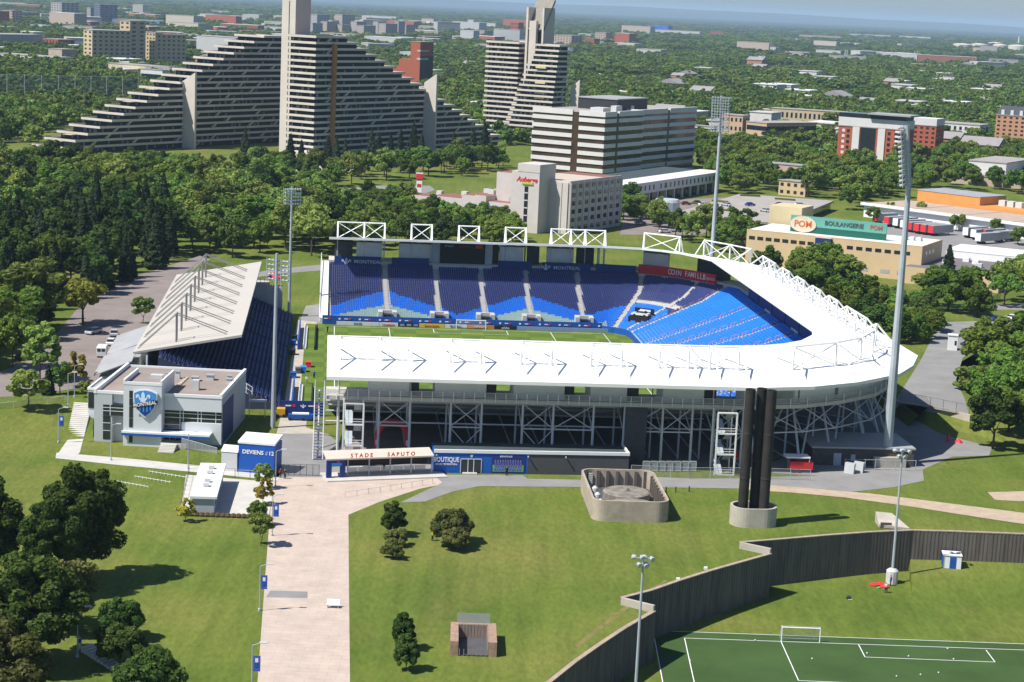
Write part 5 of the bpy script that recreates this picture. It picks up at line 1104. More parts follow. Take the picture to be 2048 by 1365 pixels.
rib_block(-40, 0, 0, 40, 31.5, 8, -16, 13)
rib_block(-37, -2.5, 40.1, 104, 31.5, 8, None, 72)
part('plant_room', mat('plant_dark', (.035, .037, .04), .6, .2, .4), t, To, (-32, -10, 30, 62, 31.2, 36.5)); part('plant_roof', METR, t, To, (-32.4, -9.6, 29.6, 62.4, 36.5, 37)); part('roof_unit', UNIT, t, To, (-16, -9, 14, 22, 31.2, 33)); part('roof_unit', UNIT, t, To, (-7, -4, 18, 24, 31.2, 34.2)); part('roof_unit', UNIT, t, To, (-12, -9.5, 44, 47, 31.2, 33.4))
t = thing('office_podium', 'low grey podium with small dark windows in front of the office block', 'building', (oc.x, oc.y, 0))
pl, pr = G(1243, 375, 8.5), G(1449, 345, 8.5); Tpd = frame((pl.x, pl.y), math.degrees(math.atan2(pr.y-pl.y, pr.x-pl.x))); PWd = (pr-pl).length
part('wall', OFF, t, Tpd, (0, PWd, 0, 12, 4.4, 9)); part('shopfront', DGLASS, t, Tpd, (0, PWd-.5, 2.2, 12, 0, 4.4)); part('roof', mat('dark_roof', (0, 0, 0)), t, Tpd, (.3, PWd-.3, .3, 30, 8.6, 8.75))
for k in range(12): part('pillar', OFF, t, Tpd, (2+k*PWd/12.5, 2.8+k*PWd/12.5, .3, 1.1, 0, 4.4))
wm = MB().box(-.55, .55, -.08, .05, -1.0, 1.0).mesh('window'); wm.materials.append(DGLASS)
for k in range(24):
    o = child('window', wm, t, Tpd((6+k*(PWd-10)/23+(3 if 6 < k < 9 else 0), -.05, 6.6))); o.rotation_euler = (0, 0, math.atan2(pr.y-pl.y, pr.x-pl.x))
HOT = mat('hotel_precast', (0.55, 0.50, 0.47), 0.85, 0.06, 0.3)
hc = G(1141, 366, 18.5); Th = frame((hc.x, hc.y), -30)
t = thing('hotel', 'pale precast hotel with a sign tower and rows of dark windows on its shaded side', 'hotel', (hc.x, hc.y, 0))
part('wall', HOT, t, Th, (-22, 0, 0, 40, 0, 18.5)); part('roof', mat('tan_roof', (.48, .42, .34), .95, .1, .4), t, Th, (-21.7, -.3, .3, 30, 18.5, 18.6)); part('red_roof', MATS['red_paving'], t, Th, (-21.7, -.3, 30.2, 39.7, 18.5, 18.65)); part('parapet', HOT, t, Th, (-.35, 0, 0, 40, 18.5, 19.0), (-22, -.36, 0, .35, 18.5, 19.0))
for k in range(9): part('pier', HOT, t, Th, (0, .35, .1+k*4.95, .9+k*4.95, 0, 18.4))
w2 = MB(frame((0, 0), -30)).box(-.05, .1, -1.15, 1.15, -.75, .75).mesh('window'); w2.materials.append(DGLASS)
for r in range(6):
    for k in range(8): child('window', w2, t, Th((.05, 2.95+k*4.95, 1.9+r*3.0)))
part('corner_pier', HOT, t, Th, (-5.2, -.6, -.5, -.02, 0, 18.4)); part('corner_groove', DKST, t, Th, (-3.1, -2.9, -.56, -.48, 0, 18.2))
tw = part('sign_tower', HOT, t, Th, (-20, -8.5, -7.5, 4, 0, 21.6)); part('tower_cap', HOT, tw, Th, (-17.5, -8.4, -7.6, 4.1, 21.6, 24.5))
part('stair_window', DGLASS, tw, Th, (-14.4, -12.9, -7.58, -7.48, 1.5, 16.5))
for k in range(5): part('window_bar', HOT, tw, Th, (-14.4, -12.9, -7.66, -7.58, 3.2+k*2.7, 3.6+k*2.7))
lettering('Auberge', 2.6, Th, (-13.6, -7.62, 18.9), RED, tw, shear=.3, bold=.05, sx=.95); part('sign_bar', mat('sign_yellow', (.6, .42, .04)), tw, Th, (-15.6, -10.8, -7.64, -7.5, 17.3, 18.0)); part('sign_bar', mat('sign_green', (.05, .25, .08)), tw, Th, (-15.2, -10.8, -7.64, -7.5, 16.8, 17.25))
part('rear_wing', HOT, t, Th, (-33, -22.1, 4, 16, 0, 19.5)); part('rear_wing_roof', MATS['red_paving'], t, Th, (-32.7, -22.1, 4.3, 15.7, 19.5, 19.6))
t = thing('hotel_annex', 'rambling low hotel annex with reddish flat roofs left of the sign tower', 'building', Th((-44, 4, 0)))
for x0, x1, y0, y1, h in ((-60, -44, 2, 16, 8.5), (-44, -38, -2, 14, 10.5), (-37.8, -33, -3, 8, 11), (-33, -20.1, -2, 8, 9.0), (-40, -28, 14, 30, 12), (-74, -60, 10, 22, 7.0)):
    w_ = part('wall', HOT, t, Th, (x0, x1, y0, y1, 0, h)); part('roof', MATS['red_paving'], w_, Th, (x0+.3, x1-.3, y0+.3, y1-.3, h, h+.08)); part('roof_unit', UNIT, w_, Th, ((x0+x1)/2-1, (x0+x1)/2+1.3, y1-4, y1-2, h+.08, h+1.6))
part('dark_recess', DGLASS, t, Th, (-30, -21, -2.06, -1.98, 2, 4.0)); part('dark_recess', DGLASS, t, Th, (-30, -21, -2.06, -1.98, 6.0, 7.2)); part('blue_awning', mat('awning_slate', (.10, .13, .24)), t, Th, (-32.8, -25, -3.4, -2, 6.9, 7.6))
sp_ = G(838, 392); t = thing('sign_pylon', 'tall red and white roadside sign pylon left of the hotel annex', 'sign', sp_); Tsn = frame(sp_, -8)
part('board', WPAINT, t, Tsn, (-1.2, 1.2, -.4, .4, 1, 6.3)); part('head', RED, t, Tsn, (-1.4, 1.4, -.5, .5, 6.9, 9.2)); part('head_cap', WPAINT, t, Tsn, (-1.5, 1.5, -.55, .55, 9.2, 9.6)); part('red_panel', RED, t, Tsn, (-.9, .9, -.45, -.41, 3.6, 5.0)); part('foot', CONC, t, Tsn, (-1, 1, -.5, .5, 0, 1)); part('neck', DKST, t, Tsn, (-1.1, 1.1, -.35, .35, 6.3, 6.9))
# ------------------------------------------------------------------ bakery
BEI = mat('beige_cladding', (0.58, 0.43, 0.255), 0.8, 0.05, 0.2)
bl_, br_ = G(1494, 460, 11), G(1845, 495, 11); Tk2 = frame((bl_.x, bl_.y), math.degrees(math.atan2(br_.y-bl_.y, br_.x-bl_.x))); BW = (br_-bl_).length
t = thing('bakery', 'long beige bakery with white roof, small dark windows and a big green sign', 'factory', (bl_.x, bl_.y, 0))
BD = 24
part('wall', BEI, t, Tk2, (0, BW, 0, BD, 0, 11)); part('roof', TRIM, t, Tk2, (.3, BW-.3, .3, BD-.3, 11, 11.15)); part('parapet', BEI, t, Tk2, (0, BW, -.02, .3, 11, 11.3), (BW-.3, BW+.02, .3, BD, 11, 11.3))
part('blue_bay', mat('bay_blue', (.02, .03, .16)), t, Tk2, (BW*.405, BW*.495, -.9, -.01, 0, 10.8)); part('blue_bay_cap', CONCL, t, Tk2, (BW*.405-.1, BW*.495+.1, -1, .2, 10.8, 11.05))
w3 = MB(frame((0, 0), math.degrees(math.atan2(br_.y-bl_.y, br_.x-bl_.x)))).box(-1.0, 1.0, -.06, .05, -.55, .55).mesh('window'); w3.materials.append(DGLASS)
for k in range(8): child('window', w3, t, Tk2((1.9+k*BW*.049, -.02, 8.6)))
for k in range(7): child('window', w3, t, Tk2((BW*.60+k*BW*.053, -.02, 8.6)))
for x in (.66, .78, .87): part('louvre', METR, t, Tk2, (BW*x, BW*x+3, -.06, 0, 1.6, 2.8))
part('shaded_window', DGLASS, t, Tk2, (BW, BW+.06, 4, 6, 8, 9.2)); part('shaded_window', DGLASS, t, Tk2, (BW, BW+.06, 8, 10, 8, 9.2)); part('shaded_window', DGLASS, t, Tk2, (BW, BW+.06, 12, 14, 8, 9.2))
part('low_wing', BEI, t, Tk2, (BW*.93, BW+26, -6, BD+4, 0, 5.2)); part('low_wing_roof', mat('slate_roof', (.16, .145, .15), .95, .1, .3), t, Tk2, (BW*.93+.3, BW+25.7, -5.7, BD+3.7, 5.2, 5.3)); part('white_rear_roof', TRIM, t, Tk2, (BW+.2, BW+25, BD+4.2, BD+24, 7.5, 7.7)); part('rear_wall', WPAINT, t, Tk2, (BW+.3, BW+24.9, BD+4.3, BD+23.9, 0, 7.5))
for x, y, m_ in ((4, 10, UNIT), (12, 16, TRIM), (15, 8, UNIT), (20, 14, TRIM), (8, 20, TRIM)): part('roof_unit', m_, t, Tk2, (BW+x, BW+x+2, y, y+2, 5.3, 6.6))
for x in (.82, .86, .9): part('roof_unit', UNIT, t, Tk2, (BW*x, BW*x+1.4, 14, 16, 11.15, 12.4))
part('tower_block', mat('tower_cream', (.56, .47, .28), .8, .05, .3), t, Tk2, (-2, 9.5, BD+2, BD+14, 0, 17))
sg = part('sign_board', mat('sign_mint', (.12, .36, .29), .5, .05, .4), t, Tk2, (BW*.215, BW*.765, 6.3, 6.9, 13.3, 16.6)); part('sign_base', mat('sign_deep_green', (.012, .11, .075), .5, .08, .4), t, Tk2, (BW*.215, BW*.765, 6.3, 6.9, 11.2, 13.28))
xo = BW*.29; face_poly([(xo+4.4*math.cos(a*math.pi/12), 13.9+2.6*math.sin(a*math.pi/12)) for a in range(24)], Tk2, 6.28, mat('sign_cream', (.62, .52, .38)), t, 'oval_sign', .25); lettering('POM', 2.9, Tk2, (xo, 5.98, 13.9), mat('sign_orange', (.55, .12, .04)), t, bold=.05, sx=1.0)
SGL = mat('sign_letter', (.06, .08, .08)); lettering('BOULANGERIE', 2.0, Tk2, (BW*.525, 6.2, 14.9), SGL, t, bold=.05, sx=.98, space=1.0); lettering('POM', 2.0, Tk2, (BW*.708, 6.2, 14.9), mat('sign_brick', (.38, .10, .06)), t, bold=.05)
p = G(1712, 543); t = thing('white_tent', 'small white peaked tent on the lawn in front of the bakery', 'tent', p); MB(frame(p, -20)).add([(-4, -2.5, 1.8), (4, -2.5, 1.6), (4, 2.5, 1.6), (-4, 2.5, 1.8), (-1.4, 0, 4.6), (1.6, 0, 3.4)], [(0,1,5,4),(1,2,5),(2,3,4,5),(3,0,4)]).build('canopy', WPAINT, t)
for x in (-3.8, 3.8): MB(frame(p, -20)).bar((x, -2.4, 0), (x, -2.4, 1.8), .06, 4).build('pole', WPAINT, t)
# ------------------------------------------------------------------ orange and white warehouse
ol = G(1729, 405, 6); orr = G(2048, 447, 6); To2 = frame((ol.x, ol.y), math.degrees(math.atan2(orr.y-ol.y, orr.x-ol.x))); OW = (orr-ol).length+40
t = thing('warehouse', 'white warehouse with tan roof sections and an orange upper storey', 'warehouse', (ol.x, ol.y, 0))
ORB = mat('orange_cladding', (.62, .27, .07), .7, .08, .4)
part('wall', WPAINT, t, To2, (0, OW, 0, 40, 0, 5.0)); part('fascia', TRIM, t, To2, (-.8, OW, -1.6, .0, 5.0, 6))
for k in range(5): part('roof_section', mat('tan_gravel', (.42, .33, .26), .95, .1, .3), t, To2, (k*OW/5+.3, (k+1)*OW/5-.3, .1, 30, 5.6, 5.8))
part('orange_storey', ORB, t, To2, (4, 35, 31, 50, 0, 10.5)); part('orange_band', ORB, t, To2, (35.1, OW, 30.5, 44, 0, 7.2)); part('orange_roof', METR, t, To2, (3.8, 35.2, 30.8, 50.2, 10.5, 10.8)); part('rear_white', WPAINT, t, To2, (50, OW, 45, 60, 0, 8.6))
for k in range(3): part('roof_unit', UNIT, t, To2, (38+k*4, 41+k*4, 40, 43, 7.2, 9.5))
def trailer(px, py, red, lab, ang=38):
    p = G(px, py); T = frame(p, ang); t = thing('semi_trailer', lab, 'trailer', p, 'trailers parked in the bakery yard')
    part('box_body', mat('trailer_grey', (.36, .36, .37), .6, .08, .5), t, T, (-12, 0, -1.3, 1.3, 1.1, 4.0)); part('roof_sheet', METR, t, T, (-12, 0, -1.32, 1.32, 4.0, 4.08)); part('end_door', RED if red else WPAINT, t, T, (-12.1, -12.02, -1.28, 1.28, 1.15, 3.95))
    for x in (-10.5, -9.3): MB(T).bar((x, -1.3, .5), (x, 1.3, .5), .5, 8).build('wheel', BLACK, t)
    part('landing_leg', DKST, t, T, (-2.5, -2.3, -1, -.8, 0, 1.1))
# local x axis points away from us to the right: the near end is x=-12
for i, (x, y, r, l_) in enumerate(((1790, 446, 1, 'trailer with red door standing apart at the left of the yard'), (1812, 452, 1, 'trailer with red door half hidden by the tall mast'), (1830, 455, 0, 'trailer with white door just right of the tall mast'), (1845, 459, 0, 'white-doored trailer third in the middle row'), (1858, 463, 1, 'red-doored trailer in the middle row beside a white one'), (1872, 466, 1, 'red-doored trailer in the middle of the row'), (1886, 468, 1, 'second last red-doored trailer in the middle row'), (1901, 470, 1, 'last trailer of the middle row, with an orange-red door'),
    (1970, 474, 0, 'white-doored trailer first of the right group'), (1986, 478, 0, 'white-doored trailer second of the right group'), (2005, 478, 1, 'red-topped trailer behind the right group'), (1996, 486, 0, 'nearest white-doored trailer of the right group'), (2030, 482, 1, 'red-doored trailer last on the right'))): trailer(x, y, r, l_)
# parking deck
dk = [G(x, y, 4) for x, y in ((1330, 432), (1480, 388), (1668, 402), (1560, 446), (1420, 440))]
t = thing('parking_deck', 'low concrete parking deck with planted strips behind the bakery', 'parking deck', (dk[0].x, dk[0].y, 0))
MB().prism([(p.x, p.y) for p in dk], 3.2, 4).build('deck', mat('deck_paving', (.34, .31, .28), .95, .12, .2), t); MB().prism([tuple((Vector((p.x, p.y))-Vector((90, 730)))*.96+Vector((90, 730))) for p in dk], 0, 3.2).build('dark_storey', DGLASS, t)
HG = mat('planter_green', (.085, .10, .022), .95, .3, 1)
for a, b_ in (((1383, 408), (1420, 411)), ((1430, 420), (1466, 424)), ((1480, 392), (1520, 394)), ((1550, 399), (1590, 402)), ((1425, 403), (1455, 406))):
    A, B = G(*a, 4), G(*b_, 4); MB().wall([A, B], 1.6, 4, 4.7).build('planter', HG, t)
t = thing('curved_ramp_house', 'round grey stair house at the left of the parking deck', 'building', G(1332, 440)); MB().lathe(G(1332, 445), [(5, 0), (5, 8), (4.4, 9)], 16).build('drum', CAB, t)
# ------------------------------------------------------------------ generic blocks further out
FOOT = []
def block(name, label, cat, px0, px1, py_base, py_top, wall, split=.6, floors_=0, ang=-31, roofm=None, win=DGLASS, grid=None, group=None, extra=None):
    """px0..px1 is the width seen, split the share of it taken by the front face"""
    b_ = G(px0+(px1-px0)*split, py_base); k = FPX/(b_.y*math.cos(PITCH)+80*math.sin(PITCH))
    W = (px1-px0)*split/k/math.cos(R_(ang)); Dp = (px1-px0)*(1-split)/k/max(.2, math.sin(R_(-ang))); Dp = max(Dp, 6)
    h = (py_base-py_top)/k; T = frame((b_.x, b_.y), ang)
    t = thing(name, label, cat, (b_.x, b_.y, 0), group)
    FOOT.append((T, b_, ang, -W-2, 2, -2, Dp+2))
    w_ = part('wall', wall, t, T, (-W, 0, 0, Dp, 0, h)); part('roof', roofm or MATS['grey_roof'], t, T, (-W-.3, .3, -.3, Dp+.3, h, h+.5))
    if grid:
        nx, ny = grid; mb = MB(T); fh = h/floors_; sx = W/nx; sy = Dp/max(ny, 1)
        for f in range(floors_):
            z = f*fh+fh*.32
            for i in range(nx): mb.box(-W+sx*(i+.28), -W+sx*(i+.72), -.12, .02, z, z+fh*.42)
            for j in range(ny): mb.box(-.02, .12, sy*(j+.28), sy*(j+.72), z, z+fh*.42)
        mb.build('window', win, w_, stuff=True)
    elif floors_:
        fh = h/floors_
        for f in range(floors_): part('window_band', win, w_, T, (-W+.6, .14, -.14, Dp-.6, f*fh+fh*.3, f*fh+fh*.72)) if f % 1 == 0 else None
    return t, T, W, Dp, h
YB = mat('yellow_brick', (.52, .42, .26), .85, .08, .3); RB = mat('red_brick', (.36, .10, .055), .9, .12, .4); GB = mat('grey_block', (.40, .38, .37), .9, .1, .3); TB = mat('tan_block', (.45, .36, .29), .9, .1, .3); DB = mat('slate_block', (.14, .17, .23), .8, .15, .3); WB = mat('pale_block', (.60, .59, .57), .8, .06, .3)
for px0, px1, yb, yt, sp, fl, gr, lab in ((160, 250, 128, 62, .27, 8, (2, 7), 'left wing of the yellow brick hospital with white banded corner'), (236, 283, 128, 44, .5, 10, (2, 2), 'tall central tower of the yellow brick hospital'), (262, 322, 128, 67, .8, 8, (7, 1), 'sunlit middle wing of the yellow brick hospital'), (300, 364, 128, 70, .2, 7, (2, 6), 'shaded right wing of the yellow brick hospital')):
    block('hospital_wing', lab, 'hospital', px0, px1, yb, yt, YB, sp, fl, -31 if sp > .3 else -50, grid=gr, group='yellow brick hospital')
t, T, W, Dp, h = block('brick_stack', 'stepped red brick apartment building behind the right pyramid wing', 'apartment block', 818, 862, 178, 86, RB, .45, 0)
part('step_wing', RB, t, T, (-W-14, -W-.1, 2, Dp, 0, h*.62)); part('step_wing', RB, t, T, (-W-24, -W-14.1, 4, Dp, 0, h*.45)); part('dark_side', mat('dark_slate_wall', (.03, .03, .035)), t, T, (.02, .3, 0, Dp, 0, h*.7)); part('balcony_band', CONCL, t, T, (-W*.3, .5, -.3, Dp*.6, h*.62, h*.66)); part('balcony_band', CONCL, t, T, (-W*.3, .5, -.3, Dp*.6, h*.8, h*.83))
t, T, W, Dp, h = block('red_white_apartments', 'red and white apartment building with stacked round balconies', 'apartment block', 1683, 1830, 345, 262, RB, .83, 0)
part('white_storey', WB, t, T, (-W-.05, .05, -.15, Dp, h, h+5)); part('flat_roof', METR, t, T, (-W*.55, 3, -3, Dp, h+7.4, h+8.2)); part('roof_band', DGLASS, t, T, (-W, -.3, 0, Dp-1, h+5, h+7.4))
for x in (.22, .6): part('white_pier', WB, t, T, (-W*(1-x), -W*(1-x)+4, -.6, -.05, 0, h))
part('glass_bay', DGLASS, t, T, (-W*.66, -W*.44, -.3, -.05, 0, h))
for f in range(9): MB(T).lathe((-2.5, -.3, f*h/9+1), [(3.2, 0), (3.2, .9), (2.9, .95)], 12).build('round_balcony', WB, t); 
for f in range(7):
    for x in (.06, .13, .74, .84): part('window', WB if x < .1 else DGLASS, t, T, (-W*(1-x), -W*(1-x)+1.6, -.14, -.02, f*h/7.5+1.4, f*h/7.5+3))
t, T, W, Dp, h = block('red_white_apartments', 'second red brick apartment wing with white top storey, right of the tall mast', 'apartment block', 1826, 1893, 318, 254, RB, .62, 7, grid=(4, 4))
part('white_storey', WB, t, T, (-W-.05, .05, -.15, Dp, h, h+4.5))
t, T, W, Dp, h = block('brick_tower', 'pink brick apartment tower with slate dormer roof at the right edge', 'apartment block', 2000, 2110, 312, 238, mat('pink_brick', (.46, .24, .14), .9, .1, .4), .85, 9, grid=(9, 3))
MB(T).add([(-W, 0, h), (0, 0, h), (0, Dp, h), (-W, Dp, h), (-W+2, 2, h+6), (-2, 2, h+6), (-2, Dp-2, h+6), (-W+2, Dp-2, h+6)], [(0,1,5,4),(1,2,6,5),(2,3,7,6),(3,0,4,7),(4,5,6,7)]).build('slate_roof', mat('slate', (.07, .075, .09)), t)
for k in range(4): part('dormer', WB, t, T, (-W+3+k*6, -W+5+k*6, .2, 2.5, h, h+3.6))
block('white_school', 'plain white three-storey block at the right edge below the pink tower', 'building', 1943, 2100, 372, 328, WB, .42, 0)
block('long_low_store', 'long low tan building with flat roof at the right edge', 'building', 1915, 2120, 380, 362, TB, .7, 0)
block('peaked_hall', 'grey roofed hall with pink gable wall left of the red and white apartments', 'hall', 1530, 1615, 375, 333, mat('pink_wall', (.5, .35, .29)), .85, 0, roofm=METR)
block('beige_house', 'beige two-storey house among trees behind the parking deck', 'house', 1560, 1622, 395, 366, BEI, .8, 2, grid=(4, 2))
block('orange_school', 'orange brick wing with white roof behind the tall rack floodlight', 'school', 1442, 1500, 285, 233, mat('school_brick', (.5, .36, .24)), .7, 3, grid=(5, 3)); block('orange_school', 'long glazed orange school wing behind the trees', 'school', 1495, 1645, 290, 248, mat('school_brick', (.5, .36, .24)), .24, 2, -50, win=BGLASS)
block('pale_wing', 'pale low wing left of the orange school', 'building', 1386, 1430, 282, 255, WB, .9, 2)
block('yellow_hall', 'long pale yellow hall with dark slots behind the apartments', 'building', 1548, 1700, 250, 226, YB, .92, 1, -20, grid=(16, 1)); block('white_row', 'row of small white flat buildings behind the red and white apartments', 'building', 1880, 1990, 285, 252, WB, .7, 2, grid=(8, 2))
block('yellow_store', 'low cream store with blue glass strip behind the left pyramid', 'store', 200, 345, 160, 135, mat('cream_wall', (.55, .48, .33)), .85, 0); block('glass_pool_hall', 'white curved hall with blue glass behind the left pyramid', 'building', 275, 330, 172, 142, WB, .9, 1, win=BGLASS)
block('white_depot', 'long low white depot at the left edge below the hospital', 'building', -40, 135, 132, 116, WB, .85, 0); block('black_house', 'dark roofed house beside the depot at the left', 'house', 92, 145, 128, 100, TB, .6, 0); block('brick_school', 'small red brick school left of the hospital', 'school', 80, 140, 100, 80, RB, .6, 2, grid=(5, 3)); block('grey_hall', 'dark grey hall at the left edge', 'hall', -60, 60, 98, 70, GB, .5, 0)
block('pink_tower', 'pink apartment block at the far left edge', 'apartment block', 4, 38, 45, 22, mat('pink_far', (.5, .33, .26)), .6, 5, grid=(4, 3)); 
for a, b_, c, d, m_, sp, lab in ((98, 148, 42, 6, GB, .5, 'grey stepped tower at the far left'), (172, 190, 42, 16, GB, .5, 'narrow grey tower left of the blue one'), (186, 226, 44, 10, DB, .35, 'dark blue and white tower at the far left')):
    block('distant_tower', lab, 'tower', a, b_, c, d, m_, sp, 8, grid=(4, 4))
rq = random.Random(21)
for i, (a, b_, c, d) in enumerate(((613, 642, 72, 47), (640, 672, 70, 44), (618, 655, 58, 30), (668, 706, 56, 30), (655, 676, 70, 42), (672, 700, 71, 50), (700, 730, 72, 44), (712, 748, 74, 52), (745, 770, 70, 44), (756, 792, 72, 48), (788, 808, 72, 44), (800, 828, 72, 50))):
    block('condominium_tower', 'brown and slate condominium tower, number %s from the left in the far cluster' % ('one', 'two', 'three', 'four', 'five', 'six', 'seven', 'eight', 'nine', 'ten', 'eleven', 'twelve')[i], 'tower', a, b_, c, d, TB if i % 2 else GB, .42, 6, grid=(3, 4), win=DB, group='far condominium cluster')
for i, (a, b_, c, d, m_) in enumerate(((1020, 1046, 78, 46, RB), (1066, 1098, 82, 50, RB), (1108, 1165, 90, 72, TB), (1170, 1200, 92, 78, RB), (1190, 1225, 86, 66, TB), (1228, 1285, 88, 76, RB), (945, 985, 74, 62, TB), (985, 1003, 76, 58, DB))):
    block('distant_apartments', 'far brick apartment building, number %s from the left behind the second shaft' % ('three', 'four', 'five', 'six', 'seven', 'eight', 'one', 'two')[i], 'apartment block', a, b_, c, d, m_, .6, 5, grid=(6, 3), group='far brick apartments')
t = block('blue_store', 'bright blue box store on the far skyline', 'store', 1296, 1346, 66, 53, mat('store_blue', (.02, .12, .5)), .8, 0)
for a, b_, c, d, m_, lab in ((722, 800, 42, 34, WB, 'long white factory on the far skyline left of the second shaft'), (852, 885, 52, 44, WB, 'white factory roof on the far skyline, first of a row'), (935, 948, 50, 40, WB, 'white silo block on the far skyline'), (950, 995, 58, 47, WB, 'white factory at the far skyline beside the second shaft'), (1270, 1290, 64, 57, WB, 'white shed left of the blue store'), (1300, 1410, 72, 64, WB, 'long white store in front of the blue box'), (1420, 1450, 72, 65, RB, 'red roofed store right of the blue box'), (1600, 1690, 80, 74, TB, 'long tan roof on the far right skyline'), (1700, 1790, 76, 72, WB, 'thin white roof on the far right skyline'), (1800, 1868, 80, 75, WB, 'pale roof left of the storage tanks'), (1840, 1965, 128, 116, mat('far_red', (.33, .13, .1)), 'long red roofed school among the far right trees'), (220, 330, 50, 43, mat('far_blue_roof', (.12, .25, .5)), 'long pale blue roof behind the hospital')):
    block('distant_hall', lab, 'building', a, b_, c, d, m_, .9, 0, -12)
for i, (x, y, r, h) in enumerate(((1925, 96, 34, 12), (1958, 97, 30, 14), (2000, 99, 26, 15), (2035, 101, 34, 16), (1990, 91, 30, 10), (2075, 102, 36, 14))):
    p = G(x, y); t = thing('storage_tank', 'pale round storage tank on the far right skyline, number %s from the left' % ('one', 'two', 'four', 'five', 'three', 'six')[i], 'tank', p, 'far storage tanks'); MB().lathe(p, [(r, 0), (r, h), (r*.5, h+3), (1, h+4)], 20).build('shell', mat('tank_cream', (.62, .55, .46), .6, .08, .05), t)
p = G(2037, 90); t = thing('far_chimney', 'thin white chimney above the storage tanks', 'chimney', p); MB().lathe(p, [(5, 0), (3, 40)], 8).build('stack', WB, t)
for i, x in enumerate((1689, 1693, 1828, 1833)):
    p = G(x, 124); t = thing('pylon_pole', ('leftmost', 'second', 'third', 'rightmost')[i]+' of four thin pale poles above the far right trees', 'pole', p, 'far pale poles'); MB().bar(p, p+Vector((0, 0, 22)), .7, 5).build('pole', STEEL, t)
# net of the driving range
t = thing('netting_fence', 'tall driving range net on pale poles at the far left', 'net', G(10, 210)); NET = mat('range_net', (.16, .19, .22), .8, .1, .2, alpha=.38)
px = [-60, -18, 14, 49, 83, 117, 150, 182, 213, 245, 276]; tops = []
for i, x in enumerate(px):
    a = G(x, 206+i*.4); b_ = a+Vector((0, 0, 19)); tops.append((a, b_)); MB().bar(a, b_, .28, 5).build('pole', CONCL, t)
for (a, b_), (c, d) in zip(tops, tops[1:]): MB().add([a, c, d, b_], [(0, 1, 2, 3)]).build('net_panel', NET, t); MB().bar(b_, d, .07, 3).build('cable', GALV, t)
# houses between the far trees
hq = random.Random(5); HM = []
for i, (wc, rc) in enumerate((((.6, .58, .54), (.5, .48, .46)), ((.42, .2, .13), (.28, .26, .26)), ((.55, .45, .34), (.62, .6, .58)), ((.6, .6, .6), (.7, .7, .7)))):
    m1 = mat('house_wall_%d' % i, wc); m2 = mat('house_roof_%d' % i, rc)
    me = MB().box(-5, 5, -6, 6, 0, 6).mesh('wall'); me.materials.append(m1); mr = (MB().box(-5.3, 5.3, -6.3, 6.3, 6, 6.5) if i != 1 else MB().add([(-5.4, -6.4, 6), (5.4, -6.4, 6), (5.4, 6.4, 6), (-5.4, 6.4, 6), (-5.4, 0, 9), (5.4, 0, 9)], [(0,1,5,4),(2,3,4,5),(1,2,5),(3,0,4),(0,1,2,3)])).mesh('roof'); mr.materials.append(m2); HM.append((me, mr))
HOUSES = []
for k in range(230):
    y = 1150*math.exp(hq.random()*1.15); x = (hq.random()*.66-.33)*y
    if x < -.08*y and y < 1500: continue
    if abs(x) < .05*y and y < 1300: continue
    me, mr = HM[hq.randrange(4)]; s_ = .8+hq.random()*.9
    t = thing('suburban_house', '%s house among the %s trees of the far suburb, %s' % (('pale flat-roofed', 'gabled brick', 'tan white-roofed', 'white flat-roofed')[[q2[1] for q2 in HM].index(mr)], 'nearer' if y < 1500 else 'middle' if y < 2300 else 'farthest', 'left side' if x < -.12*y else 'centre left' if x < 0 else 'centre right' if x < .15*y else 'right side'), 'house', (x, y, 0), 'houses in the far suburb', hq.choice((-.54, 1.03))+hq.random()*.1); t.scale = (s_*1.5, s_*1.3, s_)
    child('wall', me, t, (0, 0, 0), False); child('roof', mr, t, (0, 0, 0), False); HOUSES.append((x, y))

# the low city and works between the far trees
cq = random.Random(77); WORDS = {}
CM = [(mat('far_white', (.46, .46, .45)), 'white'), (TB, 'tan'), (GB, 'grey'), (RB, 'brick'), (mat('far_cream', (.50, .44, .36)), 'cream'), (mat('far_white', (.46, .46, .45)), 'white')]
for k in range(170):
    left = k < 125
    if left: y = 2300*math.exp(cq.random()*1.1); x = -cq.uniform(.02, .33)*y
    else: y = 3200*math.exp(cq.random()*.8); x = cq.uniform(-.02, .33)*y
    m_, cn_ = CM[cq.randrange(6)]; s_ = y/3000
    w_, d_, h_ = cq.uniform(10, 40)*s_**.5, cq.uniform(10, 22), cq.uniform(6, 13) if cq.random() < .8 else cq.uniform(16, 30)
    T = frame((x, y), cq.choice((-31, -31, -12, 20)))
    if any((x-b_[0])**2+(y-b_[1])**2 < 40**2 for _, b_, *_r in FOOT): continue
    t = thing('city_building', '%s %s flat-roofed building of the %s low city on the far %s plain' % (cn_, 'tall' if h_ > 14 else 'long low' if w_ > 24 else 'small low', 'nearer' if y < 3400 else 'middle' if y < 5000 else 'farthest', 'left' if left else 'right'), 'building', (x, y, 0), 'low city on the far %s plain' % ('left' if left else 'right'))
    part('wall', m_, t, T, (-w_, w_, 0, d_*2, 0, h_)); part('roof', MATS['grey_roof'] if cq.random() < .4 else WB, t, T, (-w_-.3, w_+.3, -.3, d_*2+.3, h_, h_+.6)); FOOT.append((T, (x, y), -31, -w_-6, w_+6, -25, d_*2+4))
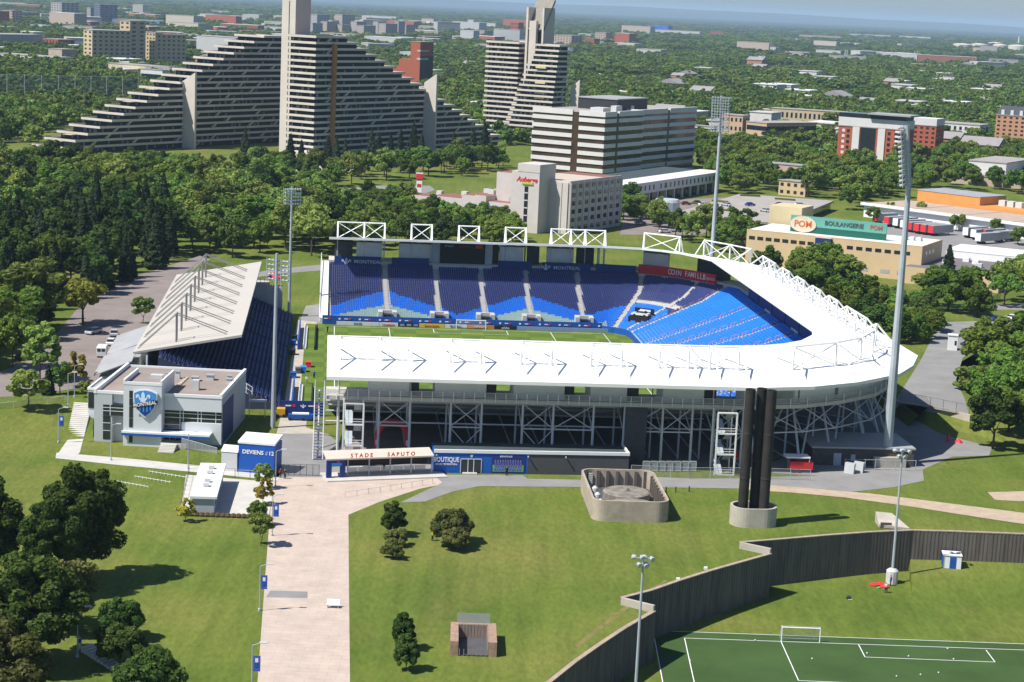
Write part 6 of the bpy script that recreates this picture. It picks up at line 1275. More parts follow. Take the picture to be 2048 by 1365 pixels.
# ------------------------------------------------------------------ vehicles
CARM = {}
def car_parts(kind):
    if kind in CARM: return CARM[kind]
    L, W, H = (4.5, 1.78, 1.45) if kind == 'car' else (5.4, 2.0, 2.3)
    if kind == 'car': body = [(-2.25, .35), (-2.28, .75), (-2.1, .92), (-1.3, .98), (1.0, .98), (2.0, .86), (2.25, .65), (2.25, .35)]; cabin = [(-1.75, .97), (-1.25, 1.4), (-.2, 1.47), (.45, 1.42), (1.2, .97)]
    else: body = [(-2.6, .4), (-2.65, 1.2), (-2.6, 2.2), (-2.4, 2.3), (1.1, 2.3), (1.9, 1.35), (2.6, 1.1), (2.7, .4)]; cabin = [(1.0, 1.4), (1.0, 2.2), (1.12, 2.27), (1.9, 1.37)]
    def ext(prof, w, inset=0.0):
        mb = MB(); n = len(prof)
        for s_ in (-1, 1): mb.v += [(x, s_*(w-inset*(z > 1.2)), z) for x, z in prof]
        mb.f = [tuple(range(n-1, -1, -1)), tuple(range(n, 2*n))]+[(i, (i+1) % n, n+(i+1) % n, n+i) for i in range(n)]; return mb
    b = ext(body, W/2).mesh('body'); c = ext(cabin, W/2-.08 if kind == 'car' else W/2+.01, .16 if kind == 'car' else 0).mesh('cabin_glass')
    rf = MB().box(-1.2, .42, -.68, .68, 1.42, 1.5).mesh('roof') if kind == 'car' else MB().box(-2.4, 1.1, -.95, .95, 2.3, 2.36).mesh('roof')
    wh = MB().bar((0, -.11, 0), (0, .11, 0), .33, 10).mesh('wheel'); wn_ = MB().box(-2.68, -2.62, -.8, -.1, 1.4, 2.0).box(-2.68, -2.62, .1, .8, 1.4, 2.0).mesh('rear_window') if kind != 'car' else None
    hl = MB().box(-.03, .03, -.18, .18, -.07, .07).mesh('headlight')
    for m_, q in ((c, DGLASS), (wh, BLACK), (hl, LENS)): m_.materials.append(q)
    if wn_: wn_.materials.append(DGLASS)
    CARM[kind] = (b, c, rf, wh, wn_, hl); return CARM[kind]
def car(p, rz, col, label, kind='car', group=None):
    b, c, rf, wh, wn_, hl = car_parts(kind); t = thing('parked_car' if kind == 'car' else 'parked_van', label, 'car' if kind == 'car' else 'van', p, group, rz)
    m = mat('car_paint_%d_%d_%d' % tuple(int(q*99) for q in col), col, .3, .03, 1, spec=.6)
    for me, nm in ((b, 'body'), (rf, 'roof')):
        me2 = bpy.data.meshes.get(nm+'_'+m.name+kind) or me.copy(); me2.name = nm+'_'+m.name+kind
        if not me2.materials: me2.materials.append(m)
        child(nm, me2, t, (0, 0, 0), False)
    child('cabin_glass', c, t, (0, 0, 0), False)
    x = 1.35 if kind == 'car' else 1.6
    for sx in (-x, x):
        for sy in (-.82, .82): child('wheel', wh, t, (sx, sy, .33), False)
    if wn_: child('rear_window', wn_, t, (0, 0, 0), False)
    for sy in (-.6, .6): child('headlight', hl, t, (2.26 if kind == 'car' else 2.7, sy, .7), False)
    return t
SIL, WHC, BLK, REDC, BLU = (.42, .44, .46), (.72, .72, .72), (.03, .03, .035), (.25, .02, .02), (.03, .06, .3)
up_dir = math.atan2(106, -10.8)
car(G(187, 668, UP), -1.95, SIL, 'silver car driving along the left road, alone in the lane')
car(G(228, 672, UP), up_dir+.1, SIL, 'silver car parked nearest to the lean-to roofs'); car(G(222, 690, UP), up_dir, WHC, 'white car parked between the silver car and the white van'); car(G(205, 712, UP), up_dir, WHC, 'white panel van with two rear windows parked by the clubhouse', 'van')
car(G(52, 720, UP), .1, BLK, 'black car half hidden by the trees at the left edge')
for i, (x, y, col, lab) in enumerate(((648, 402, REDC, 'dark red car on the street behind the trees'), (800, 398, REDC, 'red car parked behind the trees left of the sign pylon'), (822, 402, WHC, 'white car parked left of the sign pylon'), (838, 404, BLK, 'dark car parked below the sign pylon'), (852, 402, WHC, 'white car parked right of the sign pylon'), (1395, 408, BLK, 'dark car under the podium at the back of the car park'), (1372, 410, REDC, 'dark red car under the podium'), (1300, 437, WHC, 'white car beside the hotel trees'), (1385, 462, BLU, 'blue car in the car park left of the rack floodlight'), (1997, 642, BLU, 'blue car on the street at the right edge'), (2022, 640, WHC, 'white car on the street at the right edge'), (2043, 646, WHC, 'second white car at the right edge of the street'), (1940, 694, BLK, 'dark car beside the grey bus shelter'), (2018, 482, BLK, 'dark car parked behind the right trailers'), (1560, 412, BLK, 'dark car on the parking deck'), (1408, 412.1, WHC, 'white car at the left planter of the parking deck'), (1452, 412.1, SIL, 'silver car beside the middle planter of the parking deck'), (1500, 412.1, BLU, 'blue car in the middle of the parking deck'), (1600, 412.1, WHC, 'white car at the right end of the parking deck'), (1530, 424, SIL, 'silver car at the near edge of the parking deck'), (1280, 448, SIL, 'silver car beside the shaded hotel side'), (1330, 466, WHC, 'white car at the near edge of the car park'), (1960, 500, WHC, 'white car near the low bakery wing'))):
    car(G(x, y, 4.05 if 1400 < x < 1620 and 411 < y < 425 else UR+.05 if x > 1900 and y > 600 else .05), (.3, 2.4, .6)[i % 3], col, lab)
p = ST((42.2, 47.5, 0)); t = thing('display_stage', 'dark stage carrying a white show car in the far right stadium corner', 'stage', p)
Tg = frame(ST((43.6, 55.2, 0)), -30); part('deck', BLACK, t, Tg, (-2.7, 2.7, -1.8, 1.8, 0, 4.0)); part('back_board', BLACK, t, Tg, (-2.7, 2.7, 1.8, 2.0, 0, 5.8)); part('pale_board', WPAINT, t, Tg, (-1.2, 1.8, 1.7, 1.78, 5.0, 5.5))
q_ = Tg((0, -.3, 4.0)); car(q_, math.pi-.4, WHC, 'white show car on the dark stage in the stadium corner')
# booth and shelter beside the access road
p = G(1904, 700, UR); t = thing('guard_booth', 'white guard booth on the access road right of the stadium', 'booth', p); Tf = frame(p, -10); part('body', WPAINT, t, Tf, (-1.1, 1.1, -1, 1, 0, 3.6)); part('roof', TRIM, t, Tf, (-1.25, 1.25, -1.15, 1.15, 3.6, 3.8)); part('window', DGLASS, t, Tf, (.4, .9, -1.03, -1, 1.3, 2.4))
p = G(1950, 696, UR); t = thing('bus_shelter', 'long grey roofed shelter with a magenta end panel on the right', 'shelter', p); Tf = frame(p, 60); part('roof', METR, t, Tf, (-4, 9, -1.6, 1.6, 2.8, 3.0)); part('wall', DGLASS, t, Tf, (-3.8, 8.8, 1.3, 1.4, .2, 2.7)); part('end_panel', mat('magenta', (.35, .02, .15)), t, Tf, (9.2, 9.6, -1.5, 1.5, 0, 5)); part('post', DKST, t, Tf, (-3.8, -3.6, -1.4, -1.2, 0, 2.8))
# ------------------------------------------------------------------ people
SKIN = mat('skin', (.5, .3, .22), .6, .05, 3); HAIR = mat('hair', (.03, .02, .015))
def body_mesh(pose):
    J = {'pel': (0, 0, .95, .15), 'ch': (0, 0, 1.28, .16), 'nk': (0, 0, 1.48, .07), 'hd': (0, .02, 1.62, .105), 'ht': (0, .02, 1.72, .08)}
    st, ar, lean = pose
    for s_, n in ((-1, 'l'), (1, 'r')):
        d = st*s_
        J['hip'+n] = (.1*s_, 0, .9, .105); J['kn'+n] = (.11*s_, d*.5+.03, .5, .075); J['an'+n] = (.12*s_, d, .08, .05); J['to'+n] = (.12*s_, d+.16, .035, .035)
        J['sh'+n] = (.19*s_, 0, 1.42, .065); J['el'+n] = (.25*s_, -d*.4+.02, 1.14, .05); J['wr'+n] = (.25*s_, -d*.6+.08+ar, .92+ar*.8, .04); J['fi'+n] = (.245*s_, -d*.65+.1+ar*1.2, .83+ar, .028)
    for k in J:
        x, y, z, r = J[k]
        if z > 1.0: J[k] = (x, y+(z-1.0)*lean, z, r)
    names = list(J); E_ = [('pel', 'ch'), ('ch', 'nk'), ('nk', 'hd'), ('hd', 'ht')]
    for n in 'lr': E_ += [('pel', 'hip'+n), ('hip'+n, 'kn'+n), ('kn'+n, 'an'+n), ('an'+n, 'to'+n), ('ch', 'sh'+n), ('sh'+n, 'el'+n), ('el'+n, 'wr'+n), ('wr'+n, 'fi'+n)]
    me = bpy.data.meshes.new('body'); me.from_pydata([J[k][:3] for k in names], [(names.index(a), names.index(b)) for a, b in E_], [])
    o = bpy.data.objects.new('body', me); COL.objects.link(o); md = o.modifiers.new('s', 'SKIN'); 
    for k, v in zip(names, me.skin_vertices[0].data): v.radius = (J[k][3],)*2
    me.skin_vertices[0].data[0].use_root = True
    o.modifiers.new('d', 'SUBSURF').levels = 1
    r = bpy.data.meshes.new_from_object(o.evaluated_get(bpy.context.evaluated_depsgraph_get())); bpy.data.objects.remove(o); r.materials.clear(); r.materials.append(SKIN); return r
POSES = [body_mesh(p) for p in ((.06, 0, 0), (.28, .04, .05), (.1, .25, .35))]
def shell(me, test, name, m, off=.018):
    bm = bmesh.new(); bm.from_mesh(me); bmesh.ops.delete(bm, geom=[f for f in bm.faces if not test(f.calc_center_median())], context='FACES')
    bm.normal_update()
    for v in bm.verts: v.co += v.normal*off
    r = bpy.data.meshes.new(name); bm.to_mesh(r); bm.free(); r.materials.clear(); r.materials.append(m); return r
def person(p, rz, top, leg, label, pose=0, group=None):
    me = POSES[pose]; t = thing('person', label, 'person', p, group, rz)
    b = child('body', me, t, (0, 0, 0), False)
    mt = mat('cloth_%d_%d_%d' % tuple(int(c*99) for c in top), top, .9, .1, 4); ml = mat('cloth_%d_%d_%d' % tuple(int(c*99) for c in leg), leg, .9, .1, 4)
    child('shirt', shell(me, lambda c: .93 < c.z < 1.47 and (abs(c.x) < .24 or c.z > 1.2), 'shirt', mt, .025), t, (0, 0, 0), False); child('trousers', shell(me, lambda c: .06 < c.z < .98 and abs(c.x) < .235, 'trousers', ml), t, (0, 0, 0), False)
    child('hair', shell(me, lambda c: c.z > 1.62 and (c.z > 1.68 or c.y < .03), 'hair', HAIR), t, (0, 0, 0), False); child('shoe', shell(me, lambda c: c.z < .07, 'shoe', BLACK, .012), t, (0, 0, 0), False); return t
K, DK, YV, WT, BT = (.02, .02, .02), (.03, .03, .05), (.62, .55, .06), (.6, .6, .6), (.04, .12, .42)
for x, y, z, rz, top, leg, lab, po in ((865, 1082, 0, 2, YV, K, 'person in a yellow vest and black trousers beside the round bush', 0), (405, 982, 0, 1.5, DK, K, 'person in dark clothes walking on the walkway below the clubhouse', 1), (437, 972, 0, 0, K, K, 'person in black standing beside the white shed', 0), (561, 956, 0, .5, (.2, .03, .03), K, 'person in a dark red top beside the entrance gate', 0), (570, 958, 0, 2.5, K, K, 'person in black at the left end of the entrance gate', 0), (613, 768, 0, 3, WT, (.4, .3, .2), 'person in a white shirt standing on the pitch-side path', 0),
    (1772, 1186, LZ, 2.2, WT, K, 'person in white bending over near the red mats', 2), (1781, 1172, LZ, 1.2, BT, DK, 'person in a blue shirt beside the pole collar', 0), (1013, 952, 0, 0, K, K, 'person in black in front of the shop poster', 0), (634, 662, 0, 1, RED.diffuse_color[:3] if 0 else (.5, .05, .05), K, 'person in red at the far left corner of the pitch', 0), (655, 666, 0, 1, K, K, 'person in black at the far end of the touchline', 0), (628, 757, 0, 0, BT, K, 'person in blue at the team seats', 0), (768, 940, .22, 0, K, K, 'person in black under the entrance canopy', 0), (473, 1180, 0, 1, BT, WT, 'person in blue in the shade of the near left trees', 0)):
    if lab.endswith('near left trees'): x, y = 160, 1300
    person(G(x, y, z), rz, top, leg, lab, po)
for i, (x, y, c, lab) in enumerate(((1748, 1171, RED, 'left red mat on the lower lawn'), (1760, 1170, RED, 'middle red mat on the lower lawn'), (1769, 1175, RED, 'right red mat beside the bending person'), (1757, 1178, mat('mat_green', (.05, .4, .1)), 'small green ball bag beside the red mats'))):
    p = G(x, y, LZ); t = thing('training_mat', lab, 'mat', p); MB().lathe(p, [(.7 if i < 3 else .25, 0), (.75 if i < 3 else .3, .18), (.4 if i < 3 else .1, .35)], 10).build('cushion', c, t)
bm_ = MB().lathe((0, 0, .11), [(.02, -.11), (.08, -.08), (.11, 0), (.08, .08), (.02, .11)], 8).mesh('ball'); bm_.materials.append(WPAINT)
for i, (x, y) in enumerate(((1624, 1319), (1734, 1308), (1907, 1320), (1895, 1299), (1817, 1314), (1793, 1354), (1841, 1351), (1877, 1347), (1510, 1282), (1380, 1323))):
    p = G(x, y, LZ+.02); t = thing('football', 'small white football lying on the practice turf', 'ball', p, 'balls on the practice turf'); child('shell', bm_, t, (0, 0, 0), False)
for i, (x, y, lab) in enumerate(((1411, 1141, 'white box camera on the wall coping, farther'), (1356, 1163, 'white box camera on the wall coping, nearer'))):
    p = G(x, y, .4); t = thing('wall_camera', lab, 'camera', p); Tf = frame(p, 0); part('housing', WPAINT, t, Tf, (-.25, .25, -.2, .2, .1, .5)); part('bracket', GALV, t, Tf, (-.06, .06, -.06, .06, 0, .1))
# tiny cover on a lone lamp base and the dark pack on the lower lawn
p = G(1697, 1198, LZ); t = thing('kit_bag', 'dark kit bag on the bare patch of the lower lawn', 'bag', p); MB(frame(p, 20)).lathe((0, 0, 0), [(.35, 0), (.4, .25), (.2, .45)], 8).build('bag', BLACK, t); part('handle', WPAINT, t, frame(p, 20), (-.3, .4, -.5, -.4, 0, .06))
# ------------------------------------------------------------------ trees
def leaf_material(name, c0, c1, hue=.06):
    m = bpy.data.materials.new(name); m.use_nodes = True; nt = m.node_tree; n = nt.nodes; l = nt.links; n.clear()
    out = n.new('ShaderNodeOutputMaterial'); d = n.new('ShaderNodeBsdfDiffuse'); tr = n.new('ShaderNodeBsdfTranslucent'); mx = n.new('ShaderNodeMixShader'); mx.inputs[0].default_value = .34
    ge = n.new('ShaderNodeNewGeometry'); oi = n.new('ShaderNodeObjectInfo')
    rp = n.new('ShaderNodeValToRGB'); rp.color_ramp.elements[0].color = c0+(1,); rp.color_ramp.elements[1].color = c1+(1,); l.new(ge.outputs['Random Per Island'], rp.inputs[0])
    hs = n.new('ShaderNodeHueSaturation'); mp = n.new('ShaderNodeMapRange'); mp.inputs[3].default_value = .5-hue*.12; mp.inputs[4].default_value = .5+hue*.45; l.new(oi.outputs['Random'], mp.inputs[0]); l.new(mp.outputs[0], hs.inputs['Hue'])
    mv = n.new('ShaderNodeMapRange'); mv.inputs[3].default_value = .78; mv.inputs[4].default_value = 1.55
    ml = n.new('ShaderNodeMath'); ml.operation = 'MULTIPLY'; ml.inputs[1].default_value = 7.13; fr_ = n.new('ShaderNodeMath'); fr_.operation = 'FRACT'; l.new(oi.outputs['Random'], ml.inputs[0]); l.new(ml.outputs[0], fr_.inputs[0]); l.new(fr_.outputs[0], mv.inputs[0]); l.new(mv.outputs[0], hs.inputs['Value'])
    l.new(rp.outputs[0], hs.inputs['Color']); l.new(hs.outputs[0], d.inputs[0]); l.new(hs.outputs[0], tr.inputs[0]); l.new(d.outputs[0], mx.inputs[1]); l.new(tr.outputs[0], mx.inputs[2]); l.new(mx.outputs[0], out.inputs[0]); return m
LG = leaf_material('leaf_green', (.075, .122, .020), (.175, .225, .042), .09); LL = leaf_material('leaf_light', (.120, .165, .034), (.230, .270, .065), .09); LD = leaf_material('leaf_dark', (.036, .068, .016), (.095, .135, .032)); LC = leaf_material('needle_dark', (.020, .038, .018), (.055, .076, .036), .04); LY = leaf_material('leaf_yellow', (.22, .19, .03), (.40, .33, .06)); LR = leaf_material('leaf_olive', (.085, .095, .028), (.175, .170, .055))
BARK = mat('bark', (.085, .065, .05), .95, .2, 3)
def quads(P, N, size, rs, name, m):
    k = len(P); a = np.cross(N, rs.normal(size=(k, 3))); a /= np.linalg.norm(a, axis=1)[:, None]+1e-9; b = np.cross(N, a); b /= np.linalg.norm(b, axis=1)[:, None]+1e-9
    s = size*(.6+.8*rs.random(k))[:, None]; a = a*s*.5; b = b*s*.5*(.6+.5*rs.random(k))[:, None]
    V = np.stack([P-a-b, P+a-b*.6, P+a*.7+b, P-a*.8+b*.8], 1).reshape(-1, 3); F = np.arange(4*k).reshape(-1, 4)
    me = bpy.data.meshes.new(name); me.from_pydata(V.tolist(), [], F.tolist()); me.materials.append(m); return me
def crown(seed, rx, rz, zc, ncl, nl, leaf, m, flat=0.0, low=-.75):
    rs = np.random.RandomState(seed); C = []
    while len(C) < ncl:
        d = rs.normal(size=3); d /= np.linalg.norm(d); r = .4+.55*rs.random()**.6
        if d[2] < low: continue
        C.append((d[0]*rx*r, d[1]*rx*r, zc+d[2]*rz*r*(1-flat*(d[2] < 0)), rx*(.16+.17*rs.random())))
    C = np.array(C); i = rs.randint(0, ncl, nl); d = rs.normal(size=(nl, 3)); d /= np.linalg.norm(d, axis=1)[:, None]
    P = C[i, :3]+d*C[i, 3:4]*(.72+.36*rs.random(nl))[:, None]*np.array([1, 1, .8])
    N = d*.9+rs.normal(size=(nl, 3))*.45+np.array([0, 0, .25])
    return quads(P, N, leaf, rs, 'crown', m)
def lopsided(seed, rx, rz, zc, ncl, nl, leaf, m):
    me = crown(seed, rx, rz, zc, ncl, nl, leaf, m); rs = np.random.RandomState(seed+500); v = np.empty(len(me.vertices)*3); me.vertices.foreach_get('co', v); v = v.reshape(-1, 3)
    a, b = rs.rand()*6.28, rs.rand()*6.28; q = (v[:, 2]-zc)/rz
    v[:, 0] += rx*.28*np.cos(a)*q; v[:, 1] += rx*.28*np.sin(a)*q; ang = np.arctan2(v[:, 1], v[:, 0]); k = 1+.22*np.sin(2*ang+b)+.14*np.sin(3*ang+a)*(1+q*.5); v[:, 0] *= k; v[:, 1] *= k
    me.vertices.foreach_set('co', v.ravel()); return me
def cone_crown(seed, r, h, nl, leaf, m, z0=1.0):
    rs = np.random.RandomState(seed); t = 1-np.sqrt(rs.random(nl)); tier = .8+.3*np.abs(np.modf(t*h/1.5+rs.random(nl)*.15)[0]-.1); an = rs.random(nl)*6.283
    lob = 1+.18*np.sin(an*5+np.floor(t*h/1.5)*2.1)
    rad = r*(1-t)**.85*tier*lob*(.7+.33*rs.random(nl)); P = np.stack([rad*np.cos(an), rad*np.sin(an), z0+t*h-rad*.18], 1)
    N = np.stack([np.cos(an)*.7, np.sin(an)*.7, np.full(nl, .7)], 1)+rs.normal(size=(nl, 3))*.4
    return quads(P, N, leaf, rs, 'crown', m)
def trunk(h, r, limbs=3, seed=0):
    q = random.Random(seed); mb = MB().bar((0, 0, -.2), (q.uniform(-.2, .2), q.uniform(-.2, .2), h), r, 7, r*.55)
    for k in range(limbs): a = k*2.1+q.random(); mb.bar((0, 0, h*.75+.1*k), (math.cos(a)*h*.45, math.sin(a)*h*.45, h*1.35+q.random()), r*.5, 5, r*.15)
    me = mb.mesh('trunk'); me.materials.append(BARK); return me
def kind(cr, tr): return (cr, tr)
BROAD = [kind((lopsided if i % 2 else crown)(i, 4.9, 4.4+.7*(i % 3), 7.0+.4*(i % 3), 38+6*(i % 3), 4600, .58, m), trunk(4.2, .28, 3, i)) for i, m in enumerate((LG, LG, LL, LG, LD, LL, LG))]
OPEN = [kind(crown(40+i, 5.0, 3.8, 7.4, 28, 2600, .58, m, 0, -.4), trunk(5, .25, 4, i)) for i, m in enumerate((LL, LG))]
TALL = [kind(crown(20+i, 3.9, 5.8, 8.2, 44, 4200, .6, m), trunk(4.5, .25, 3, i)) for i, m in enumerate((LG, LL))]
SPRUCE = [kind(cone_crown(60+i, 2.9, 13.5, 2400, .75, LC), trunk(6, .2, 0, i)) for i in range(3)]
NEAR = [kind(crown(80, 5.0, 7.4, 8.9, 80, 20000, .40, LD), trunk(4, .35, 4, 1)), kind(crown(81, 5.6, 6.8, 7.6, 80, 20000, .40, LD), trunk(4, .35, 4, 2)), kind(crown(82, 4.4, 4.4, 6.0, 50, 12000, .38, LR), trunk(3, .3, 4, 3)), kind(crown(83, 3.9, 3.3, 3.4, 46, 11000, .34, LD, .2), trunk(1.5, .2, 4, 4))]
YOUNG = [kind(crown(90+i, 1.65, 1.9, 2.6, 22, 2400, .28, m), trunk(1.4, .07, 2, i)) for i, m in enumerate((LL, LY, LL))]
BUSH = [kind(crown(95, 2.5, 2.3, 2.1, 60, 12000, .27, LR, .5, -.5), trunk(.8, .12, 4, 1)), kind(crown(96, 2.1, 2.9, 2.9, 50, 9000, .28, LD, .2), trunk(1, .12, 4, 2)), kind(crown(97, 1.7, 1.4, 1.4, 30, 5000, .26, LR, .5), trunk(.6, .1, 4, 3))]
HON = kind(crown(99, 4.4, 2.9, 6.6, 30, 5200, .5, leaf_material('leaf_honey', (.14, .14, .025), (.26, .24, .05))), trunk(4, .28, 4, 5))
tq = random.Random(11)
def tree(kd, p, s, label, name='tree', cat='tree', group=None, sx=1.0):
    t = thing(name, label, cat, (p[0], p[1], p[2]-.02), group, tq.random()*6.28); t.scale = (s*sx*(.84+.32*tq.random()), s*sx*(.84+.32*tq.random()), s*(.94+.12*tq.random()))
    child('trunk', kd[1], t, (0, 0, 0), False); child('crown', kd[0], t, (0, 0, 0), False); return t
def inside(p, poly):
    c = False; n = len(poly)
    for i in range(n):
        a, b = poly[i], poly[(i+1) % n]
        if (a[1] > p[1]) != (b[1] > p[1]) and p[0] < (b[0]-a[0])*(p[1]-a[1])/(b[1]-a[1])+a[0]: c = not c
    return c
PLACED = []
def clear(x, y):
    for T, b_, ang, x0, x1, y0, y1 in FOOT:
        dx, dy = x-b_[0], y-b_[1]; c, s = math.cos(R_(ang)), math.sin(R_(ang)); lx, ly = dx*c+dy*s, -dx*s+dy*c
        if x0 < lx < x1 and y0 < ly < y1: return False
    return True
for o_, ang, x0, x1, y0, y1 in ((PA, -32, -24, 9, -4, 170), (PB, -32, -34, 9, -10, 178), (PC, -32, -26, 16, -16, 45), (PD, -32, -45, 9, -10, 40), ((oc.x, oc.y), -31, -43, 14, -3, 90), ((hc.x, hc.y), -30, -78, 3, -9, 44), ((bl_.x, bl_.y), math.degrees(math.atan2(br_.y-bl_.y, br_.x-bl_.x)), -4, BW+30, -8, BD+30), ((ol.x, ol.y), math.degrees(math.atan2(orr.y-ol.y, orr.x-ol.x)), -3, OW, -3, 64), ((pl.x, pl.y), math.degrees(math.atan2(pr.y-pl.y, pr.x-pl.x)), -2, PWd+2, -3, 32)): FOOT.append((None, o_, ang, x0, x1, y0, y1))
DK2 = [(p.x, p.y) for p in dk]
def wood(px, spacing, kinds, wts, smin, smax, label, group, name='broadleaf_tree', base=0.0, limit=200, keep=1.0):
    poly = [(lambda q: (q.x, q.y))(G(x, y, base)) for x, y in px]; xs = [p[0] for p in poly]; ys = [p[1] for p in poly]; n = 0
    for k in range(limit*40):
        x, y = tq.uniform(min(xs), max(xs)), tq.uniform(min(ys), max(ys))
        if not inside((x, y), poly) or not clear(x, y) or inside((x, y), DK2): continue
        if any((x-a)**2+(y-b)**2 < (spacing*.5*(r+1))**2 for a, b, r in PLACED if abs(x-a) < 25): continue
        if tq.random() > keep: PLACED.append((x, y, 1)); continue
        kd = tq.choices(kinds, wts)[0]; s = tq.uniform(smin, smax); PLACED.append((x, y, 1))
        sh_ = {'leaf_light': 'light green', 'leaf_dark': 'dark green', 'needle_dark': 'pointed'}.get(kd[0].materials[0].name, 'mid green')
        sz_ = 'low' if s < smin+(smax-smin)/3 else 'tall' if s > smin+(smax-smin)*2/3 else 'middling'
        fx, fy = (x-min(xs))/(max(xs)-min(xs)), (y-min(ys))/(max(ys)-min(ys))
        tree(kd, (x, y, base), s, '%s %s %s, %s %s part' % (sz_, sh_, label, 'near' if fy < .33 else 'far' if fy > .67 else 'middle', 'left' if fx < .33 else 'right' if fx > .67 else 'central'), name, 'tree', group); n += 1
        if n >= limit: break
# single trees first
def one(x, y, kd, s, lab, z=0.0, name='tree', cat='tree', sx=1.0, r=1): p = G(x, y, z); PLACED.append((p.x, p.y, r)); return tree(kd, p, s, lab, name, cat, None, sx)
one(166, 650, HON, 1.12, 'round yellow-green tree standing in the left road', UP)
one(168, 1160, NEAR[0], 1.04, 'tall dark leafy tree at the top of the near left group', sx=.95); one(104, 1190, NEAR[0], .88, 'dark leafy tree overlapping the tall one in the near left group', sx=.98); one(60, 1335, NEAR[1], 1.02, 'broad green tree filling the near left edge', sx=.95); one(122, 1262, NEAR[2], .92, 'yellowish tree between the big near left trees'); one(240, 1335, NEAR[3], .85, 'spreading dark shrub beside the garden steps'); one(240, 1280, NEAR[3], .8, 'dark shrub behind the garden steps'); one(300, 1415, NEAR[3], 1.0, 'light green shrub crown at the bottom edge left of the promenade'); one(10, 1420, NEAR[2], 1.0, 'olive tree at the bottom left corner'); one(-40, 1170, NEAR[0], .9, 'tree beyond the left edge casting a shadow on the lawn')
one(787, 1072, BUSH[1], .98, 'taller green shrub of the left bush group on the middle lawn', name='shrub', cat='bush'); one(793, 1093, BUSH[2], 1.0, 'reddish low bush in the middle of the left bush group', name='bush', cat='bush'); one(788, 1117, BUSH[2], .95, 'reddish low bush at the near end of the left bush group', name='bush', cat='bush')
one(905, 1088, BUSH[0], 1.2, 'big round reddish green bush beside the person in the vest', name='bush', cat='bush'); one(910, 1100, BUSH[0], .8, 'low front part bush joined to the big round one', name='bush', cat='bush')
one(806, 1300, BUSH[1], .82, 'loose green shrub in the lower middle lawn, farther', name='shrub', cat='bush', sx=.8); one(812, 1342, BUSH[1], .86, 'loose green shrub in the lower middle lawn, nearer', name='shrub', cat='bush', sx=.9)
for i, (x, y, k, s, lab) in enumerate(((527, 978, 0, 1.0, 'young light green tree at the top of the promenade row'), (527, 1010, 1, .95, 'young yellow tree in the promenade row'), (516, 1052, 2, .95, 'young green tree below the yellow one'), (521, 1092, 2, 1.15, 'young dark green tree at the near end of the promenade row'), (372, 1044, 1, .8, 'young yellowish tree at the corner of the kiosk yard'), (510, 1040, 0, .7, 'small sapling behind the promenade row'))): one(x, y, YOUNG[k], s, lab, name='young_tree')
one(56, 816, YOUNG[0], 1.75, 'round green tree on the lawn at the left bank', UP, sx=1.3); one(150, 775, YOUNG[1], 1.5, 'slim yellow young tree beside the left road', UP); one(97, 790, SPRUCE[0], .42, 'small blue-green spruce on the left bank', UP, 'spruce_tree'); one(120, 788, TALL[0], .48, 'small dark tree beside the spruce on the left bank', UP); one(80, 762, TALL[1], .9, 'loose tree beside the parking at the left', UP); one(25, 735, BROAD[0], .9, 'broad tree at the left edge by the parking', UP); one(170, 795, YOUNG[0], .8, 'low shrub beside the shed annex', UP)
one(285, 648, YOUNG[2], 1.5, 'small light tree behind the lean-to roof', UP)
for i, (x, y, s) in enumerate(((580, 336, 1.15), (602, 340, 1.0), (655, 333, 1.05), (672, 338, 1.1), (690, 334, .95), (742, 332, 1.2), (757, 335, 1.1), (780, 332, 1.1), (800, 325, 1.15), (826, 322, 1.3), (842, 325, 1.0), (906, 318, .9), (945, 320, 1.1), (968, 312, 1.25), (490, 318, 1.05))): one(x, y, SPRUCE[i % 3], s, ('dark spruce standing before the pyramid blocks, number %d from the hoist' % (i+1)), name='spruce_tree')
for o_ in list(COL.objects):
    if o_.get('label', '').startswith('dark spruce standing'): o_['label'] = 'dark spruce before the pyramid blocks, '+('beside the orange hoist' if o_.location.x < -75 else 'in front of the right wing' if o_.location.x < -35 else 'near the farther blocks')+(', taller' if o_.scale[2] > 1.08 else ', shorter'); o_['group'] = 'spruces before the pyramids'
for i, (x, y, s, k, lab) in enumerate(((1650, 560, 1.0, 0, 'loose pale tree in front of the left end of the bakery'), (1605, 572, 1.05, 0, 'tree in front of the bakery left of the blue bay'), (1672, 590, 1.15, 1, 'tall broad tree in front of the blue bay of the bakery'), (1895, 640, 1.35, 1, 'tall tree with visible trunk beside the street on the right'), (1872, 612, 1.0, 0, 'dark tree at the bakery corner'), (1953, 652, .95, 0, 'tree over the street near the right edge'))): one(x, y, BROAD[k*3], s, lab)
one(1893, 585, SPRUCE[1], 1.0, 'dark pointed spruce at the right corner of the bakery', name='spruce_tree'); one(1985, 898, BROAD[4], .92, 'dark tree on the lawn right of the side yard'); one(1955, 800, YOUNG[2], 1.7, 'small tree beside the curved road wall', UR*.5, sx=1.4); one(1932, 790, YOUNG[0], 1.5, 'small leafy tree at the end of the access road', UR*.5, sx=1.4)
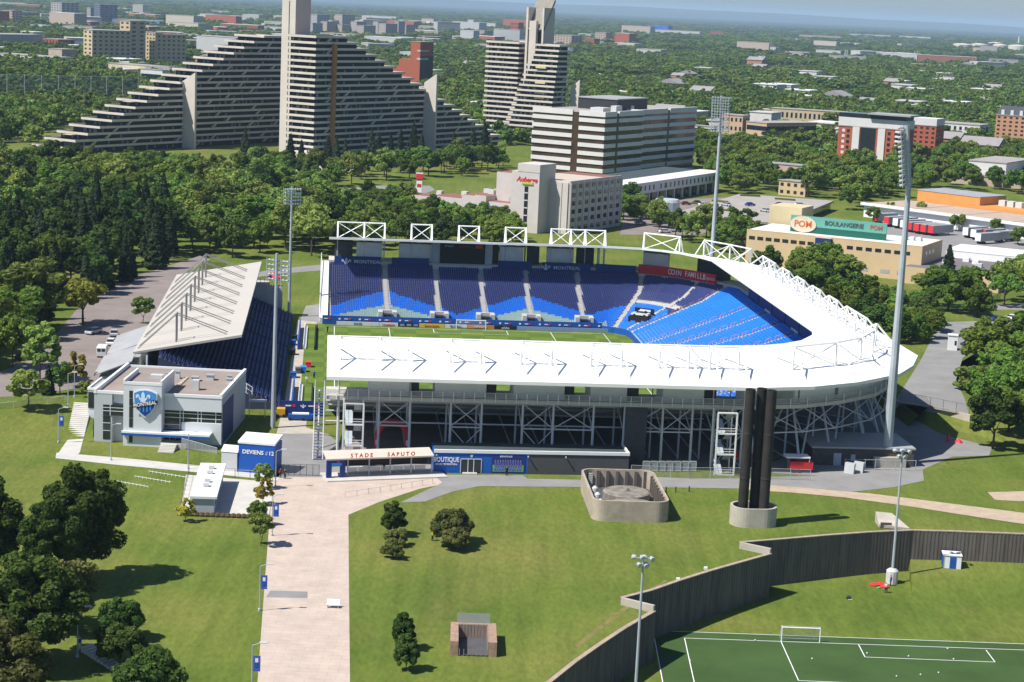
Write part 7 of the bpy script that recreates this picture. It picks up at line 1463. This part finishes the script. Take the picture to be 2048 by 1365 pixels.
# woods
wood([(140, 612), (240, 570), (330, 540), (352, 500), (330, 440), (180, 430), (60, 470), (-40, 560), (-40, 640), (60, 660)], 7.5, SPRUCE+[BROAD[4], BROAD[0]], [3, 3, 3, 3, 2], .8, 1.2, 'tree of the mixed conifer wood beyond the left road', 'spruces of the left wood', 'spruce_tree', UP, 95)  # broadleaf trees are mixed in among the spruces, under the same name and group
wood([(-80, 760), (30, 700), (110, 640), (150, 605), (60, 600), (-80, 640)], 8, BROAD, [1]*7, .95, 1.3, 'tree along the left parking', 'trees along the left parking', base=UP, limit=24)
wood([(-80, 600), (60, 560), (340, 480), (370, 400), (360, 372), (120, 372), (-80, 365)], 11, BROAD+TALL, [2, 2, 2, 2, 2, 2, 2, 2, 2], .85, 1.45, 'tree in the big left wood', 'trees of the left wood', limit=110)
wood([(350, 500), (470, 520), (560, 505), (640, 515), (660, 470), (640, 420), (500, 400), (380, 420)], 9.5, BROAD+OPEN, [2, 2, 3, 2, 1, 3, 2, 2, 1], .95, 1.35, 'tree behind the left stand', 'trees behind the left stand', limit=60)
wood([(350, 410), (500, 398), (640, 388), (760, 362), (880, 358), (1010, 345), (1000, 330), (860, 342), (700, 350), (560, 352), (350, 366)], 10.5, BROAD+OPEN, [2, 2, 2, 2, 1, 2, 2, 1, 1], .7, 1.1, 'tree on the lawn before the pyramids', 'park trees before the pyramids', 'park_tree', limit=95, keep=.9)
wood([(-60, 372), (120, 374), (360, 374), (560, 354), (720, 352), (960, 336), (960, 318), (880, 324), (720, 342), (560, 338), (390, 342), (100, 328), (-60, 320)], 8.5, BROAD+OPEN, [2, 2, 2, 2, 1, 2, 2, 1, 1], .55, .85, 'small tree at the pyramids\' foot', 'small trees at the foot of the pyramids', 'park_tree', limit=85, keep=.85)
wood([(640, 520), (660, 430), (720, 412), (860, 418), (960, 450), (1030, 470), (1040, 500), (900, 505), (700, 500)], 8.5, BROAD+OPEN, [3, 3, 1, 3, 2, 1, 3, 1, 1], .66, .98, 'tree right behind the far stand', 'trees behind the far stand', limit=70)
wood([(1240, 440), (1330, 470), (1420, 500), (1490, 520), (1480, 470), (1440, 450), (1370, 475), (1300, 440), (1250, 410)], 8.5, BROAD, [1]*7, .65, .95, 'tree between hotel and bakery', 'trees between hotel and bakery', limit=36)
wood([(1500, 568), (1640, 622), (1740, 672), (1800, 712), (1870, 695), (1870, 668), (1790, 632), (1680, 603), (1560, 566)], 8.0, [BROAD[0], BROAD[1], BROAD[3], BROAD[4], BROAD[6]], [1]*5, .7, 1.0, 'tree between right stand and bakery', 'trees right of the stadium', limit=46)
wood([(1960, 730), (2100, 690), (2120, 900), (2010, 905), (1975, 850), (1955, 790)], 7.5, [BROAD[0], BROAD[1], BROAD[3], BROAD[6]], [1]*4, .8, 1.05, 'tree of the right edge grove', 'grove at the right edge', base=1.2, limit=26)
wood([(1880, 640), (2100, 615), (2100, 560), (1960, 560), (1900, 590)], 10, BROAD+OPEN, [1]*9, .8, 1.05, 'tree along the street beyond the bakery', 'street trees at the right', 'street_tree', limit=22, keep=.8)
for i, (x, y) in enumerate(((1745, 448), (1780, 437), (1840, 442), (1912, 462), (1992, 472), (2035, 490))): one(x, y, BROAD[i % 4], .6, ('leftmost small tree on the grass behind the green sign', 'small tree before the left end of the warehouse', 'small tree before the white warehouse wall', 'big round tree between the trailer groups', 'small bush behind the right trailers', 'tree at the right edge before the warehouse')[i])
# ------------------------------------------------------------------ the far suburb's trees, one canopy
pc_ = bpy.data.collections.new('far_tree_shapes'); pc_b = bpy.data.collections.new('belt_tree_shapes')
for kd in (BROAD[0], BROAD[2], BROAD[3], BROAD[6]): pc_b.objects.link(bpy.data.objects.new('belt_tree', kd[0]))
for i, m in enumerate((LG, LL, LD, LG, LG)):
    o = bpy.data.objects.new('far_tree', crown(200+i, 4.9, 4.2, 5.6, 14, 520, 1.35, m)); pc_.objects.link(o)
fq = np.random.RandomState(4); PTS, SCL, ROT = [], [], []
from mathutils import noise as mn
def scatter(n, y0, y1, s0, s1, xl, xr, dens=.5):
    k = 0; tries = 0
    while k < n and tries < n*6:
        tries += 1
        y = math.sqrt(fq.rand()*(y1*y1-y0*y0)+y0*y0); x = (xl+(xr-xl)*fq.rand())*y
        v = mn.noise((x*.004, y*.004, 3.1))+.5*mn.noise((x*.015, y*.009, 7.7))
        if v < -dens: continue
        if not clear(x, y) or (y < 1500 and any((x-a)**2+(y-b)**2 < 100 for a, b in HOUSES)): continue
        PTS.append((x, y, -.5)); s = s0+(s1-s0)*fq.rand(); SCL.append((s, s, min(s, 1.15)*(.65+.4*fq.rand()))); ROT.append((0, 0, fq.rand()*6.28)); k += 1
def scatter_px(px, n, s0, s1):
    poly = [(lambda q: (q.x, q.y))(G(x, y)) for x, y in px]; xs = [p[0] for p in poly]; ys = [p[1] for p in poly]; k = 0
    for _ in range(n*30):
        x, y = tq.uniform(min(xs), max(xs)), tq.uniform(min(ys), max(ys))
        if not inside((x, y), poly) or not clear(x, y): continue
        s = s0+(s1-s0)*fq.rand(); PTS.append((x, y, -.5)); SCL.append((s, s, s)); ROT.append((0, 0, fq.rand()*6.28)); k += 1
        if k >= n: break
scatter(6300, 1080, 2000, .85, 1.45, -.36, .36, .35); scatter(9000, 2000, 3600, 1.1, 1.9, -.36, .36, .2); scatter(8000, 3600, 7500, 1.6, 3.0, -.36, .36, .02); scatter(3500, 7500, 14000, 4, 8, -.36, .36, .1)
scatter_px([(-80, 300), (80, 290), (140, 235), (200, 215), (120, 212), (-80, 215)], 170, .8, 1.3); scatter_px([(-80, 205), (300, 200), (330, 165), (-80, 150)], 240, .8, 1.3); scatter_px([(860, 290), (965, 285), (970, 200), (880, 190), (865, 240)], 120, .9, 1.4); scatter_px([(1140, 250), (1250, 230), (1500, 240), (1690, 245), (1690, 200), (1400, 190), (1150, 200)], 240, .9, 1.3); scatter_px([(1690, 230), (2100, 255), (2100, 200), (1690, 190)], 260, .9, 1.3); scatter_px([(1890, 300), (2000, 300), (2000, 270), (1890, 262)], 40, .8, 1.1)
def canopy(name, label, coll, n):
    me = bpy.data.meshes.new(name); me.from_pydata(PTS, [], [])
    for nm, dat in (('scl', SCL), ('rot', ROT)):
        at_ = me.attributes.new(nm, 'FLOAT_VECTOR', 'POINT'); at_.data.foreach_set('vector', np.array(dat, dtype=np.float32).ravel())
    ia = me.attributes.new('idx', 'INT', 'POINT'); ia.data.foreach_set('value', fq.randint(0, n, len(PTS)).astype(np.int32))
    fo = bpy.data.objects.new(name, me); COL.objects.link(fo); fo['kind'] = 'stuff'; tag(fo, label, 'forest')
    ng = bpy.data.node_groups.new('scatter_trees', 'GeometryNodeTree'); ng.interface.new_socket('Geometry', in_out='INPUT', socket_type='NodeSocketGeometry'); ng.interface.new_socket('Geometry', in_out='OUTPUT', socket_type='NodeSocketGeometry')
    gi = ng.nodes.new('NodeGroupInput'); go = ng.nodes.new('NodeGroupOutput'); ip = ng.nodes.new('GeometryNodeInstanceOnPoints'); ci = ng.nodes.new('GeometryNodeCollectionInfo'); ci.inputs[0].default_value = coll; ci.inputs[1].default_value = True; ci.inputs[2].default_value = True
    def named(nm, ty):
        q = ng.nodes.new('GeometryNodeInputNamedAttribute'); q.data_type = ty; q.inputs[0].default_value = nm; return q.outputs[0]
    ng.links.new(gi.outputs[0], ip.inputs['Points']); ng.links.new(ci.outputs[0], ip.inputs['Instance']); ip.inputs['Pick Instance'].default_value = True
    ng.links.new(named('idx', 'INT'), ip.inputs['Instance Index']); ng.links.new(named('rot', 'FLOAT_VECTOR'), ip.inputs['Rotation']); ng.links.new(named('scl', 'FLOAT_VECTOR'), ip.inputs['Scale']); ng.links.new(ip.outputs[0], go.inputs[0])
    fo.modifiers.new('scatter', 'NODES').node_group = ng
    PTS.clear(); SCL.clear(); ROT.clear()
canopy('suburb_canopy', 'continuous green canopy of the far suburb reaching to the horizon', pc_, 5)
def belt(px, spacing, n, s0, s1):
    poly = [(lambda q: (q.x, q.y))(G(x, y)) for x, y in px]; xs = [p[0] for p in poly]; ys = [p[1] for p in poly]; k = 0
    for _ in range(n*40):
        x, y = tq.uniform(min(xs), max(xs)), tq.uniform(min(ys), max(ys))
        if not inside((x, y), poly) or not clear(x, y) or inside((x, y), DK2) or any((x-a)**2+(y-b)**2 < spacing**2 for a, b, r in PLACED): continue
        PLACED.append((x, y, 1)); s = s0+(s1-s0)*fq.rand(); PTS.append((x, y, -.1)); SCL.append((s, s, s*(.9+.2*fq.rand()))); ROT.append((0, 0, fq.rand()*6.28)); k += 1
        if k >= n: break
belt([(1450, 395), (1540, 388), (1690, 402), (1730, 420), (1750, 400), (1700, 350), (1560, 330), (1450, 310), (1400, 300), (1400, 340)], 9, 100, .85, 1.2)
belt([(1690, 420), (1760, 408), (1900, 380), (2100, 400), (2100, 310), (1900, 320), (1820, 330), (1720, 350)], 9.5, 110, .8, 1.15)
canopy('tree_belt', 'green belt of merged tree crowns around the parking deck and the apartments', pc_b, 4)
# ------------------------------------------------------------------ hills on the horizon and the air between
HILL = mat('hill_forest', (.03, .045, .03), .95, .25, .0006)
mb = MB(); n = 60
for row, (yy, amp) in enumerate(((30000, 0), (33000, 1), (37000, 0))):
    for i in range(n+1):
        x = -26000+52000*i/n; h = max(0, 95+85*mn.noise((x*.00012, 1.3, .2))+35*mn.noise((x*.0005, 4.2, .2)))*amp*(1.0 if x > -4000 else .9); mb.v.append((x, yy, h-2))
for r in range(2):
    for i in range(n): mb.f.append((r*(n+1)+i, r*(n+1)+i+1, (r+1)*(n+1)+i+1, (r+1)*(n+1)+i))
struct(mb.build('hills', HILL))
hz = MB().box(-42000, 42000, -450, 62000, LOWER_Z-1.5, 225).build('haze', mat('hazy_air', (1, 1, 1), 1, 0)); hz['kind'] = 'stuff'; tag(hz, 'thin blue haze over the far plain', 'haze')
nt = MATS['hazy_air'].node_tree; nt.nodes.clear(); ov = nt.nodes.new('ShaderNodeOutputMaterial'); pv = nt.nodes.new('ShaderNodeVolumePrincipled'); pv.inputs['Color'].default_value = (.58, .80, 1.0, 1); pv.inputs['Density'].default_value = 4.6e-5; pv.inputs['Anisotropy'].default_value = 0.0
nt.links.new(pv.outputs[0], ov.inputs['Volume'])
